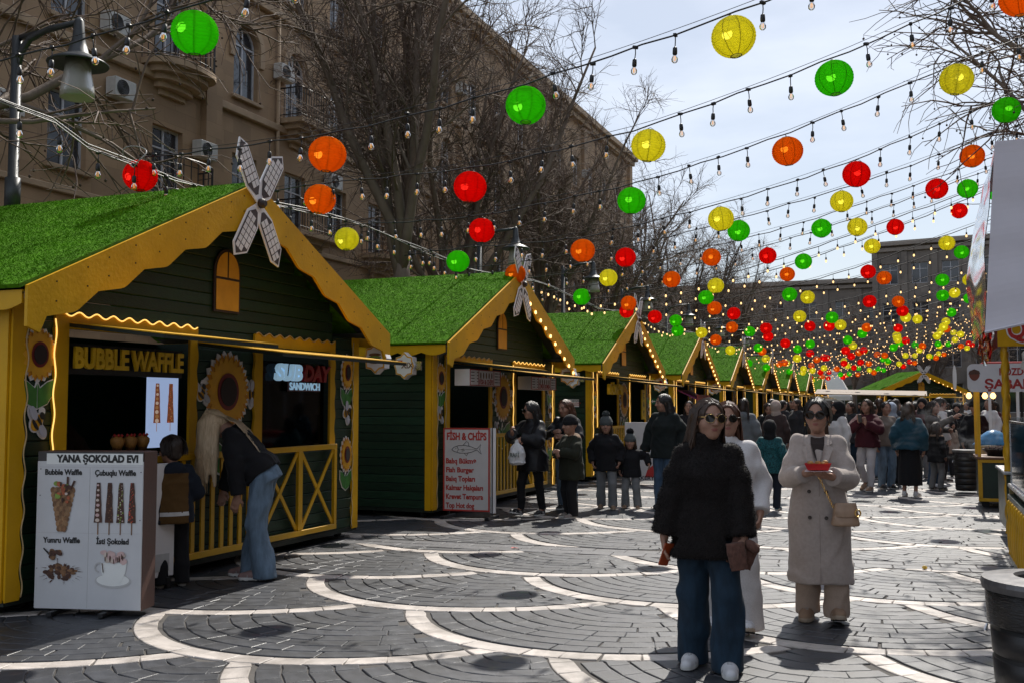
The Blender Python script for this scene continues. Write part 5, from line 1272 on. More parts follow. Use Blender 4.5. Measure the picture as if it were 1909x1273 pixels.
b = MB(); b.lathe([(.02, .79), (.30, .80), (.36, .90), (.37, .90), (.31, .795)], (.55, .45, 0), 20, sx=1.3); b.build('roasting_pan', M_metal, cc)
nuts = MB(); rn = random.Random(9)
for k in range(170):
    a, r = rn.random() * 6.28, rn.random() ** .5 * .4; nuts.lathe([(.004, -.014), (.02, 0), (.004, .015)], (.55 + r * math.cos(a) * 1.1, .45 + r * math.sin(a) * .8, .905 + rn.random() * .05 * (1.2 - r * 2)), 6)
tag(nuts.build('roasting_chestnuts', mat('roasted chestnut', (.05, .022, .014), .45, .4, 30), None, (.86, 17.55, 0)), 'heap of dark roasted chestnuts on the cart pan', 'chestnuts', kind='stuff')
# blue bag on a tub
b = MB(); n = 18; prof = []
for k in range(11):
    t = k / 10; prof.append((.30 * (1 - t) ** .55 + .01, .26 * t))
v = []; rn = random.Random(4)
for r, z in prof:
    for j in range(n): a = 2 * math.pi * j / n; q = 1 + .08 * math.sin(3 * a + 5 * z) + rn.uniform(-.04, .04); v.append((r * q * math.cos(a), r * q * math.sin(a) * .8, z))
b.add(v, [(i * n + j, i * n + (j + 1) % n, (i + 1) * n + (j + 1) % n, (i + 1) * n + j) for i in range(10) for j in range(n)] + [tuple(10 * n + j for j in range(n)), tuple(range(n - 1, -1, -1))])
tag(b.build('plastic_bag', mat('blue plastic', (.012, .16, .36), .3, .3, 6, spec=.6), None, (1.17, 19.1, .92), (0, 0, .4), smooth=True, scale=(1.05, 1, 1)), 'bright blue plastic bag heaped on a tub behind the chestnut cart', 'bag')
tb = MB(); tb.lathe([(.24, 0), (.27, .62), (.28, .62), (.28, .90), (.27, .90)], n=18); tag(tb.build('tub', mat('amber tub', (.42, .27, .10), .4, .2, 6), None, (1.17, 19.1, 0)), 'amber tub under the blue plastic bag', 'tub')
# bins
M_bin = mat('black bin metal', (.012, .012, .013), .38, .25, 10, .1, 60)
def bin_(loc, r, h, lab):
    e = empty('litter_bin', loc, 0, lab, 'litter bin', 'black litter bins')
    b = MB(); b.lathe([(r * .80, .04), (r * .97, h - .06)], n=36); b.build('liner', mat('dark bin liner', (.006, .006, .006), .6), e, smooth=True)
    bands = 5; z0 = .05
    for k in range(bands):
        za, zb = z0 + (h - .2 - z0) * k / bands + .008, z0 + (h - .2 - z0) * (k + 1) / bands - .008
        ra, rb = r * (.84 + .15 * za / h), r * (.84 + .15 * zb / h)
        b = MB(); b.lathe([(ra - .006, za), (ra, za + .004), (rb, zb - .004), (rb - .006, zb)], n=48, caps=False); b.build('band', M_bin, e, smooth=True)
    b = MB(); b.lathe([(r * .98, h - .19), (r * 1.0, h - .185), (r * 1.02, h - .05), (r * 1.0, h - .045)], n=48, caps=False); b.build('bag_cuff', mat('black plastic film', (.010, .010, .011), .22, .3, 8, .9, 30, stretch=(1, 1, 6)), e, smooth=True)
    b = MB(); b.lathe([(r * .56, h - .10), (r * .56, h), (r * .60, h + .012), (r * 1.06, h), (r * 1.08, h - .02), (r * 1.06, h - .045)], n=48, caps=False); b.build('rim', mat('brushed grey lid', (.12, .115, .115), .36, .2, 20, metal=.4), e, smooth=False)
    b = MB(); b.tube([(-r * 1.0, -.02, h - .20), (-r * 1.03, -.04, h - .22), (-r * 1.02, 0, h - .235), (-r, .02, h - .22)], .006, 6); b.build('latch', M_steel, e)
    return e
bin_((.52, 4.86, 0), .27, .855, 'large black litter bin in the lower right corner')
bin_((.78, 20.5, 0), .215, .78, 'slatted black litter bin beside the chestnut cart')
# another white-and-red stand behind the chestnut cart
wsd = empty('food_cart', (1.25, 21.5, 0), 0, 'white and red striped stand behind the chestnut cart', 'food cart')
b = MB()
for k in range(6): b.cbox(0, 1.6, 0, 1.0, .1 + k * .14, .238 + k * .14, .004, k % 2)
b.build('striped_body', [M_white, M_redl], wsd)
for x_ in (.02, .5, 1.0, 1.55):
    b = MB(); b.bar((x_, .02, .95), (x_, .02, 2.3), .05, .05); b.build('post', M_white, wsd)
b = MB(); b.cbox(-.1, 1.7, -.1, 1.1, 2.3, 2.42, .02); b.build('roof', M_redl, wsd)
# low white canopies and stands at the end of the street
for k, (x, y, w_, lab) in enumerate(((-6.0, 66, 6.5, 'long pale awning stand past the stall row'), (-1.5, 78, 4, 'low pale awning stand before the far stall'))):
    e = empty('awning_stand', (x, y, 0), 0, lab, 'stand')
    b = MB(); b.add([(0, 0, 2.35), (w_, 0, 2.2), (w_, 2, 2.5), (0, 2, 2.65), (0, 0, 2.3), (w_, 0, 2.15), (w_, 2, 2.45), (0, 2, 2.6)], [(0, 1, 2, 3), (7, 6, 5, 4), (0, 4, 5, 1), (1, 5, 6, 2), (2, 6, 7, 3), (3, 7, 4, 0)]); b.build('awning', mat('pale awning cloth', (.26, .21, .17), .8, .1), e)
    for x_ in (.1, w_ - .1):
        b = MB(); b.bar((x_, .1, 0), (x_, .1, 2.3), .06, .06); b.build('post', M_yel2, e)
tp_ = empty('peaked_tent', (-7.0, 78.5, 0), 0, 'white peaked tent between the far stalls', 'tent')
b = MB(); b.add([(0, 0, 2.3), (2.4, 0, 2.3), (2.4, 2.4, 2.3), (0, 2.4, 2.3), (1.2, 1.2, 4.6), (0, 0, 2.0), (2.4, 0, 2.0), (2.4, 2.4, 2.0), (0, 2.4, 2.0)], [(0, 1, 4), (1, 2, 4), (2, 3, 4), (3, 0, 4), (0, 5, 6, 1), (1, 6, 7, 2), (2, 7, 8, 3), (3, 8, 5, 0)]); b.build('tent_roof', M_white, tp_)
for x_, y_ in ((.05, .05), (2.35, .05), (.05, 2.35), (2.35, 2.35)):
    b = MB(); b.bar((x_, y_, 0), (x_, y_, 2.0), .06, .06); b.build('leg', M_ac, tp_)
# litter: a crumpled yellow scrap and a red wrapper on the paving
b = MB(); b.lathe([(.002, 0), (.022, .008), (.026, .022), (.012, .036), (.002, .038)], n=7); tag(b.build('paper_scrap', mat('yellow scrap', (.6, .38, .04), .6, .3, 40), None, (.02, 10.75, .002)), 'small crumpled yellow scrap on the sunlit paving', 'litter')
b = MB(); b.add([(-.05, -.02, .004), (.05, -.015, .01), (.045, .02, .004), (-.04, .02, .014)], [(0, 1, 2, 3)]); b.add([(-.02, -.02, .008), (.01, -.02, .02), (.01, .02, .02), (-.02, .02, .008)], [(0, 1, 2, 3)]); tag(b.build('wrapper', mat('red wrapper', (.5, .08, .07), .4, .3, 30), None, (-4.2, 10.65, 0)), 'small red wrapper lying on the dark paving band', 'litter')
# ------------------------------------------------------------------ people: surfaces grown from distance fields
def axis_pts(lo, hi, step, fine):
    """grid lines with finer spacing inside fine zones (c, half, step)"""
    P = [lo]
    while P[-1] < hi:
        x = P[-1]; s = step
        for c, h, st in fine:
            if c - h <= x <= c + h: s = min(s, st)
            elif x < c - h: s = min(s, max(st, (c - h - x)))
        P.append(x + s)
    return np.array(P, np.float32)
class Field:
    def __init__(s, lo, hi, step, fx=(), fy=(), fz=()):
        s.xs, s.ys, s.zs = axis_pts(lo[0], hi[0], step, fx), axis_pts(lo[1], hi[1], step, fy), axis_pts(lo[2], hi[2], step, fz)
        s.F = np.full((len(s.xs), len(s.ys), len(s.zs)), .2, np.float32); s.m = .09
    def sub(s, lo, hi):
        r = []
        for a, l, h in ((s.xs, lo[0], hi[0]), (s.ys, lo[1], hi[1]), (s.zs, lo[2], hi[2])):
            i, j = np.searchsorted(a, l - s.m), np.searchsorted(a, h + s.m); r.append(slice(max(i, 0), max(j, 0)))
        return tuple(r)
    def pts(s, sl): return s.xs[sl[0]][:, None, None], s.ys[sl[1]][None, :, None], s.zs[sl[2]][None, None, :]
    def blend(s, sl, d, k, mode='u'):
        a = s.F[sl]
        if a.size == 0: return
        if mode == 'u':
            if k > 0:
                h = np.maximum(k - np.abs(a - d), 0) / k; s.F[sl] = np.minimum(a, d) - h * h * k * .25
            else: s.F[sl] = np.minimum(a, d)
        else:
            if k > 0:
                h = np.maximum(k - np.abs(a + d), 0) / k; s.F[sl] = np.maximum(a, -d) + h * h * k * .25
            else: s.F[sl] = np.maximum(a, -d)
    def cap(s, a, b, ra, rb, k=.02, mode='u', flat=None):
        a = np.array(a, np.float32); b = np.array(b, np.float32); r = max(ra, rb)
        sl = s.sub(np.minimum(a, b) - r, np.maximum(a, b) + r); X, Y, Z = s.pts(sl); d = b - a; L = float(d @ d) + 1e-9
        px, py, pz = X - a[0], Y - a[1], Z - a[2]
        t = np.clip((px * d[0] + py * d[1] + pz * d[2]) / L, 0, 1)
        s.blend(sl, np.sqrt((px - t * d[0]) ** 2 + (py - t * d[1]) ** 2 + (pz - t * d[2]) ** 2) - (ra + (rb - ra) * t), k, mode); return s
    def chain(s, pts, rad, k=.02):
        for i in range(len(pts) - 1): s.cap(pts[i], pts[i + 1], rad[i], rad[i + 1], k)
        return s
    def ell(s, c, r, M=None, k=.02, mode='u'):
        c = np.array(c, np.float32); R = max(r); sl = s.sub(c - R, c + R); X, Y, Z = s.pts(sl); px, py, pz = X - c[0], Y - c[1], Z - c[2]
        if M is not None:
            M = np.asarray(M, np.float32); px, py, pz = px * M[0, 0] + py * M[1, 0] + pz * M[2, 0], px * M[0, 1] + py * M[1, 1] + pz * M[2, 1], px * M[0, 2] + py * M[1, 2] + pz * M[2, 2]
        k0 = np.sqrt((px / r[0]) ** 2 + (py / r[1]) ** 2 + (pz / r[2]) ** 2); k1 = np.sqrt((px / r[0] ** 2) ** 2 + (py / r[1] ** 2) ** 2 + (pz / r[2] ** 2) ** 2) + 1e-6
        s.blend(sl, k0 * (k0 - 1) / k1, k, mode); return s
    def prof(s, levels, o=(0, 0, 0), M=None, k=.02, pw=2.0):
        """lofted super-ellipse: levels (z, rx, ry, cy) in the frame (o, M)"""
        L = np.array(levels, np.float32); L = L[np.argsort(L[:, 0])]; o = np.array(o, np.float32)
        R = max(L[:, 1].max(), L[:, 2].max()) + abs(L[:, 3]).max()
        if M is None: sl = s.sub(o + (-R, -R, L[0, 0]), o + (R, R, L[-1, 0]))
        else: D = float(np.abs(L[:, 0]).max() + R); sl = s.sub(o - D, o + D)
        X, Y, Z = s.pts(sl); px, py, pz = X - o[0], Y - o[1], Z - o[2]
        if M is not None:
            M = np.asarray(M, np.float32); px, py, pz = px * M[0, 0] + py * M[1, 0] + pz * M[2, 0], px * M[0, 1] + py * M[1, 1] + pz * M[2, 1], px * M[0, 2] + py * M[1, 2] + pz * M[2, 2]
        rx, ry, cy = np.interp(pz, L[:, 0], L[:, 1]), np.interp(pz, L[:, 0], L[:, 2]), np.interp(pz, L[:, 0], L[:, 3])
        q = (np.abs(px / rx) ** pw + np.abs((py - cy) / ry) ** pw) ** (1 / pw)
        d = (q - 1) * np.minimum(rx, ry) * .9
        d = np.maximum(d, np.maximum(L[0, 0] - pz, pz - L[-1, 0])).astype(np.float32)
        s.blend(sl, d, k); return s
    def cut(s, p, n):
        """keep what lies behind the plane (normal n points to what is cut off)"""
        X, Y, Z = s.pts((slice(None),) * 3); s.F = np.maximum(s.F, ((X - p[0]) * n[0] + (Y - p[1]) * n[1] + (Z - p[2]) * n[2]).astype(np.float32)); return s
    def noise(s, amp, f, ph=0., stretch=(1, 1, 1)):
        X, Y, Z = s.pts((slice(None),) * 3); X, Y, Z = X * stretch[0], Y * stretch[1], Z * stretch[2]
        n = np.sin(f * (X * 1.1 + Z * .7) + 2.1 * np.sin(f * .43 * Z + f * .5 * Y + ph)) + .6 * np.sin(f * 1.7 * (Z * .9 - X * .4 + Y * .8) + 1.9 * np.sin(f * .7 * Y + f * .35 * X + ph * 2)) + .35 * np.sin(f * 3.1 * (X - Y * .6) + 2.2 * np.sin(f * 1.1 * Z + ph))
        s.F += (amp * .55 * n / 1.6).astype(np.float32)
        w1 = np.sin(f * .55 * X + 1.3 + ph) + np.sin(f * .41 * Y + ph * 1.7) + .8 * np.sin(f * .33 * Z + ph); w2 = np.sin(f * .5 * Y - f * .3 * X + 2 + ph) + np.sin(f * .37 * Z - ph)
        c1 = np.maximum(0, np.sin(f * (.95 * Z + .55 * X) + 1.6 * w1)) ** 5 * np.clip(.5 + .5 * w2, 0, 1); c2 = np.maximum(0, np.sin(f * (.9 * X * 1.3 - .45 * Z + .6 * Y) + 1.4 * w2)) ** 5 * np.clip(.5 + .4 * w1, 0, 1)
        s.F -= (amp * 1.1 * (c1 + c2)).astype(np.float32); return s
    def polys(s):
        F = s.F; F[0] = F[-1] = .1; F[:, 0] = F[:, -1] = .1; F[:, :, 0] = F[:, :, -1] = .1
        A = [s.xs, s.ys, s.zs]; n = F.shape; cs = (n[0] - 1, n[1] - 1, n[2] - 1); N = cs[0] * cs[1] * cs[2]
        I = F < 0; cells = []; poss = []; edges = []
        for ax in range(3):
            lo = [slice(None)] * 3; hi = [slice(None)] * 3; lo[ax] = slice(0, -1); hi[ax] = slice(1, None)
            ix = np.argwhere(I[tuple(lo)] != I[tuple(hi)])
            if len(ix) == 0: continue
            jx = ix.copy(); jx[:, ax] += 1; f0 = F[tuple(ix.T)]; f1 = F[tuple(jx.T)]; t = f0 / (f0 - f1)
            P = np.stack([A[q][ix[:, q]] for q in range(3)], 1); P[:, ax] += t * (A[ax][jx[:, ax]] - A[ax][ix[:, ax]])
            u, v = (ax + 1) % 3, (ax + 2) % 3; ids = []
            for du, dv in ((-1, -1), (0, -1), (0, 0), (-1, 0)):
                c = ix.copy(); c[:, u] += du; c[:, v] += dv; ids.append((c[:, 0] * cs[1] + c[:, 1]) * cs[2] + c[:, 2])
            q = np.stack(ids, 1); fl = f0 > 0; q[fl] = q[fl][:, ::-1]; edges.append(q)
            for i_ in ids: cells.append(i_); poss.append(P)
        cells = np.concatenate(cells); poss = np.concatenate(poss); uq, inv = np.unique(cells, return_inverse=True); inv = inv.ravel()
        cnt = np.bincount(inv); V = np.stack([np.bincount(inv, poss[:, q]) / cnt for q in range(3)], 1)
        Q = np.searchsorted(uq, np.concatenate(edges)); return V, Q
def mesh_np(name, V, Q, mats, mi=None):
    m = bpy.data.meshes.new(name); m.vertices.add(len(V)); m.vertices.foreach_set('co', V.astype(np.float32).ravel())
    tri = Q[:, 2] == Q[:, 3]; tot = np.where(tri, 3, 4).astype(np.int32); keep = np.ones(Q.shape, bool); keep[tri, 3] = False; idx = Q[keep].astype(np.int32)
    m.loops.add(len(idx)); m.loops.foreach_set('vertex_index', idx); m.polygons.add(len(Q))
    m.polygons.foreach_set('loop_start', np.concatenate([[0], np.cumsum(tot)[:-1]]).astype(np.int32)); m.polygons.foreach_set('loop_total', tot)
    for x in mats: m.materials.append(x)
    if mi is not None: m.polygons.foreach_set('material_index', mi.astype(np.int32))
    m.polygons.foreach_set('use_smooth', np.ones(len(Q), bool)); m.update(calc_edges=True); m.validate(); return m
def rotx(a): c, s = math.cos(a), math.sin(a); return np.array([[1, 0, 0], [0, c, -s], [0, s, c]])
def rotz(a): c, s = math.cos(a), math.sin(a); return np.array([[c, -s, 0], [s, c, 0], [0, 0, 1]])
def roty(a): c, s = math.cos(a), math.sin(a); return np.array([[c, 0, s], [0, 1, 0], [-s, 0, c]])
def ik(a, c, l1, l2, pole):
    a, c, pole = (np.array(v, float) for v in (a, c, pole)); d = c - a; L = np.linalg.norm(d)
    if L > (l1 + l2) * .999: c = a + d / L * (l1 + l2) * .999; d = c - a; L = np.linalg.norm(d)
    u = d / L; x = (l1 * l1 - l2 * l2 + L * L) / (2 * L); h = math.sqrt(max(0, l1 * l1 - x * x)); p = pole - u * (pole @ u); p /= np.linalg.norm(p) + 1e-9
    return a + u * x + p * h, c
M_skin = mat('skin', (.33, .18, .125), .5, .06, 12, .08, 300, spec=.4)
M_lip = mat('lips', (.27, .09, .075), .4, .05)
M_lace = mat('grey laces', (.30, .30, .31), .8, .1); M_spanel = mat('shoe side panel', (.28, .27, .27), .6, .2); M_tread = mat('black shoe tread', (.012, .012, .012), .8)
M_brow = mat('brow and eye', (.02, .013, .010), .5, .1)
def cloth(name, col, rough=.85, var=.12, vs=140, bump=.10, bs=300, sheen=.06, **k): return mat(name, col, rough, var, vs, bump, bs, sheen=sheen, spec=.25, **k)
def hair_mat(name, col, col2): 
    return mat(name, col, .36, .3, 40, .5, 90, stretch=(3, 3, .25), col2=col2, spec=.5)
M_hdark = hair_mat('dark brown hair', (.012, .007, .005), (.035, .020, .014)); M_hblack = hair_mat('black hair', (.006, .005, .005), (.018, .015, .014))
M_hbrown = hair_mat('brown hair', (.020, .010, .006), (.062, .030, .016)); M_hblond = hair_mat('blonde hair', (.50, .35, .20), (.86, .69, .48)); M_haub = hair_mat('auburn hair', (.045, .016, .008), (.11, .042, .02))

class Fig:
    """joints in metres, facing -y; side -1 is the viewer's left when it faces the viewer"""
    def __init__(s, h=1.65, kid=0., lean=0., twist=0., head=(0, 0, 0), feet=((-.10, 0, 0), (.10, 0, 0)), footyaw=(-.12, .12), footpitch=(0, 0), wrists=None, poles=((-.6, .8, -.2), (.6, .8, -.2)), hands=None, pelvis=(0, 0), wide=1.0, crouch=0.):
        k = h / 1.65; s.k = k; s.h = h; s.wide = wide; s.kid = kid
        s.hs = k * (1.10 + .48 * kid); hd = .01 * (s.hs - k) / k if kid else 0
        legk = k * (1 - .07 * kid)
        s.P = np.array([pelvis[0], pelvis[1], .90 * legk - crouch]); s.M = rotz(twist) @ rotx(lean)
        tz = .90 * k
        up = lambda x, y, z: s.P + s.M @ (np.array([x, y, (z - .90)]) * k * np.array([wide, 1, 1 - .03 * kid]))
        s.up = up; s.chest = up(0, 0, 1.22); s.neck = up(0, .012, 1.39)
        s.MH = s.M @ rotz(head[0]) @ rotx(head[1]) @ roty(head[2]); s.H = up(0, .012, 1.415) + s.MH @ (np.array([0, -.018, .115]) * s.hs)
        s.sh = [up(-.143, .012, 1.326), up(.143, .012, 1.326)]
        s.hip = [s.P + rotz(twist * .5) @ (np.array([sg * .085 * wide, 0, -.03]) * k) for sg in (-1, 1)]
        s.feet = [np.array(f, float) for f in feet]; s.fy = footyaw; s.fp = footpitch
        s.ank = []; s.FM = []
        for i in range(2):
            FM = rotz(footyaw[i]) @ rotx(footpitch[i]); s.FM.append(FM)
            s.ank.append(s.feet[i] + FM @ (np.array([0, .045, .085]) * k))
        s.knee = []
        for i in range(2):
            kn, an = ik(s.hip[i], s.ank[i], .402 * legk, .390 * legk, s.M @ rotx(-lean) @ np.array([.15 * (-1, 1)[i], -1, 0])); s.knee.append(kn)
        if wrists is None: wrists = [(-.235, -.02, .84), (.235, -.02, .84)]
        s.wr = []; s.el = []
        for i in range(2):
            w = np.array(wrists[i], float) * (k if len(wrists[i]) == 3 else 1); e, w = ik(s.sh[i], w, .275 * k, .245 * k, poles[i]); s.el.append(e); s.wr.append(w)
        s.hd = hands or [None, None]
    def bounds(s, pad=.12, parts='all'):
        A = np.array([s.P, s.H, s.neck, *s.sh, *s.hip, *s.ank, *s.knee, *s.wr, *s.el, *s.feet]); lo, hi = A.min(0) - pad - .05 * s.k, A.max(0) + pad + .05 * s.k; lo[2] = min(lo[2], -.02); return lo, hi
    def hand_dir(s, i):
        d = s.hd[i]; fd = s.wr[i] - s.el[i]; fd /= np.linalg.norm(fd)
        if d is None: n = np.array([(-1, 1)[i] * 1., 0, .1]); return fd, n, .5
        dr = np.array(d[0], float); dr /= np.linalg.norm(dr); return dr, np.array(d[1], float), d[2]
    def add_hand(s, F, i):
        k = s.k * (1 + .1 * s.kid) * .95; d, n, curl = s.hand_dir(i); n = n - d * (n @ d); n /= np.linalg.norm(n); lat = np.cross(d, n) * (1, -1)[i]   # lat points to the thumb side when palm faces in
        w = s.wr[i]
        F.cap(w, w + d * .03 * k, .024 * k, .026 * k, .02)
        F.ell(w + d * .055 * k, (.040 * k, .046 * k, .017 * k), np.stack([lat, d, n], 1), .012)
        for q in range(4):
            off = (q - 1.5) * .0195 * k; L = (.072, .080, .074, .058)[q] * k; b = w + d * .090 * k + lat * -off
            c1 = curl * .8; d1 = d * math.cos(c1) - n * math.sin(c1); p1 = b + d1 * L * .5; c2 = curl * 2.0; d2 = d * math.cos(c2) - n * math.sin(c2); p2 = p1 + d2 * L * .38; c3 = curl * 2.7; d3 = d * math.cos(c3) - n * math.sin(c3); p3 = p2 + d3 * L * .22
            F.chain([b - d * .02 * k, p1, p2, p3], [.0098 * k, .0092 * k, .0084 * k, .007 * k], .005)
        t0 = w + d * .03 * k + lat * .026 * k; t1 = t0 + (d * .62 + lat * .62 - n * .35) * .045 * k; t2 = t1 + (d * .85 + lat * .1 - n * .45) * .036 * k
        F.chain([t0, t1, t2], [.0145 * k, .0118 * k, .009 * k], .008)
    def body(s, res, fine_head=.0055, fine_hand=.006, female=True):
        k, hs = s.k, s.hs; lo, hi = s.bounds(.1)
        zones = [[], [], []]
        for ax in range(3):
            if fine_head: zones[ax].append((s.H[ax], (.10, .125, .14)[ax] * hs, fine_head))
            if fine_hand:
                for i in range(2): zones[ax].append((s.wr[i][ax] + s.hand_dir(i)[0][ax] * .08, .085, fine_hand))
        F = Field(lo, hi, res, *zones); up = s.up
        for i in range(2):
            F.chain([s.hip[i], s.knee[i], s.ank[i]], [.072 * k, .046 * k, .032 * k], .03); F.cap(s.ank[i], s.feet[i] + s.FM[i] @ (np.array([0, -.11, .04]) * k), .03 * k, .026 * k, .02)
            F.chain([s.sh[i], s.el[i], s.wr[i]], [.045 * k, .035 * k, .024 * k], .03); s.add_hand(F, i)
        F.ell(up(0, .0, .90), (.125 * k, .075 * k, .11 * k), s.M, .04); F.ell(up(0, 0, 1.06), (.11 * k, .08 * k, .15 * k), s.M, .05); F.ell(up(0, .0, 1.24), (.135 * k, .09 * k, .16 * k), s.M, .05)
        H, MH = s.H, s.MH; g = lambda x, y, z: H + MH @ (np.array([x, y, z]) * hs)
        F.cap(s.up(0, .02, 1.34), g(0, .025, -.06), .052 * k, .047 * k, .03)
        e = lambda c, r, kk=.012, mode='u', R=None: F.ell(g(*c), tuple(q * hs for q in r), MH if R is None else MH @ R, kk * hs, mode)
        e((0, .012, .028), (.073, .092, .086), .01); e((0, -.018, -.03), (.062, .072, .082), .03); e((0, -.050, -.083), (.026, .024, .022), .03)
        for sg in (-1, 1):
            e((sg * .040, -.052, -.022), (.026, .026, .026), .02); e((sg * .033, -.0865, .014), (.017, .014, .0115), .012, 's'); e((sg * .032, -.074, .013), (.0125, .0125, .0125), .002)
            e((sg * .075, .010, -.005), (.009, .02, .03), .006); F.cap(g(sg * .012, -.088, .033), g(sg * .048, -.074, .034), .006 * hs, .0045 * hs, .008)
        F.cap(g(0, -.088, .016), g(0, -.104, -.018), .0085 * hs, .0125 * hs, .012); 
        for sg in (-1, 1): e((sg * .011, -.096, -.021), (.009, .010, .007), .006)
        e((0, -.0805, -.0465), (.021, .0105, .0052), .006); e((0, -.0795, -.0565), (.018, .0105, .006), .006)
        V, Q = F.polys(); C = V[Q].mean(1); L = (C - H) @ MH / hs
        mi = np.zeros(len(Q), int); fr = L[:, 1] < -.05
        mi[fr & (((L[:, 0] / .0195) ** 2 + ((L[:, 2] + .0515) / .0095) ** 2) < 1)] = 1
        ax = np.abs(L[:, 0])
        mi[fr & (ax > .014) & (ax < .052) & (np.abs(L[:, 2] - .037 + .22 * (ax - .03) ** 2 * 10) < .0042)] = 2
        mi[fr & ((((ax - .032) / .0125) ** 2 + ((L[:, 2] - .013) / .0052) ** 2) < 1)] = 2
        return mesh_np('body', V, Q, [M_skin, M_lip, M_brow], mi)
    # ---- garments
    def jacket(s, res, m, hem=.82, add=.03, sl=(.078, .066, .055), cuff=.97, fold=(.006, 26), flare=.0, collar=.0, neckz=1.385, extra=None, pw=2.2, lo_r=None, hemr=.03):
        k, up, w = s.k, s.up, s.wide; lo, hi = s.bounds(.16); F = Field(lo, hi, res)
        o = s.P; lv = lambda z, rx, ry, cy: ((z - .90) * k * (1 - .03 * s.kid), (rx + add) * k * w, (ry + add) * k, cy * k)
        F.prof([lv(hem, .165 + flare, .125 + flare, .01), lv(hem + .03, .165 + flare, .125 + flare, .01), lv(.90, .160 + flare * .6, .118 + flare * .6, .01), lv(1.05, .138, .10, 0), lv(1.2, .148, .108, -.01), lv(1.285, .138 - add * .35, .098 - add * .3, .0), lv(1.335, .100 - add * .6, .080 - add * .55, .008), lv(1.365, .070 - add * .75, .066 - add * .7, .01), lv(neckz, .056 - add * .85, .056 - add * .8, .01)], o, s.M, .02, pw)
        for i in range(2):
            wv = s.el[i] + (s.wr[i] - s.el[i]) * cuff; sg = (-1, 1)[i]
            r0 = (.046 + add * .45) * k; md = s.sh[i] * .45 + s.el[i] * .55
            F.cap(up(sg * .05, .012, 1.340), s.sh[i], (.040 + add * .35) * k, r0, .04)
            F.chain([s.sh[i], md, s.el[i]], [r0, (sl[0] * .55 + sl[1] * .45) * k * .97, sl[1] * k], .03); F.cap(s.el[i], wv, sl[1] * k, sl[2] * k, .015)
            if hemr: F.cap(wv - (s.wr[i] - s.el[i]) * .05, wv, sl[2] * k * 1.04, sl[2] * k * 1.04, .006)
        if collar: F.prof([(-.03 * k, (.066 + add * .5) * k, (.066 + add * .5) * k, 0), (collar * k, (.062 + add * .3) * k, (.064 + add * .3) * k, -.012 * k)], up(0, .012, 1.37), s.M, .015)
        if extra: extra(F, s)
        if fold: F.noise(fold[0] * k, fold[1] / k, s.h * 7)
        for i in range(2):                                     # flat cuff ends
            d = s.wr[i] - s.el[i]; d = d / np.linalg.norm(d); wv = s.el[i] + (s.wr[i] - s.el[i]) * cuff
            sb_ = F.sub(wv - .09 * k, wv + .09 * k); X, Y, Z = F.pts(sb_); pl = ((X - wv[0]) * d[0] + (Y - wv[1]) * d[1] + (Z - wv[2]) * d[2])
            nearw = ((X - wv[0]) ** 2 + (Y - wv[1]) ** 2 + (Z - wv[2]) ** 2) < (sl[2] * k * 1.5) ** 2
            F.F[sb_] = np.where(nearw, np.maximum(F.F[sb_], pl - .012 * k), F.F[sb_])
        V, Q = F.polys(); return V, Q
    def trousers(s, res, rad=(.095, .075, .07), hem=.05, fold=(.006, 24), top=.99, keep=None):
        k = s.k; lo, hi = s.bounds(.14); F = Field(lo, hi, res); w = s.wide
        F.prof([((z - .90) * k, rx * k * w, ry * k, cy * k) for z, rx, ry, cy in ((.80, .165, .115, .015), (.88, .165, .122, .02), (.97, .148, .105, .01), (top, .14, .10, .005))], s.P, s.M if abs(s.M[1, 2]) < .3 else s.M @ rotx(.0), .03)
        for i in range(2):
            a, kn, h = s.ank[i], s.knee[i], s.hip[i]; e = a + (a - kn) / np.linalg.norm(a - kn) * (.085 - hem) * k
            F.chain([h + (0, .005, 0), h * .45 + kn * .55, kn, kn * .4 + a * .6, e], [rad[0] * k, (rad[0] * .55 + rad[1] * .45) * k, rad[1] * k, (rad[1] * .45 + rad[2] * .55) * k, rad[2] * k], .018)
        F.noise(fold[0] * k, fold[1] / k, s.h * 3, (1, 1, .55))
        for i in range(2):
            a, kn = s.ank[i], s.knee[i]; d = (a - kn) / np.linalg.norm(a - kn); e = a + d * (.085 - hem) * k; R = rad[2] * k + .04
            sb_ = F.sub(e - R - .02, e + R + .02); X, Y, Z = F.pts(sb_); d2 = np.array([0, 0, -1.]) * .7 + d * .3; d2 /= np.linalg.norm(d2)
            pl = (X - e[0]) * d2[0] + (Y - e[1]) * d2[1] + (Z - e[2]) * d2[2]; nearw = ((X - e[0]) ** 2 + (Y - e[1]) ** 2 + (Z - e[2]) ** 2) < (R * 1.25) ** 2
            F.F[sb_] = np.where(nearw, np.maximum(F.F[sb_], pl), F.F[sb_])
        F.cut((0, 0, .008), (0, 0, -1))
        if keep: F.cut((0, 0, keep * k), (0, 0, 1))
        return F.polys()
    def shoe(s, i, res, up_m, sole_m, high=0., fat=1.0):
        k = s.k; o = s.feet[i]; M = s.FM[i]; g = lambda x, y, z: o + M @ (np.array([x, y, z]) * k)
        c = g(0, -.03, .05); F = Field(c - .19 * k, c + .19 * k + (0, 0, high * k), res)
        F.cap(g(0, .052, .040), g(0, -.06, .038), .040 * k * fat, .043 * k * fat, .01); F.cap(g(0, -.05, .036), g(0, -.140, .030), .045 * k * fat, .034 * k * fat, .02); F.cap(g(0, .045, .05), g(0, .045, .092 + high), .038 * k, .037 * k, .02)
        F.prof([(0, .046 * k * fat, .125 * k, -.045 * k), (.026 * k * fat, .045 * k * fat, .123 * k, -.045 * k)], o, M, .004, 2.6)
        n = M @ np.array([0, 0, -1.]); F.cut(o, n); F.cut(g(0, .045, .105 + high), M @ np.array([0, 0, 1.]))
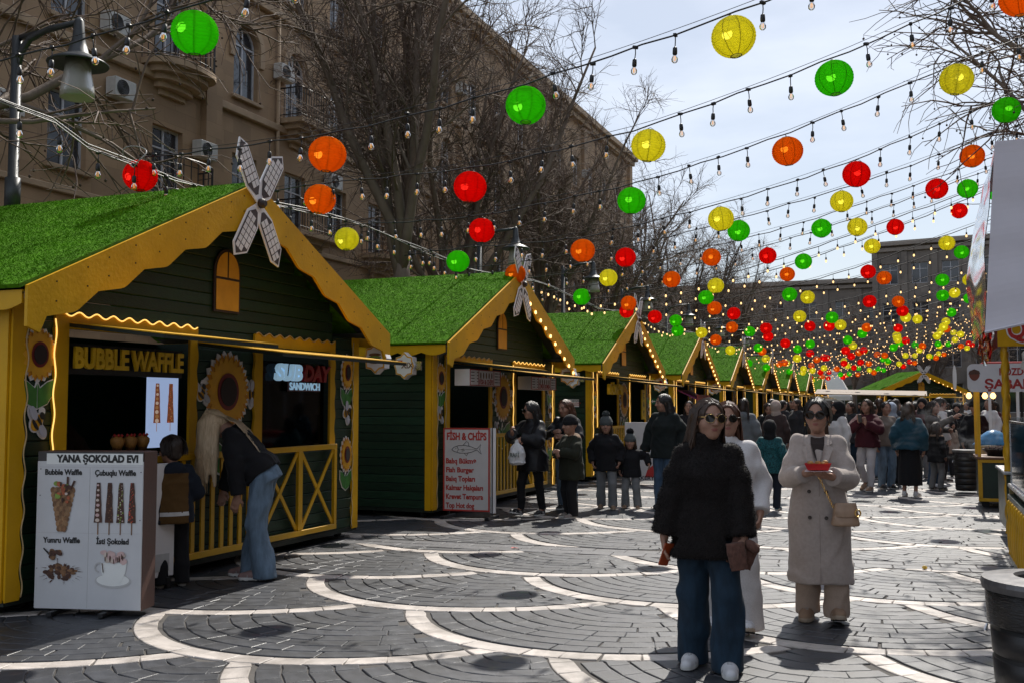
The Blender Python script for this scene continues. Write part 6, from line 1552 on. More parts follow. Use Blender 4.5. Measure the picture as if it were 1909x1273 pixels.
        V, Q = F.polys(); C = (V[Q].mean(1) - o) @ M; C = C / k
        mi = (C[:, 2] < .027 * fat).astype(int); lace = (np.abs(C[:, 0]) < .018) & (C[:, 1] > -.085) & (C[:, 1] < .0) & (C[:, 2] > .045) & (np.sin(C[:, 1] * 420) > -.2); mi[lace] = 2
        pan = (np.abs(C[:, 0]) > .026) & (C[:, 2] > .03) & (C[:, 2] < .06 + .2 * np.abs(C[:, 1] + .02)) & (C[:, 1] > -.09) & (np.sin(C[:, 1] * 55 + 30 * C[:, 2]) > .1); mi[pan & (mi == 0)] = 3; mi[C[:, 2] < .006] = 4
        return mesh_np('shoe', V, Q, [up_m, sole_m, M_lace, M_spanel, M_tread], mi)
    # ---- hair and headwear
    def hair(s, m, style='long', length=.40, strands=130, res=.008, seed=1, vol=1.0, swing=(0, 0)):
        hs, H, MH = s.hs, s.H, s.MH; g = lambda x, y, z: H + MH @ (np.array([x, y, z]) * hs)
        ext = length * hs + .1 if style != 'short' else .02
        F = Field(H - (.2, .2, .16 + ext), H + (.2, .2, .2), res)
        F.ell(g(0, .014, .030), (.0785 * hs * vol, .0985 * hs * vol, .0900 * hs * vol), MH, .01); F.ell(g(0, .045, -.025), (.064 * hs * vol, .056 * hs, .072 * hs), MH, .02)
        rn = random.Random(seed); dn = np.array([0, 0, -1.]); tips = []
        if style == 'long':
            for sg in (-1, 1):
                for y, r in ((.022, .019), (.055, .026)):
                    a = g(sg * .062, y, .02); b = g(sg * .070, y + .014, -.08); c = b + dn * length * hs * .5 + MH @ np.array([sg * .016, .012, 0]) * hs; e = b + dn * length * hs * (.85 + .2 * rn.random()) + MH @ np.array([sg * .010 + swing[0], .01 + swing[1], 0]) * hs
                    F.chain([a, b, c, e], [r * hs * vol, r * hs * vol, r * hs * .9, r * hs * .4], .02)
            b = g(0, .080, -.05); F.chain([g(0, .07, .02), b, b + dn * length * hs * .8], [.055 * hs, .050 * hs, .026 * hs], .03)
        if style == 'hang':                                    # head bowed: hair falls straight from the scalp
            for x, y, z, r, l in ((-.05, -.02, .09, .04, .9), (.055, -.02, .08, .042, 1.0), (0, -.03, .11, .045, .95), (.065, .03, .05, .042, .95), (-.06, .04, .06, .04, .85), (.05, .06, .02, .042, .85), (.07, .0, -.03, .04, .9)):
                a = g(x, y, z); F.chain([a, a + dn * length * l * .45 + (0, -.01, 0), a + dn * length * l], [r, r * .95, r * .35], .035)
        F.ell(g(0, -.100, .002), (.0585 * hs, .082 * hs, .100 * hs), MH, .010, 's')
        F.ell(g(0, -.12, -.13), (.062 * hs, .085 * hs, .09 * hs), MH, .012, 's')
        F.noise(.0022 * hs, 150, seed, (1, 1, .22))
        V, Q = F.polys(); mb = MB()
        for q in range(strands):
            sg = rn.choice((-1, 1)); y0 = rn.uniform(-.048, .085)
            zt = .030 + .0905 * vol * math.sqrt(max(.02, 1 - ((y0 - .014) / .102) ** 2)); lift = 1.0 + rn.random() * .025
            if style == 'hang':
                x0 = rn.uniform(-.075, .078); z0 = .03 + .09 * math.sqrt(max(.03, 1 - (x0 / .083) ** 2)) * math.sqrt(max(.05, 1 - ((y0 - .014) / .105) ** 2)); a = g(x0, y0, z0 * lift); L = length * rn.uniform(.6, 1.1); o2 = np.array([rn.uniform(-.02, .03), rn.uniform(-.05, .03), 0])
                p = [g(x0 * .6, y0 + .03, z0 * 1.0), a, a + dn * L * .3 + o2 * .5, a + dn * L * .7 + o2, a + dn * L + o2 * 1.2]
                if rn.random() < .42:                             # some lie back over the shoulders
                    bk = s.up(rn.uniform(-.10, .15), .125, rn.uniform(1.05, 1.3)); p = [g(x0 * .7, .03, .11), g(x0, .09, .05), s.up(x0 * 1.3, .10, 1.40), bk]
            else:
                p = [g(sg * .004, y0, zt * lift), g(sg * .043 * vol, y0 + .006, (.030 + (zt - .030) * .84) * lift), g(sg * .0745 * vol * lift, y0 + .016, .055), g(sg * .0800 * vol * lift, y0 + .028, -.005)]
            if style == 'long':
                b = g(sg * (.080 + .010 * rn.random()) * vol, y0 + .042, -.085); L = length * hs * rn.uniform(.6, 1.12); sw = MH @ np.array([sg * rn.uniform(-.005, .03) + swing[0], rn.uniform(-.02, .02) + swing[1], 0]) * hs
                p += [b, b + dn * L * .5 + sw * .6, b + dn * L + sw]
            elif style == 'short': p += [g(sg * .076 * vol, y0 + .035, -.03 - .03 * rn.random())]
            n = len(p); mb.tube(p, [.0026 * hs] + [.0040 * hs] * (n - 2) + [.0012 * hs], 3, 0, False)
        if strands:
            V2, f2 = np.array(mb.v), mb.f; V2 = V2.reshape(-1, 3); Q2 = np.array([f if len(f) == 4 else (f[0], f[1], f[2], f[2]) for f in f2]) + len(V)
            V = np.concatenate([V, V2]); Q = np.concatenate([Q, Q2])
        return mesh_np('hair', V, Q, [m])
    def cap_hat(s, m, style='beanie', res=.009, pom=None):
        hs, H, MH = s.hs, s.H, s.MH; g = lambda x, y, z: H + MH @ (np.array([x, y, z]) * hs)
        F = Field(H - .24 * hs - (0, 0, .12), H + .26 * hs, res)
        if style == 'beanie':
            F.ell(g(0, .012, .045), (.090 * hs, .106 * hs, .105 * hs), MH, .01); F.cut(g(0, 0, .022), MH @ np.array([0, -.18, -1.])); F.prof([(.012 * hs, .092 * hs, .108 * hs, .012 * hs), (.062 * hs, .094 * hs, .110 * hs, .012 * hs)], H, MH, .008); F.noise(.0016, 160, 1, (2, 2, .3))
        else:                                                  # headscarf or hood: covers hair, neck and shoulders
            F.ell(g(0, .018, .02), (.094 * hs, .112 * hs, .118 * hs), MH, .02); F.ell(g(0, .01, -.10), (.085 * hs, .088 * hs, .07 * hs), MH, .04); F.prof([(-.24 * hs, .13 * hs, .10 * hs, .0), (-.12 * hs, .085 * hs, .08 * hs, .0)], H, s.M, .04)
            F.ell(g(0, -.115, -.028), (.058 * hs, .075 * hs, .080 * hs), MH, .015, 's'); F.noise(.004, 40, 2)
        V, Q = F.polys(); return mesh_np('hat', V, Q, [m])
    def glasses(s, lens_m, rim_m, shape='round'):
        hs = s.hs; H, MH = s.H, s.MH; g = lambda x, y, z: tuple(H + MH @ (np.array([x, y, z]) * hs)); b = MB(); l = MB()
        for sg in (-1, 1):
            n = 20; out = []
            for q in range(n):
                a = 2 * math.pi * q / n; u, v = math.cos(a), math.sin(a)
                rx, rz = (.0265, .0245) if shape == 'round' else (.030, .022 + .004 * (v < 0)); out.append((sg * .034 + rx * u, -.1085 + abs(sg * .034 + rx * u) ** 2 * 3.2 * 1.2, .012 + rz * v))
            b.tube([g(*p) for p in out + out[:1]], (.0009 if shape == 'round' else .0036) * hs, 5)
            l.add([g(p[0], p[1] - .0006, p[2]) for p in out] + [g(p[0], p[1] + .0012, p[2]) for p in out], [tuple(range(n)), tuple(range(2 * n - 1, n - 1, -1))])
            b.tube([g(sg * .062, -.096, .018), g(sg * .078, -.06, .018), g(sg * .082, .0, .012)], .0022 * hs, 4)
        b.tube([g(-.009, -.1085, .016), g(0, -.112, .019), g(.009, -.1085, .016)], .002 * hs, 4)
        return b.mesh('sunglasses', rim_m, True), l.mesh('lens', lens_m)
def fuzz(V, Q, n, ln, wd, seed=0, droop=.3):
    """short fibres standing on a surface; returns extra vertices and triangles as degenerate quads"""
    rs = np.random.RandomState(seed); P = V[Q]; nr = np.cross(P[:, 2] - P[:, 0], P[:, 3] - P[:, 1]); ar = np.linalg.norm(nr, axis=1); nr /= ar[:, None] + 1e-12
    f = rs.choice(len(Q), n, p=ar / ar.sum()); u, v = rs.rand(n, 1), rs.rand(n, 1); p = P[f]; b = (p[:, 0] * (1 - u) + p[:, 1] * u) * (1 - v) + (p[:, 3] * (1 - u) + p[:, 2] * u) * v
    d = nr[f] + rs.randn(n, 3) * .35 - np.array([0, 0, droop]); d /= np.linalg.norm(d, axis=1)[:, None]; sd = np.cross(d, rs.randn(n, 3)); sd /= np.linalg.norm(sd, axis=1)[:, None]
    L = ln * (.5 + rs.rand(n, 1)); VV = np.empty((n * 3, 3)); VV[0::3] = b - sd * wd; VV[1::3] = b + sd * wd; VV[2::3] = b + d * L
    i = np.arange(n) * 3; return VV, np.stack([i, i + 1, i + 2, i + 2], 1)
def person(fig, loc, rz, label, group=None):
    return empty('person', (loc[0], loc[1], 0), rz, label, 'person', group)
def put(e, name, VQ, mats, mi=None): return ob(name, mesh_np(name, VQ[0], VQ[1], mats if isinstance(mats, (list, tuple)) else [mats], mi), e)
# ------------------------------------------------------------------ the people themselves
M_lens = mat('dark sunglass lens', (.004, .004, .004), .08, .1, spec=.35); M_lensb = mat('brown sunglass lens', (.016, .008, .004), .08, .1, spec=.35)
M_goldm = mat('gold metal', (.75, .5, .18), .25, .1, metal=1)
M_jean_d = cloth('dark blue denim', (.012, .028, .048), .8, .45, 10, stretch=(1.6, 1.6, .5)); M_jean_l = cloth('pale blue denim', (.13, .19, .26), .8, .35, 10, stretch=(1.6, 1.6, .5)); M_jean_m = cloth('mid blue denim', (.055, .095, .155), .8, .35, 10, stretch=(1.6, 1.6, .5)); M_jean_g = cloth('grey denim', (.17, .175, .18), .8, .25, 6)
M_fur = mat('dark brown fur', (.0085, .006, .0055), .75, .35, 18, .4, 90, sheen=.12, spec=.2); M_blk = cloth('black cloth', (.010, .010, .012)); M_blk2 = cloth('black puffer nylon', (.008, .008, .010), .42, .2, 8, .2, 60)
M_coat = cloth('pale beige wool coat', (.37, .315, .285), .95, .10, 40, .3, 250, .35); M_beige = cloth('beige trousers', (.40, .31, .25), .9); M_whitec = cloth('white cloth', (.58, .56, .56), .8)
M_shoe_w = mat('white sneaker', (.55, .55, .57), .5, .12, 15); M_sole_w = mat('white rubber sole', (.62, .62, .60), .6, .1); M_shoe_t = mat('tan suede shoe', (.26, .17, .11), .9, .15, 20); M_sole_t = mat('beige rubber sole', (.36, .29, .22), .7, .1); M_shoe_b = mat('black shoe', (.012, .012, .013), .5, .2); M_shoe_g = mat('grey sneaker', (.20, .17, .15), .6, .2, 12); M_shoe_p = mat('mauve sneaker', (.22, .14, .13), .6, .2, 12)
M_olive = cloth('olive parka', (.020, .022, .014)); M_brownj = cloth('mustard brown jacket', (.105, .055, .016)); M_navy = cloth('navy cloth', (.012, .016, .026)); M_dgreen = cloth('dark green black jacket', (.010, .014, .014)); M_teal = cloth('teal blue jacket', (.014, .055, .085)); M_turq = cloth('turquoise patterned jacket', (.010, .075, .085), .7, .9, 45); M_marn = cloth('maroon jacket', (.055, .010, .016)); M_greyh = cloth('grey hoodie', (.13, .14, .15)); M_hijb = cloth('beige headscarf', (.42, .34, .30)); M_blueh = cloth('pale blue headscarf', (.30, .36, .46)); M_gbean = cloth('grey knitted beanie', (.075, .085, .085)); M_redish = cloth('red cloth', (.3, .03, .03)); M_furcol = mat('tan fur trim', (.20, .13, .085), .9, .4, 40)
SKIN = None
def wpos(e_loc, rz, p): return tuple(np.array([e_loc[0], e_loc[1], 0]) + rotz(rz) @ np.array(p))
def build(loc, rz, label, fig, jm, tm, shoes, hairspec=None, hat=None, jk=None, tk=None, res=.014, fh=.008, fha=.009, glasses=None, group=None, jname='jacket', tname='trousers', jmi=None, fz=None, pom=None, skirt=None):
    f = Fig(**fig); e = person(f, loc, rz, label, group)
    ob('body', f.body(res, fh, fha), e)
    V, Q = f.jacket(res, jm, **(jk or {})); mats = jm if isinstance(jm, list) else [jm]; mi = None
    if jmi: mi = jmi(V[Q].mean(1), f)
    if fz:
        V2, Q2 = fuzz(V, Q, *fz); n0 = len(Q); Q = np.concatenate([Q, Q2 + len(V)]); V = np.concatenate([V, V2])
        mi = np.concatenate([mi if mi is not None else np.zeros(n0, int), np.zeros(len(Q2), int)])
    put(e, jname, (V, Q), mats, mi)
    if skirt:
        F = Field((-.4, -.4, -.02), (.4, .4, 1.1 * f.k), res); k = f.k; F.prof([(skirt * k, .20 * k, .17 * k, 0), (.6 * k, .185 * k, .15 * k, 0), (.95 * k, .15 * k, .11 * k, .01)], (0, 0, 0), None); F.noise(.008, 22, 1, (1.6, 1.6, .15)); put(e, 'skirt', F.polys(), tm)
    else: put(e, tname, f.trousers(res, **(tk or {})), tm)
    for i in range(2): ob('shoe', f.shoe(i, max(.007, res * .7), shoes[0], shoes[1], fat=shoes[2] if len(shoes) > 2 else 1.0), e)
    if hairspec: ob('hair', f.hair(**hairspec), e)
    if hat:
        ht = ob('hat' if hat[1] == 'beanie' else 'headscarf', f.cap_hat(hat[0], hat[1]), e)
        if pom:
            F = Field((-.08, -.08, -.08), (.08, .08, .08), .008); F.ell((0, 0, 0), (.05, .05, .045)); V, Q = F.polys(); V2, Q2 = fuzz(V, Q, 900, .015, .003); mm = mesh_np('pompom', np.concatenate([V, V2]), np.concatenate([Q, Q2 + len(V)]), [pom]); ob('pompom', mm, ht, tuple(f.H + f.MH @ (np.array([0, .01, .165]) * f.hs)))
    if glasses:
        a, b = f.glasses(*glasses); g = ob('sunglasses', a, e); ob('lens', b, g)
    return e, f
# --- woman in the dark fur jacket, foreground
L1, Z1_ = (-1.20, 6.24), .14
e1, f1 = build(L1, Z1_, 'woman in dark fur jacket, round sunglasses and wide blue jeans in the foreground',
    dict(h=1.60, head=(.42, .02, .03), feet=((-.115, .07, 0), (.115, -.10, 0)), footyaw=(-.16, .10), wrists=[(-.285, -.06, .765), (.225, -.15, .755)], poles=((-.9, .5, 0), (.9, .5, 0)), hands=[((-.05, -.25, -1), (-1, -.1, 0), .35), ((-.15, -.45, -.85), (.7, -.7, .1), .75)], wide=1.0),
    M_fur, M_jean_d, (M_shoe_w, M_sole_w, 1.08), dict(m=M_hbrown, length=.20, strands=320, seed=3, vol=1.06, swing=(.0, .03)), res=.0105, fh=.0045, fha=.0055,
    jk=dict(hem=.70, add=.040, sl=(.080, .082, .080), cuff=.93, fold=(.006, 16), flare=.035, collar=.085, pw=2.5), tk=dict(rad=(.102, .090, .098), hem=.012, fold=(.014, 15)), glasses=(M_lens, M_goldm, 'round'), fz=(46000, .011, .0013, 1, .5))
def fold_item():
    F = Field((-.15, -.12, -.15), (.15, .12, .15), .006); F.prof([(-.085, .07, .022, .01), (-.03, .078, .030, .01), (.075, .080, .026, .01)], (0, .02, 0), roty(.15), .004, 3.5); F.prof([(-.10, .045, .020, 0), (.0, .055, .026, 0), (.06, .05, .022, 0)], (-.045, -.035, -.005), roty(-.35), .004, 3.2); F.ell((.04, -.02, .05), (.05, .03, .03), roty(.5), .006); F.noise(.002, 150, 1, (2, .4, .2)); return F.polys()
V, Q = fold_item(); o = ob('knit_hat', mesh_np('knit_hat', V, Q, [cloth('brown ribbed knit', (.11, .055, .042), .9, .3, 40, .6, 120)]), None, wpos(L1, Z1_, f1.wr[1] + np.array([.0, -.035, -.085])), (0, .2, .3)); tag(o, 'folded brown knitted hat held in the fur jacket woman\'s hand', 'knit hat')
b = MB(); b.cbox(-.036, .036, -.0045, .0045, -.072, .072, .004); o = b.build('phone', mat('orange phone case', (.32, .055, .016), .4, .2), None, wpos(L1, Z1_, f1.wr[0] + np.array([.012, -.03, -.115])), (.3, .15, 1.0)); tag(o, 'orange phone in the fur jacket woman\'s lowered hand', 'phone')
# --- woman in the pale coat
L3, Z3_ = (-.70, 7.9), .06
f3d = dict(h=1.615, head=(-.10, .06, .0), feet=((-.10, .07, 0), (.12, -.04, .02)), footyaw=(-.1, .12), footpitch=(0, -.22), wrists=[(-.085, -.285, 1.12), (.105, -.285, 1.10)], poles=((-.55, .2, -1), (.55, .2, -1)), hands=[((.55, -.6, .12), (-.2, -.45, -.9), .35), ((-.55, -.6, .12), (.2, -.45, -.9), .35)], wide=1.0)
e3, f3 = build(L3, Z3_, 'woman with short black hair in a long pale beige coat holding food', f3d, M_coat, M_beige, (M_shoe_t, M_sole_t, 1.22), dict(m=M_hblack, style='short', strands=160, seed=5, vol=1.09), res=.0105, fh=.0045, fha=.0055,
    jk=dict(hem=.30, add=.032, sl=(.074, .073, .064), cuff=.94, fold=(.009, 13), flare=.036, pw=2.3), tk=dict(rad=(.086, .078, .094), hem=.035, fold=(.007, 18), keep=.345), glasses=(M_lensb, M_black, 'aviator'), jname='coat')
k3 = f3.k
_cm = [c for c in e3.children if c.name.startswith('coat')][0].data; _cv = np.empty(len(_cm.vertices) * 3, np.float32); _cm.vertices.foreach_get('co', _cv); _cv = _cv.reshape(-1, 3)
def coat_front(x, z, off):
    '''front surface of the coat at (x, z) in unscaled figure units'''
    d = (np.abs(_cv[:, 0] - x * k3) < .014) & (np.abs(_cv[:, 2] - z * k3) < .014); return float(_cv[d, 1].min()) / k3 - off if d.any() else -.14 - off
def on_front(pts, off, th, m, name, parent):
    b = MB(); n = len(pts); v = [(x * k3, coat_front(x, z, off) * k3, z * k3) for x, z in pts] + [(x * k3, coat_front(x, z, off - th) * k3, z * k3) for x, z in pts]
    b.add(v, [tuple(range(n)), tuple(range(2 * n - 1, n - 1, -1))] + [(i, n + i, n + (i + 1) % n, (i + 1) % n) for i in range(n)]); return b.build(name, m, parent)
on_front([(-.048, 1.385), (-.02, 1.375), (.02, 1.375), (.048, 1.385), (.05, 1.33), (.028, 1.24), (.008, 1.16), (-.02, 1.24), (-.045, 1.33)], .012, .02, mat('dark brown top', (.022, .012, .010), .8), 'top', e3)
for sg in (-1, 1):
    on_front([(sg * x, z) for x, z in ((.052, 1.39), (.092, 1.375), (.105, 1.335), (.082, 1.325), (.112, 1.30), (.075, 1.20), (.008, 1.075), (.015, 1.17), (.036, 1.26), (.05, 1.33))], .024 + .002 * sg, .012, M_coat, 'lapel', e3)
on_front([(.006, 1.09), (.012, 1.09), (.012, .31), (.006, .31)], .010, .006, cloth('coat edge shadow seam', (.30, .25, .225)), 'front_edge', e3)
for x, z in ((-.065, .98), (.058, .98), (-.062, .79), (.056, .79)):
    b = MB(); b.lathe([(.013, 0), (.014, .004), (.010, .006), (.002, .005)], n=12); b.build('button', mat('dark horn button', (.035, .022, .016), .3), e3, (x * k3, coat_front(x, z, .012) * k3, z * k3), (math.pi / 2, 0, 0))
for sg in (-1, 1):
    p = f3.H + f3.MH @ (np.array([sg * .081, .0, -.045]) * f3.hs); b = MB(); b.tube([(0, .012 * math.cos(a), -.012 + .014 * math.sin(a)) for a in np.linspace(0, 6.28, 13)], .003, 5); b.build('earring', M_goldm, e3, tuple(p), smooth=True)
tw = wpos(L3, Z3_, (f3.wr[0] + f3.wr[1]) / 2 + np.array([.0, -.115, .045]))
t_ = empty('food_tray', tw, Z3_, 'red paper tray of fried food in the coat woman\'s hands', 'food tray')
b = MB(); b.add([(-.07, -.045, 0), (.07, -.045, 0), (.07, .045, 0), (-.07, .045, 0), (-.09, -.06, .045), (.09, -.06, .045), (.09, .06, .045), (-.09, .06, .045)], [(3, 2, 1, 0), (0, 1, 5, 4), (1, 2, 6, 5), (2, 3, 7, 6), (3, 0, 4, 7)]); b.build('tray', mat('red paper', (.50, .012, .014), .45, .1), t_)
b = MB(); b.add([(-.09, -.07, -.01), (.10, -.075, -.006), (.085, .06, -.004), (-.085, .06, -.004)], [(0, 1, 2, 3)]); b.build('napkin', M_white, t_)
rn = random.Random(3)
for q in range(7):
    b = MB(); r = rn.uniform(.016, .024); b.lathe([(.002, -r), (r * .8, -r * .5), (r, 0), (r * .75, r * .6), (.002, r)], n=9); b.build('food_piece', mat('golden fried food', (.40, .20, .05), .6, .5, 40), t_, (rn.uniform(-.06, .06), rn.uniform(-.035, .035), .04 + rn.random() * .012), (rn.random(), rn.random(), 0))
hb = empty('handbag', wpos(L3, Z3_, (.185, -.20, .80)), Z3_ + .25, 'small tan handbag on a gold chain across the beige coat', 'handbag')
F = Field((-.14, -.09, -.12), (.14, .09, .12), .007); F.prof([(-.075, .092, .045, 0), (-.06, .098, .05, 0), (.02, .085, .04, 0), (.085, .070, .026, 0)], pw=3.5); F.noise(.002, 40); put(hb, 'bag_body', F.polys(), mat('tan leather', (.33, .215, .14), .42, .12, 20))
F = Field((-.14, -.10, -.1), (.14, .02, .12), .007); F.prof([(-.01, .080, .052, -.0), (.03, .086, .050, 0), (.09, .074, .034, 0)], pw=3.5); F.cut((0, -.005, 0), (0, 1, 0)); put(hb, 'bag_flap', F.polys(), mat('tan leather', (.33, .215, .14), .42, .12, 20))
b = MB(); pts = [Vector((-.085, 0, .06)), Vector((-.13, -.0, .16)), Vector((-.19, .01, .30))]
for i in range(len(pts) - 1):
    for q in range(9):
        c = pts[i].lerp(pts[i + 1], q / 9); b.tube([(c.x + .007 * math.cos(a) * (q % 2), c.y + .007 * math.cos(a) * ((q + 1) % 2), c.z + .010 * math.sin(a)) for a in np.linspace(0, 6.28, 7)], .0025, 4)
b.build('chain', M_goldm, hb)
b = MB(); b.tube([(.075 + .02 * math.cos(a), -.05, .02 + .025 * math.sin(a)) for a in np.linspace(0, 6.28, 11)], .006, 5); b.build('clasp', M_goldm, hb)
# --- woman in white half hidden between them
L2, Z2_ = (-1.27, 7.36), .08
e2, f2 = build(L2, Z2_, 'woman with auburn hair and sunglasses in white, behind the fur jacket woman', dict(h=1.585, head=(.12, .03, -.02), feet=((-.11, .14, 0), (.13, -.18, .025)), footpitch=(0, -.25), wrists=[(-.26, .0, .85), (.23, -.04, .88)], poles=((-.8, .6, 0), (.3, 1, -.2)), wide=1.05),
    M_whitec, cloth('white trousers', (.50, .47, .46), .85), (M_shoe_w, M_sole_t, 1.15), dict(m=M_haub, length=.36, strands=200, seed=8, vol=1.08), res=.012, fh=.005, fha=.008, jk=dict(hem=.74, add=.035, sl=(.078, .078, .066), fold=(.010, 16), flare=.02, collar=.05), tk=dict(rad=(.105, .105, .125), hem=.03), glasses=(M_lens, M_hdark, 'round'))
b = MB(); b.bar((-.40, -.02, .58), (-.33, .0, .86), .03, .003); o = b.build('hanging_strap', M_whitec, e2)
# --- blonde woman bending down
L4, Z4_ = (-5.74, 7.93), R_(-70)
e4, f4 = build(L4, Z4_, 'woman with long blonde hair bending down beside the boy at the waffle stall', dict(h=1.74, lean=.66, head=(-.1, .62, 0), feet=((-.10, -.06, 0), (.11, .10, 0)), footyaw=(-.05, .1), pelvis=(0, .10), wrists=[(-.20, -.34, .66), (.19, -.06, .68)], poles=((-.5, 1, .1), (.6, 1, .1)), hands=[((0, -.15, -1), (-1, 0, 0), .5), ((0, -.3, -1), (1, 0, 0), .3)]),
    M_blk, M_jean_l, (M_shoe_p, M_sole_w, 1.1), dict(m=M_hblond, style='hang', length=.60, strands=520, seed=4, vol=1.08), res=.0115, fh=.006, fha=.006, jk=dict(hem=.96, add=.04, sl=(.088, .08, .058), cuff=.95, fold=(.009, 22), collar=.03), tk=dict(rad=(.100, .080, .105), hem=.018, fold=(.011, 15), top=1.0))
# --- boy at the counter
def stripe(C, f):
    z = C[:, 2] / f.k; mi = np.zeros(len(C), int); mi[(z > .80) & (z < .835) & (np.abs(C[:, 0]) < .2)] = 2; mi[(np.abs(C[:, 0]) > .155 * f.k) & (z < 1.36)] = 1; mi[z > 1.27] = 1; return mi
def hood(F, s): F.ell(s.up(0, .10, 1.35), (.115 * s.k, .07 * s.k, .09 * s.k), s.M, .03)
L5, Z5_ = (-6.14, 7.31), R_(-128)
e5, f5 = build(L5, Z5_, 'boy in mustard brown jacket with reflective stripe standing at the waffle counter', dict(h=1.29, kid=.55, head=(.45, .10, 0), wrists=[(-.19, -.2, .95), (.17, -.16, .92)], feet=((-.10, 0, 0), (.10, .03, 0)), wide=1.12), [M_brownj, M_navy, mat('reflective stripe', (.6, .6, .6), .3)], M_blk, (M_shoe_g, M_sole_w, 1.1),
    dict(m=M_hdark, style='short', strands=120, vol=1.06, res=.007), res=.0115, fh=.006, fha=.007, jk=dict(hem=.74, add=.055, sl=(.09, .082, .07), fold=(.006, 26), extra=hood), tk=dict(rad=(.095, .082, .08), hem=.04), jmi=stripe)
# --- seller inside the stall
e6, f6 = build((-7.25, 7.02), R_(75), 'seller in a dark hoodie inside the nearest stall', dict(h=1.68, head=(-.2, .1, 0), wrists=[(-.25, -.2, 1.0), (.2, -.3, 1.05)]), cloth('brown grey hoodie', (.05, .035, .035)), M_blk, (M_shoe_b, M_shoe_b), dict(m=M_hblack, style='short', strands=60), res=.015, jk=dict(hem=.8, add=.04), glasses=(glass_mat('spectacle glass'), M_black, 'round'))
# --- family in front of the second stall
LP7, ZP7 = (-5.20, 13.85), R_(-18)
e7, f7 = build(LP7, ZP7, 'woman in black puffer and sunglasses carrying a white plastic bag', dict(h=1.62, head=(-.5, .12, 0), feet=((-.13, -.16, .02), (.05, .14, 0)), footpitch=(-.2, 0), wrists=[(-.16, -.26, 1.20), (.02, -.27, 1.14)], poles=((-1, .2, -.7), (1, .2, -.7)), hands=[((.1, -.5, .8), (-.7, -.6, 0), .9), ((.1, -.7, -.3), (.6, -.4, .6), .9)]), M_blk2, M_blk, (M_shoe_b, M_sole_w), dict(m=M_hblack, length=.22, strands=100, vol=1.1),
    jk=dict(hem=.66, add=.06, sl=(.10, .095, .075), fold=(.010, 20), flare=.01, collar=.05, extra=hood), tk=dict(rad=(.085, .065, .05), hem=.09), glasses=(M_lens, M_black, 'aviator'))
F = Field((-.16, -.12, -.26), (.16, .12, .2), .009); F.prof([(-.21, .09, .06, 0), (-.18, .115, .08, 0), (-.05, .12, .085, 0), (.04, .085, .05, 0), (.10, .03, .02, 0), (.15, .018, .012, 0)]); F.noise(.008, 34, 2)
bp_ = wpos(LP7, ZP7, f7.wr[1] + np.array([.0, -.10, -.16])); pb = empty('plastic_bag', bp_, 0, 'white plastic shopping bag with grey lettering hanging from the woman\'s hand', 'bag'); put(pb, 'bag_body', F.polys(), cloth('white thin plastic', (.62, .62, .63), .35, .08, 20, .3, 60))
text('RAFİ', .085, mat('grey green print', (.12, .14, .12), .5), pb, (0, -.098, -.07), (1, 0, 0), (0, 0, 1), .001, .001, width=.14, name='bag_print')
e8, f8 = build((-4.98, 14.75), R_(-8), 'woman with auburn hair in black jacket eating behind the puffer woman', dict(h=1.66, head=(-.2, .22, 0), feet=((-.12, .12, 0), (.12, -.12, 0)), wrists=[(-.05, -.3, 1.18), (.10, -.28, 1.12)], poles=((-1, .2, -.7), (1, .2, -.7))), M_blk2, M_jean_l, (M_shoe_b, M_sole_w), dict(m=M_haub, length=.34, strands=120), jk=dict(hem=.78, add=.05, fold=(.009, 22), collar=.04), tk=dict(rad=(.10, .092, .105), hem=.03))
def furh(F, s): F.ell(s.up(0, .085, 1.37), (.125 * s.k, .085 * s.k, .07 * s.k), s.M, .02)
def furmi(C, f): z = (C[:, 2]) / f.k; return ((z > 1.335) & (C[:, 1] > -.02)).astype(int)
e9, f9 = build((-4.60, 13.82), R_(-35), 'boy in black beanie and olive parka with fur hood', dict(h=1.40, kid=.4, head=(-.1, .05, 0), wrists=[(-.06, -.24, 1.06), (.06, -.25, 1.10)], poles=((-1, .3, -.6), (1, .3, -.6)), feet=((-.09, 0, 0), (.09, -.06, 0)), wide=1.1), [M_olive, M_furcol], M_blk, (M_shoe_g, M_sole_w), None, (M_blk, 'beanie'), jk=dict(hem=.66, add=.06, sl=(.095, .088, .072), fold=(.007, 24), extra=furh), tk=dict(rad=(.095, .085, .085), hem=.04), jmi=furmi)
e10, f10 = build((-4.50, 15.25), R_(14), 'taller girl in grey pompom beanie and black jacket', dict(h=1.38, kid=.4, head=(.0, .12, 0), wrists=[(-.25, -.03, .86), (.24, -.04, .86)], feet=((-.09, .05, 0), (.10, -.10, 0)), wide=1.1), M_blk, M_jean_g, (M_shoe_t, M_sole_t), dict(m=M_hbrown, length=.3, strands=40), (M_gbean, 'beanie'), jk=dict(hem=.72, add=.05, sl=(.09, .085, .07), fold=(.008, 22), collar=.03), tk=dict(rad=(.09, .08, .085), hem=.04), pom=M_gbean)
e11, f11 = build((-4.17, 15.45), R_(8), 'smaller girl in grey pompom beanie holding the woman\'s hand', dict(h=1.11, kid=.75, head=(.0, .1, 0), wrists=[(-.25, -.05, .86), (.42, .0, 1.02)], feet=((-.09, 0, 0), (.11, -.03, 0)), wide=1.12), M_blk, M_jean_g, (M_shoe_t, M_sole_t), dict(m=M_hbrown, length=.3, strands=40), (M_gbean, 'beanie'), jk=dict(hem=.76, add=.055, sl=(.095, .085, .07), fold=(.008, 22), collar=.03), tk=dict(rad=(.095, .085, .10), hem=.03), pom=M_blk)
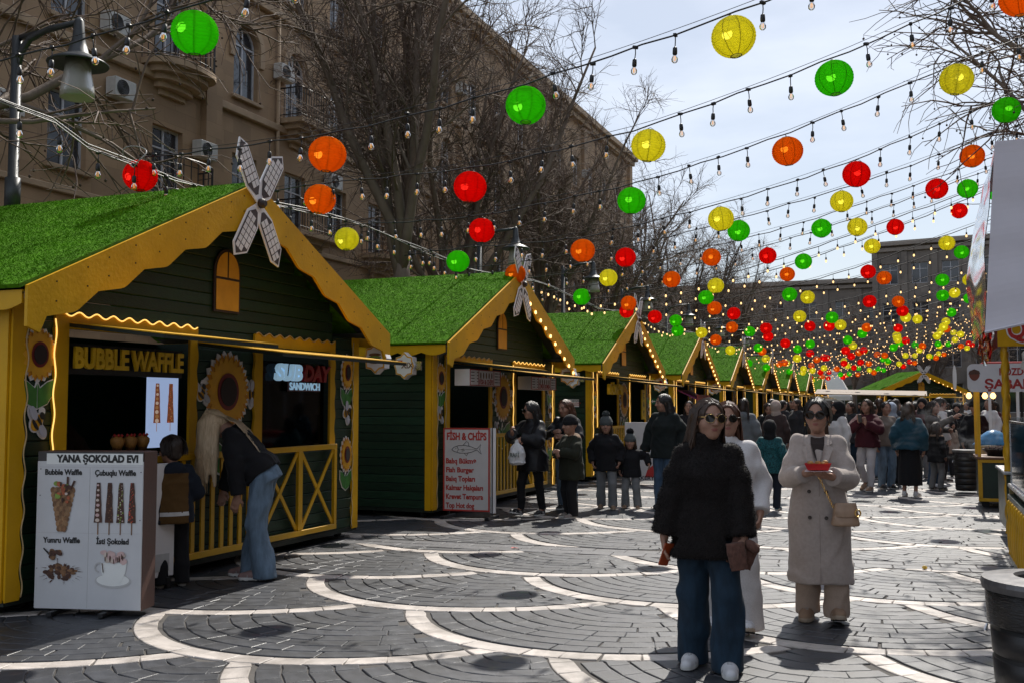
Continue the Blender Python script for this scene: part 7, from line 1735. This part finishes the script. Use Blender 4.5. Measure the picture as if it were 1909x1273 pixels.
e12, f12 = build((-3.66, 15.6), R_(-12), 'woman with long dark hair in dark jacket leading the girls by the hand', dict(h=1.74, head=(-.75, .1, 0), wrists=[(-.34, -.03, .76), (.24, .02, .86)], feet=((-.11, .05, 0), (.11, -.06, 0))), M_dgreen, M_jean_m, (M_shoe_b, M_shoe_b), dict(m=M_hblack, length=.42, strands=140, vol=1.05), jk=dict(hem=.74, add=.055, sl=(.098, .092, .075), fold=(.008, 20), collar=.04), tk=dict(rad=(.105, .09, .11), hem=.012))
# --- people further down the street
def mid(loc, rz, label, h, jm, tm, shoes, hs=None, hat=None, res=.016, **k): return build(loc, R_(rz), label, dict(h=h, **k.pop('fig', {})), jm, tm, shoes, hs, hat, res=res, fh=.010, fha=.012, **k)
H_ = lambda m, l=.36, n=70, **k: dict(m=m, length=l, strands=n, res=.011, **k)
WB = (M_shoe_b, M_sole_w); WW = (M_shoe_w, M_sole_w)
mid((-4.40, 20.9), 10, 'woman in dark jacket with cream collar and jeans by the fourth stall', 1.66, M_blk, M_jean_l, WB, H_(M_hdark), fig=dict(wrists=[(-.1, -.25, 1.05), (.2, -.25, 1.2)]))
mid((-2.12, 16.0), 172, 'child seen from behind in turquoise patterned jacket and black hood', 1.33, M_turq, M_navy, (M_teal, M_sole_w), None, (M_blk, 'scarf'), fig=dict(kid=.4, wide=1.1), jk=dict(hem=.72, add=.055, sl=(.095, .088, .07)))
mid((-2.98, 19.0), 175, 'person seen from behind in grey hooded top with brown hair', 1.70, M_greyh, M_jean_m, WW, H_(M_hdark, .2), jk=dict(hem=.78, add=.06, sl=(.10, .09, .07), extra=hood))
mid((-3.00, 22.6), 20, 'woman with dark hair looking down behind the grey hooded top', 1.62, M_blk, M_jean_d, WB, H_(M_hdark), fig=dict(head=(-.3, .3, 0)))
mid((-2.72, 21.5), 170, 'person in beige headscarf and brown coat seen from behind', 1.66, cloth('dark brown coat', (.045, .030, .028)), M_blk, WB, None, (M_hijb, 'scarf'), jk=dict(hem=.4, add=.05))
mid((-1.75, 21.0), 165, 'person in brown coat with thick fur collar seen from behind', 1.66, [cloth('brown coat', (.05, .028, .018)), M_furcol], M_blk, WB, H_(M_hbrown, .1), jk=dict(hem=.5, add=.06, extra=furh), jmi=furmi)
mid((-1.36, 19.5), -60, 'woman in black headscarf and white jacket turned to the side', 1.64, M_whitec, M_blk, WB, None, (M_blk, 'scarf'), jk=dict(hem=.72, add=.05))
em, fm = mid((-.90, 20.15), -25, 'woman in maroon jacket and white jeans raising a phone', 1.68, M_marn, cloth('white jeans', (.55, .52, .54)), (M_shoe_t, M_sole_w, 1.1), H_(M_hdark, .46, 110), fig=dict(wrists=[(.0, -.30, 1.26), (.12, -.26, 1.22)], poles=((-1, .2, -.8), (1, .2, -.8)), feet=((-.16, .22, .06), (.10, -.12, 0)), footpitch=(.5, 0), hands=[((.1, -.3, .9), (-.2, -1, 0), .5), ((-.2, -.3, .9), (.2, -1, 0), .5)]), jk=dict(hem=.80, add=.06, sl=(.10, .095, .07), fold=(.01, 20)), tk=dict(rad=(.09, .068, .055), hem=.08))
b = MB(); b.cbox(-.037, .037, -.004, .004, -.075, .075, .004); tag(b.build('phone', M_black, None, wpos((-.90, 20.15), R_(-25), (fm.wr[0] + fm.wr[1]) / 2 + np.array([-.01, -.07, .09])), (.2, 0, R_(-25))), 'dark phone raised by the woman in the maroon jacket', 'phone')
mid((-.58, 20.8), 30, 'man in beige jacket and pale jeans behind the maroon jacket', 1.64, cloth('beige grey jacket', (.16, .13, .11)), M_jean_l, WB, dict(m=M_hblack, style='short', strands=30, res=.011))
mid((-.50, 22.0), 160, 'person in pale blue headscarf seen from behind', 1.62, M_navy, M_blk, WB, None, (M_blueh, 'scarf'))
mid((-.16, 19.25), 168, 'woman seen from behind in teal jacket and long black skirt', 1.62, M_teal, M_blk, WW, H_(M_hbrown, .14, 90, vol=1.1), jk=dict(hem=.84, add=.065, sl=(.105, .10, .075), fold=(.009, 20)), skirt=.20)
er, fr_ = mid((.28, 21.6), 60, 'woman in grey jacket stretching an arm with a phone', 1.66, cloth('grey brown jacket', (.10, .09, .085)), M_jean_m, WW, H_(M_hdark), fig=dict(wrists=[(-.1, -.45, 1.35), (.2, -.2, 1.1)], poles=((-.4, .3, -1), (.8, .4, -.8))))
mid((.42, 23.2), 120, 'man with short dark hair and white collar in the crowd', 1.74, M_whitec, M_blk, WB, dict(m=M_hblack, style='short', strands=30, res=.011))
mid((.30, 20.9), 140, 'child in fur trimmed jacket beside the litter bin', 1.25, [M_blk, M_furcol], M_jean_g, WB, H_(M_hdark, .2, 30), fig=dict(kid=.5), jk=dict(hem=.72, add=.06, extra=furh), jmi=furmi)
mid((1.05, 22.6), 0, 'seller in a dark cap behind the white stand', 1.66, M_blk, M_blk, WB, None, (M_blk, 'beanie'))
# --- dense crowd towards the end of the street: a few figures copied with other clothes and sizes
temps = []
for k, (hs_, hat_, fg) in enumerate(((H_(M_hdark, .34, 24), None, {}), (H_(M_hblack, .25, 24), None, dict(wrists=[(-.05, -.3, 1.15), (.1, -.28, 1.1)], poles=((-1, .2, -.7), (1, .2, -.7)))), (dict(m=M_hblack, style='short', strands=12, res=.012), None, dict(wide=1.1)), (None, (M_blk, 'scarf'), {}), (H_(M_hbrown, .2, 24), None, dict(feet=((-.1, .15, 0), (.1, -.15, 0)))))):
    e, f = build((0, 0), 0, 'template', dict(h=1.66, **fg), M_blk, M_jean_m, WB, hs_, hat_, res=.020, fh=.013, fha=0, jk=dict(hem=(.74, .8, .78, .45, .72)[k], add=.05)); temps.append(e)
JM = [M_blk, M_blk2, M_blk, M_navy, M_dgreen, M_navy, M_greyh, M_marn, M_olive, cloth('beige jacket', (.24, .19, .15)), M_whitec, cloth('dark grey jacket', (.03, .03, .033)), M_blk2, M_blk]; TM = [M_blk, M_jean_d, M_jean_m, M_jean_l, M_jean_g]
rn = random.Random(21); used = [False] * 5; placed = []
spots = []
for q in range(1600):
    y = 23.5 + 36 * rn.random() ** 1.5; x = rn.uniform(-4.6, 1.9) if y > 27 else rn.uniform(-3.6, .9)
    if all((x - a) ** 2 + (y - b_) ** 2 > .36 for a, b_ in spots): spots.append((x, y))
    if len(spots) >= 112: break
for q, (x, y) in enumerate(spots):
    t = q % 5; e = temps[t] if not used[t] else copy_tree(temps[t]); used[t] = True
    s_ = rn.uniform(.93, 1.06) if rn.random() > .12 else .72; away = rn.random() < .55
    e.location = (x, y, 0); e.rotation_euler = (0, 0, R_((180 if away else 0) + rn.uniform(-50, 50))); e.scale = (s_, s_, s_)
    jm, tm = rn.choice(JM), rn.choice(TM)
    for ch in e.children:
        if ch.name.startswith('jacket') or ch.name.startswith('trousers'):
            ch.material_slots[0].link = 'OBJECT'; ch.material_slots[0].material = jm if ch.name.startswith('jacket') else tm
    e['category'] = 'person'; e['group'] = 'distant crowd'; placed.append((cam_px((x, y, 1.5))[0], e, jm.name.replace(' cloth', '').replace(' nylon', ''), tm.name.replace(' cloth', '')))
placed.sort(key=lambda t: t[0])
for q, (_, e, a, b_) in enumerate(placed): e['label'] = f'person in {a} and {b_} in far crowd, {ordinal(q + 1)} from left'

# ------------------------------------------------------------------ thin smoke drifting from the roasting pan
sm = bpy.data.materials.new('thin grey smoke'); sm.use_nodes = True; t = sm.node_tree; t.nodes.clear(); L = t.links
o_ = t.nodes.new('ShaderNodeOutputMaterial'); pv = t.nodes.new('ShaderNodeVolumePrincipled'); pv.inputs['Color'].default_value = (.8, .82, .85, 1)
tc_ = t.nodes.new('ShaderNodeTexCoord'); mp_ = t.nodes.new('ShaderNodeMapping'); mp_.inputs['Scale'].default_value = (1.6, 1.2, 2.6); mp_.inputs['Rotation'].default_value = (0, .6, 0)
n_ = t.nodes.new('ShaderNodeTexNoise'); n_.inputs['Scale'].default_value = 1.5; n_.inputs['Detail'].default_value = 5; n_.inputs['Distortion'].default_value = 1.6
r_ = t.nodes.new('ShaderNodeMapRange'); r_.inputs['From Min'].default_value = .53; r_.inputs['From Max'].default_value = .75; r_.inputs['To Max'].default_value = .55
L.new(tc_.outputs['Object'], mp_.inputs[0]); L.new(mp_.outputs[0], n_.inputs['Vector']); L.new(n_.outputs['Fac'], r_.inputs['Value']); L.new(r_.outputs[0], pv.inputs['Density']); L.new(pv.outputs[0], o_.inputs['Volume'])
b = MB(); n = 14; b.lathe([(.02, 0), (.55, .12), (.75, .5), (.62, .95), (.35, 1.2), (.03, 1.3)], n=n, sx=1.35, sy=.55)
tag(b.build('smoke', sm, None, (.35, 18.75, .62)), 'thin pale smoke drifting from the chestnut cart', 'smoke', kind='stuff')
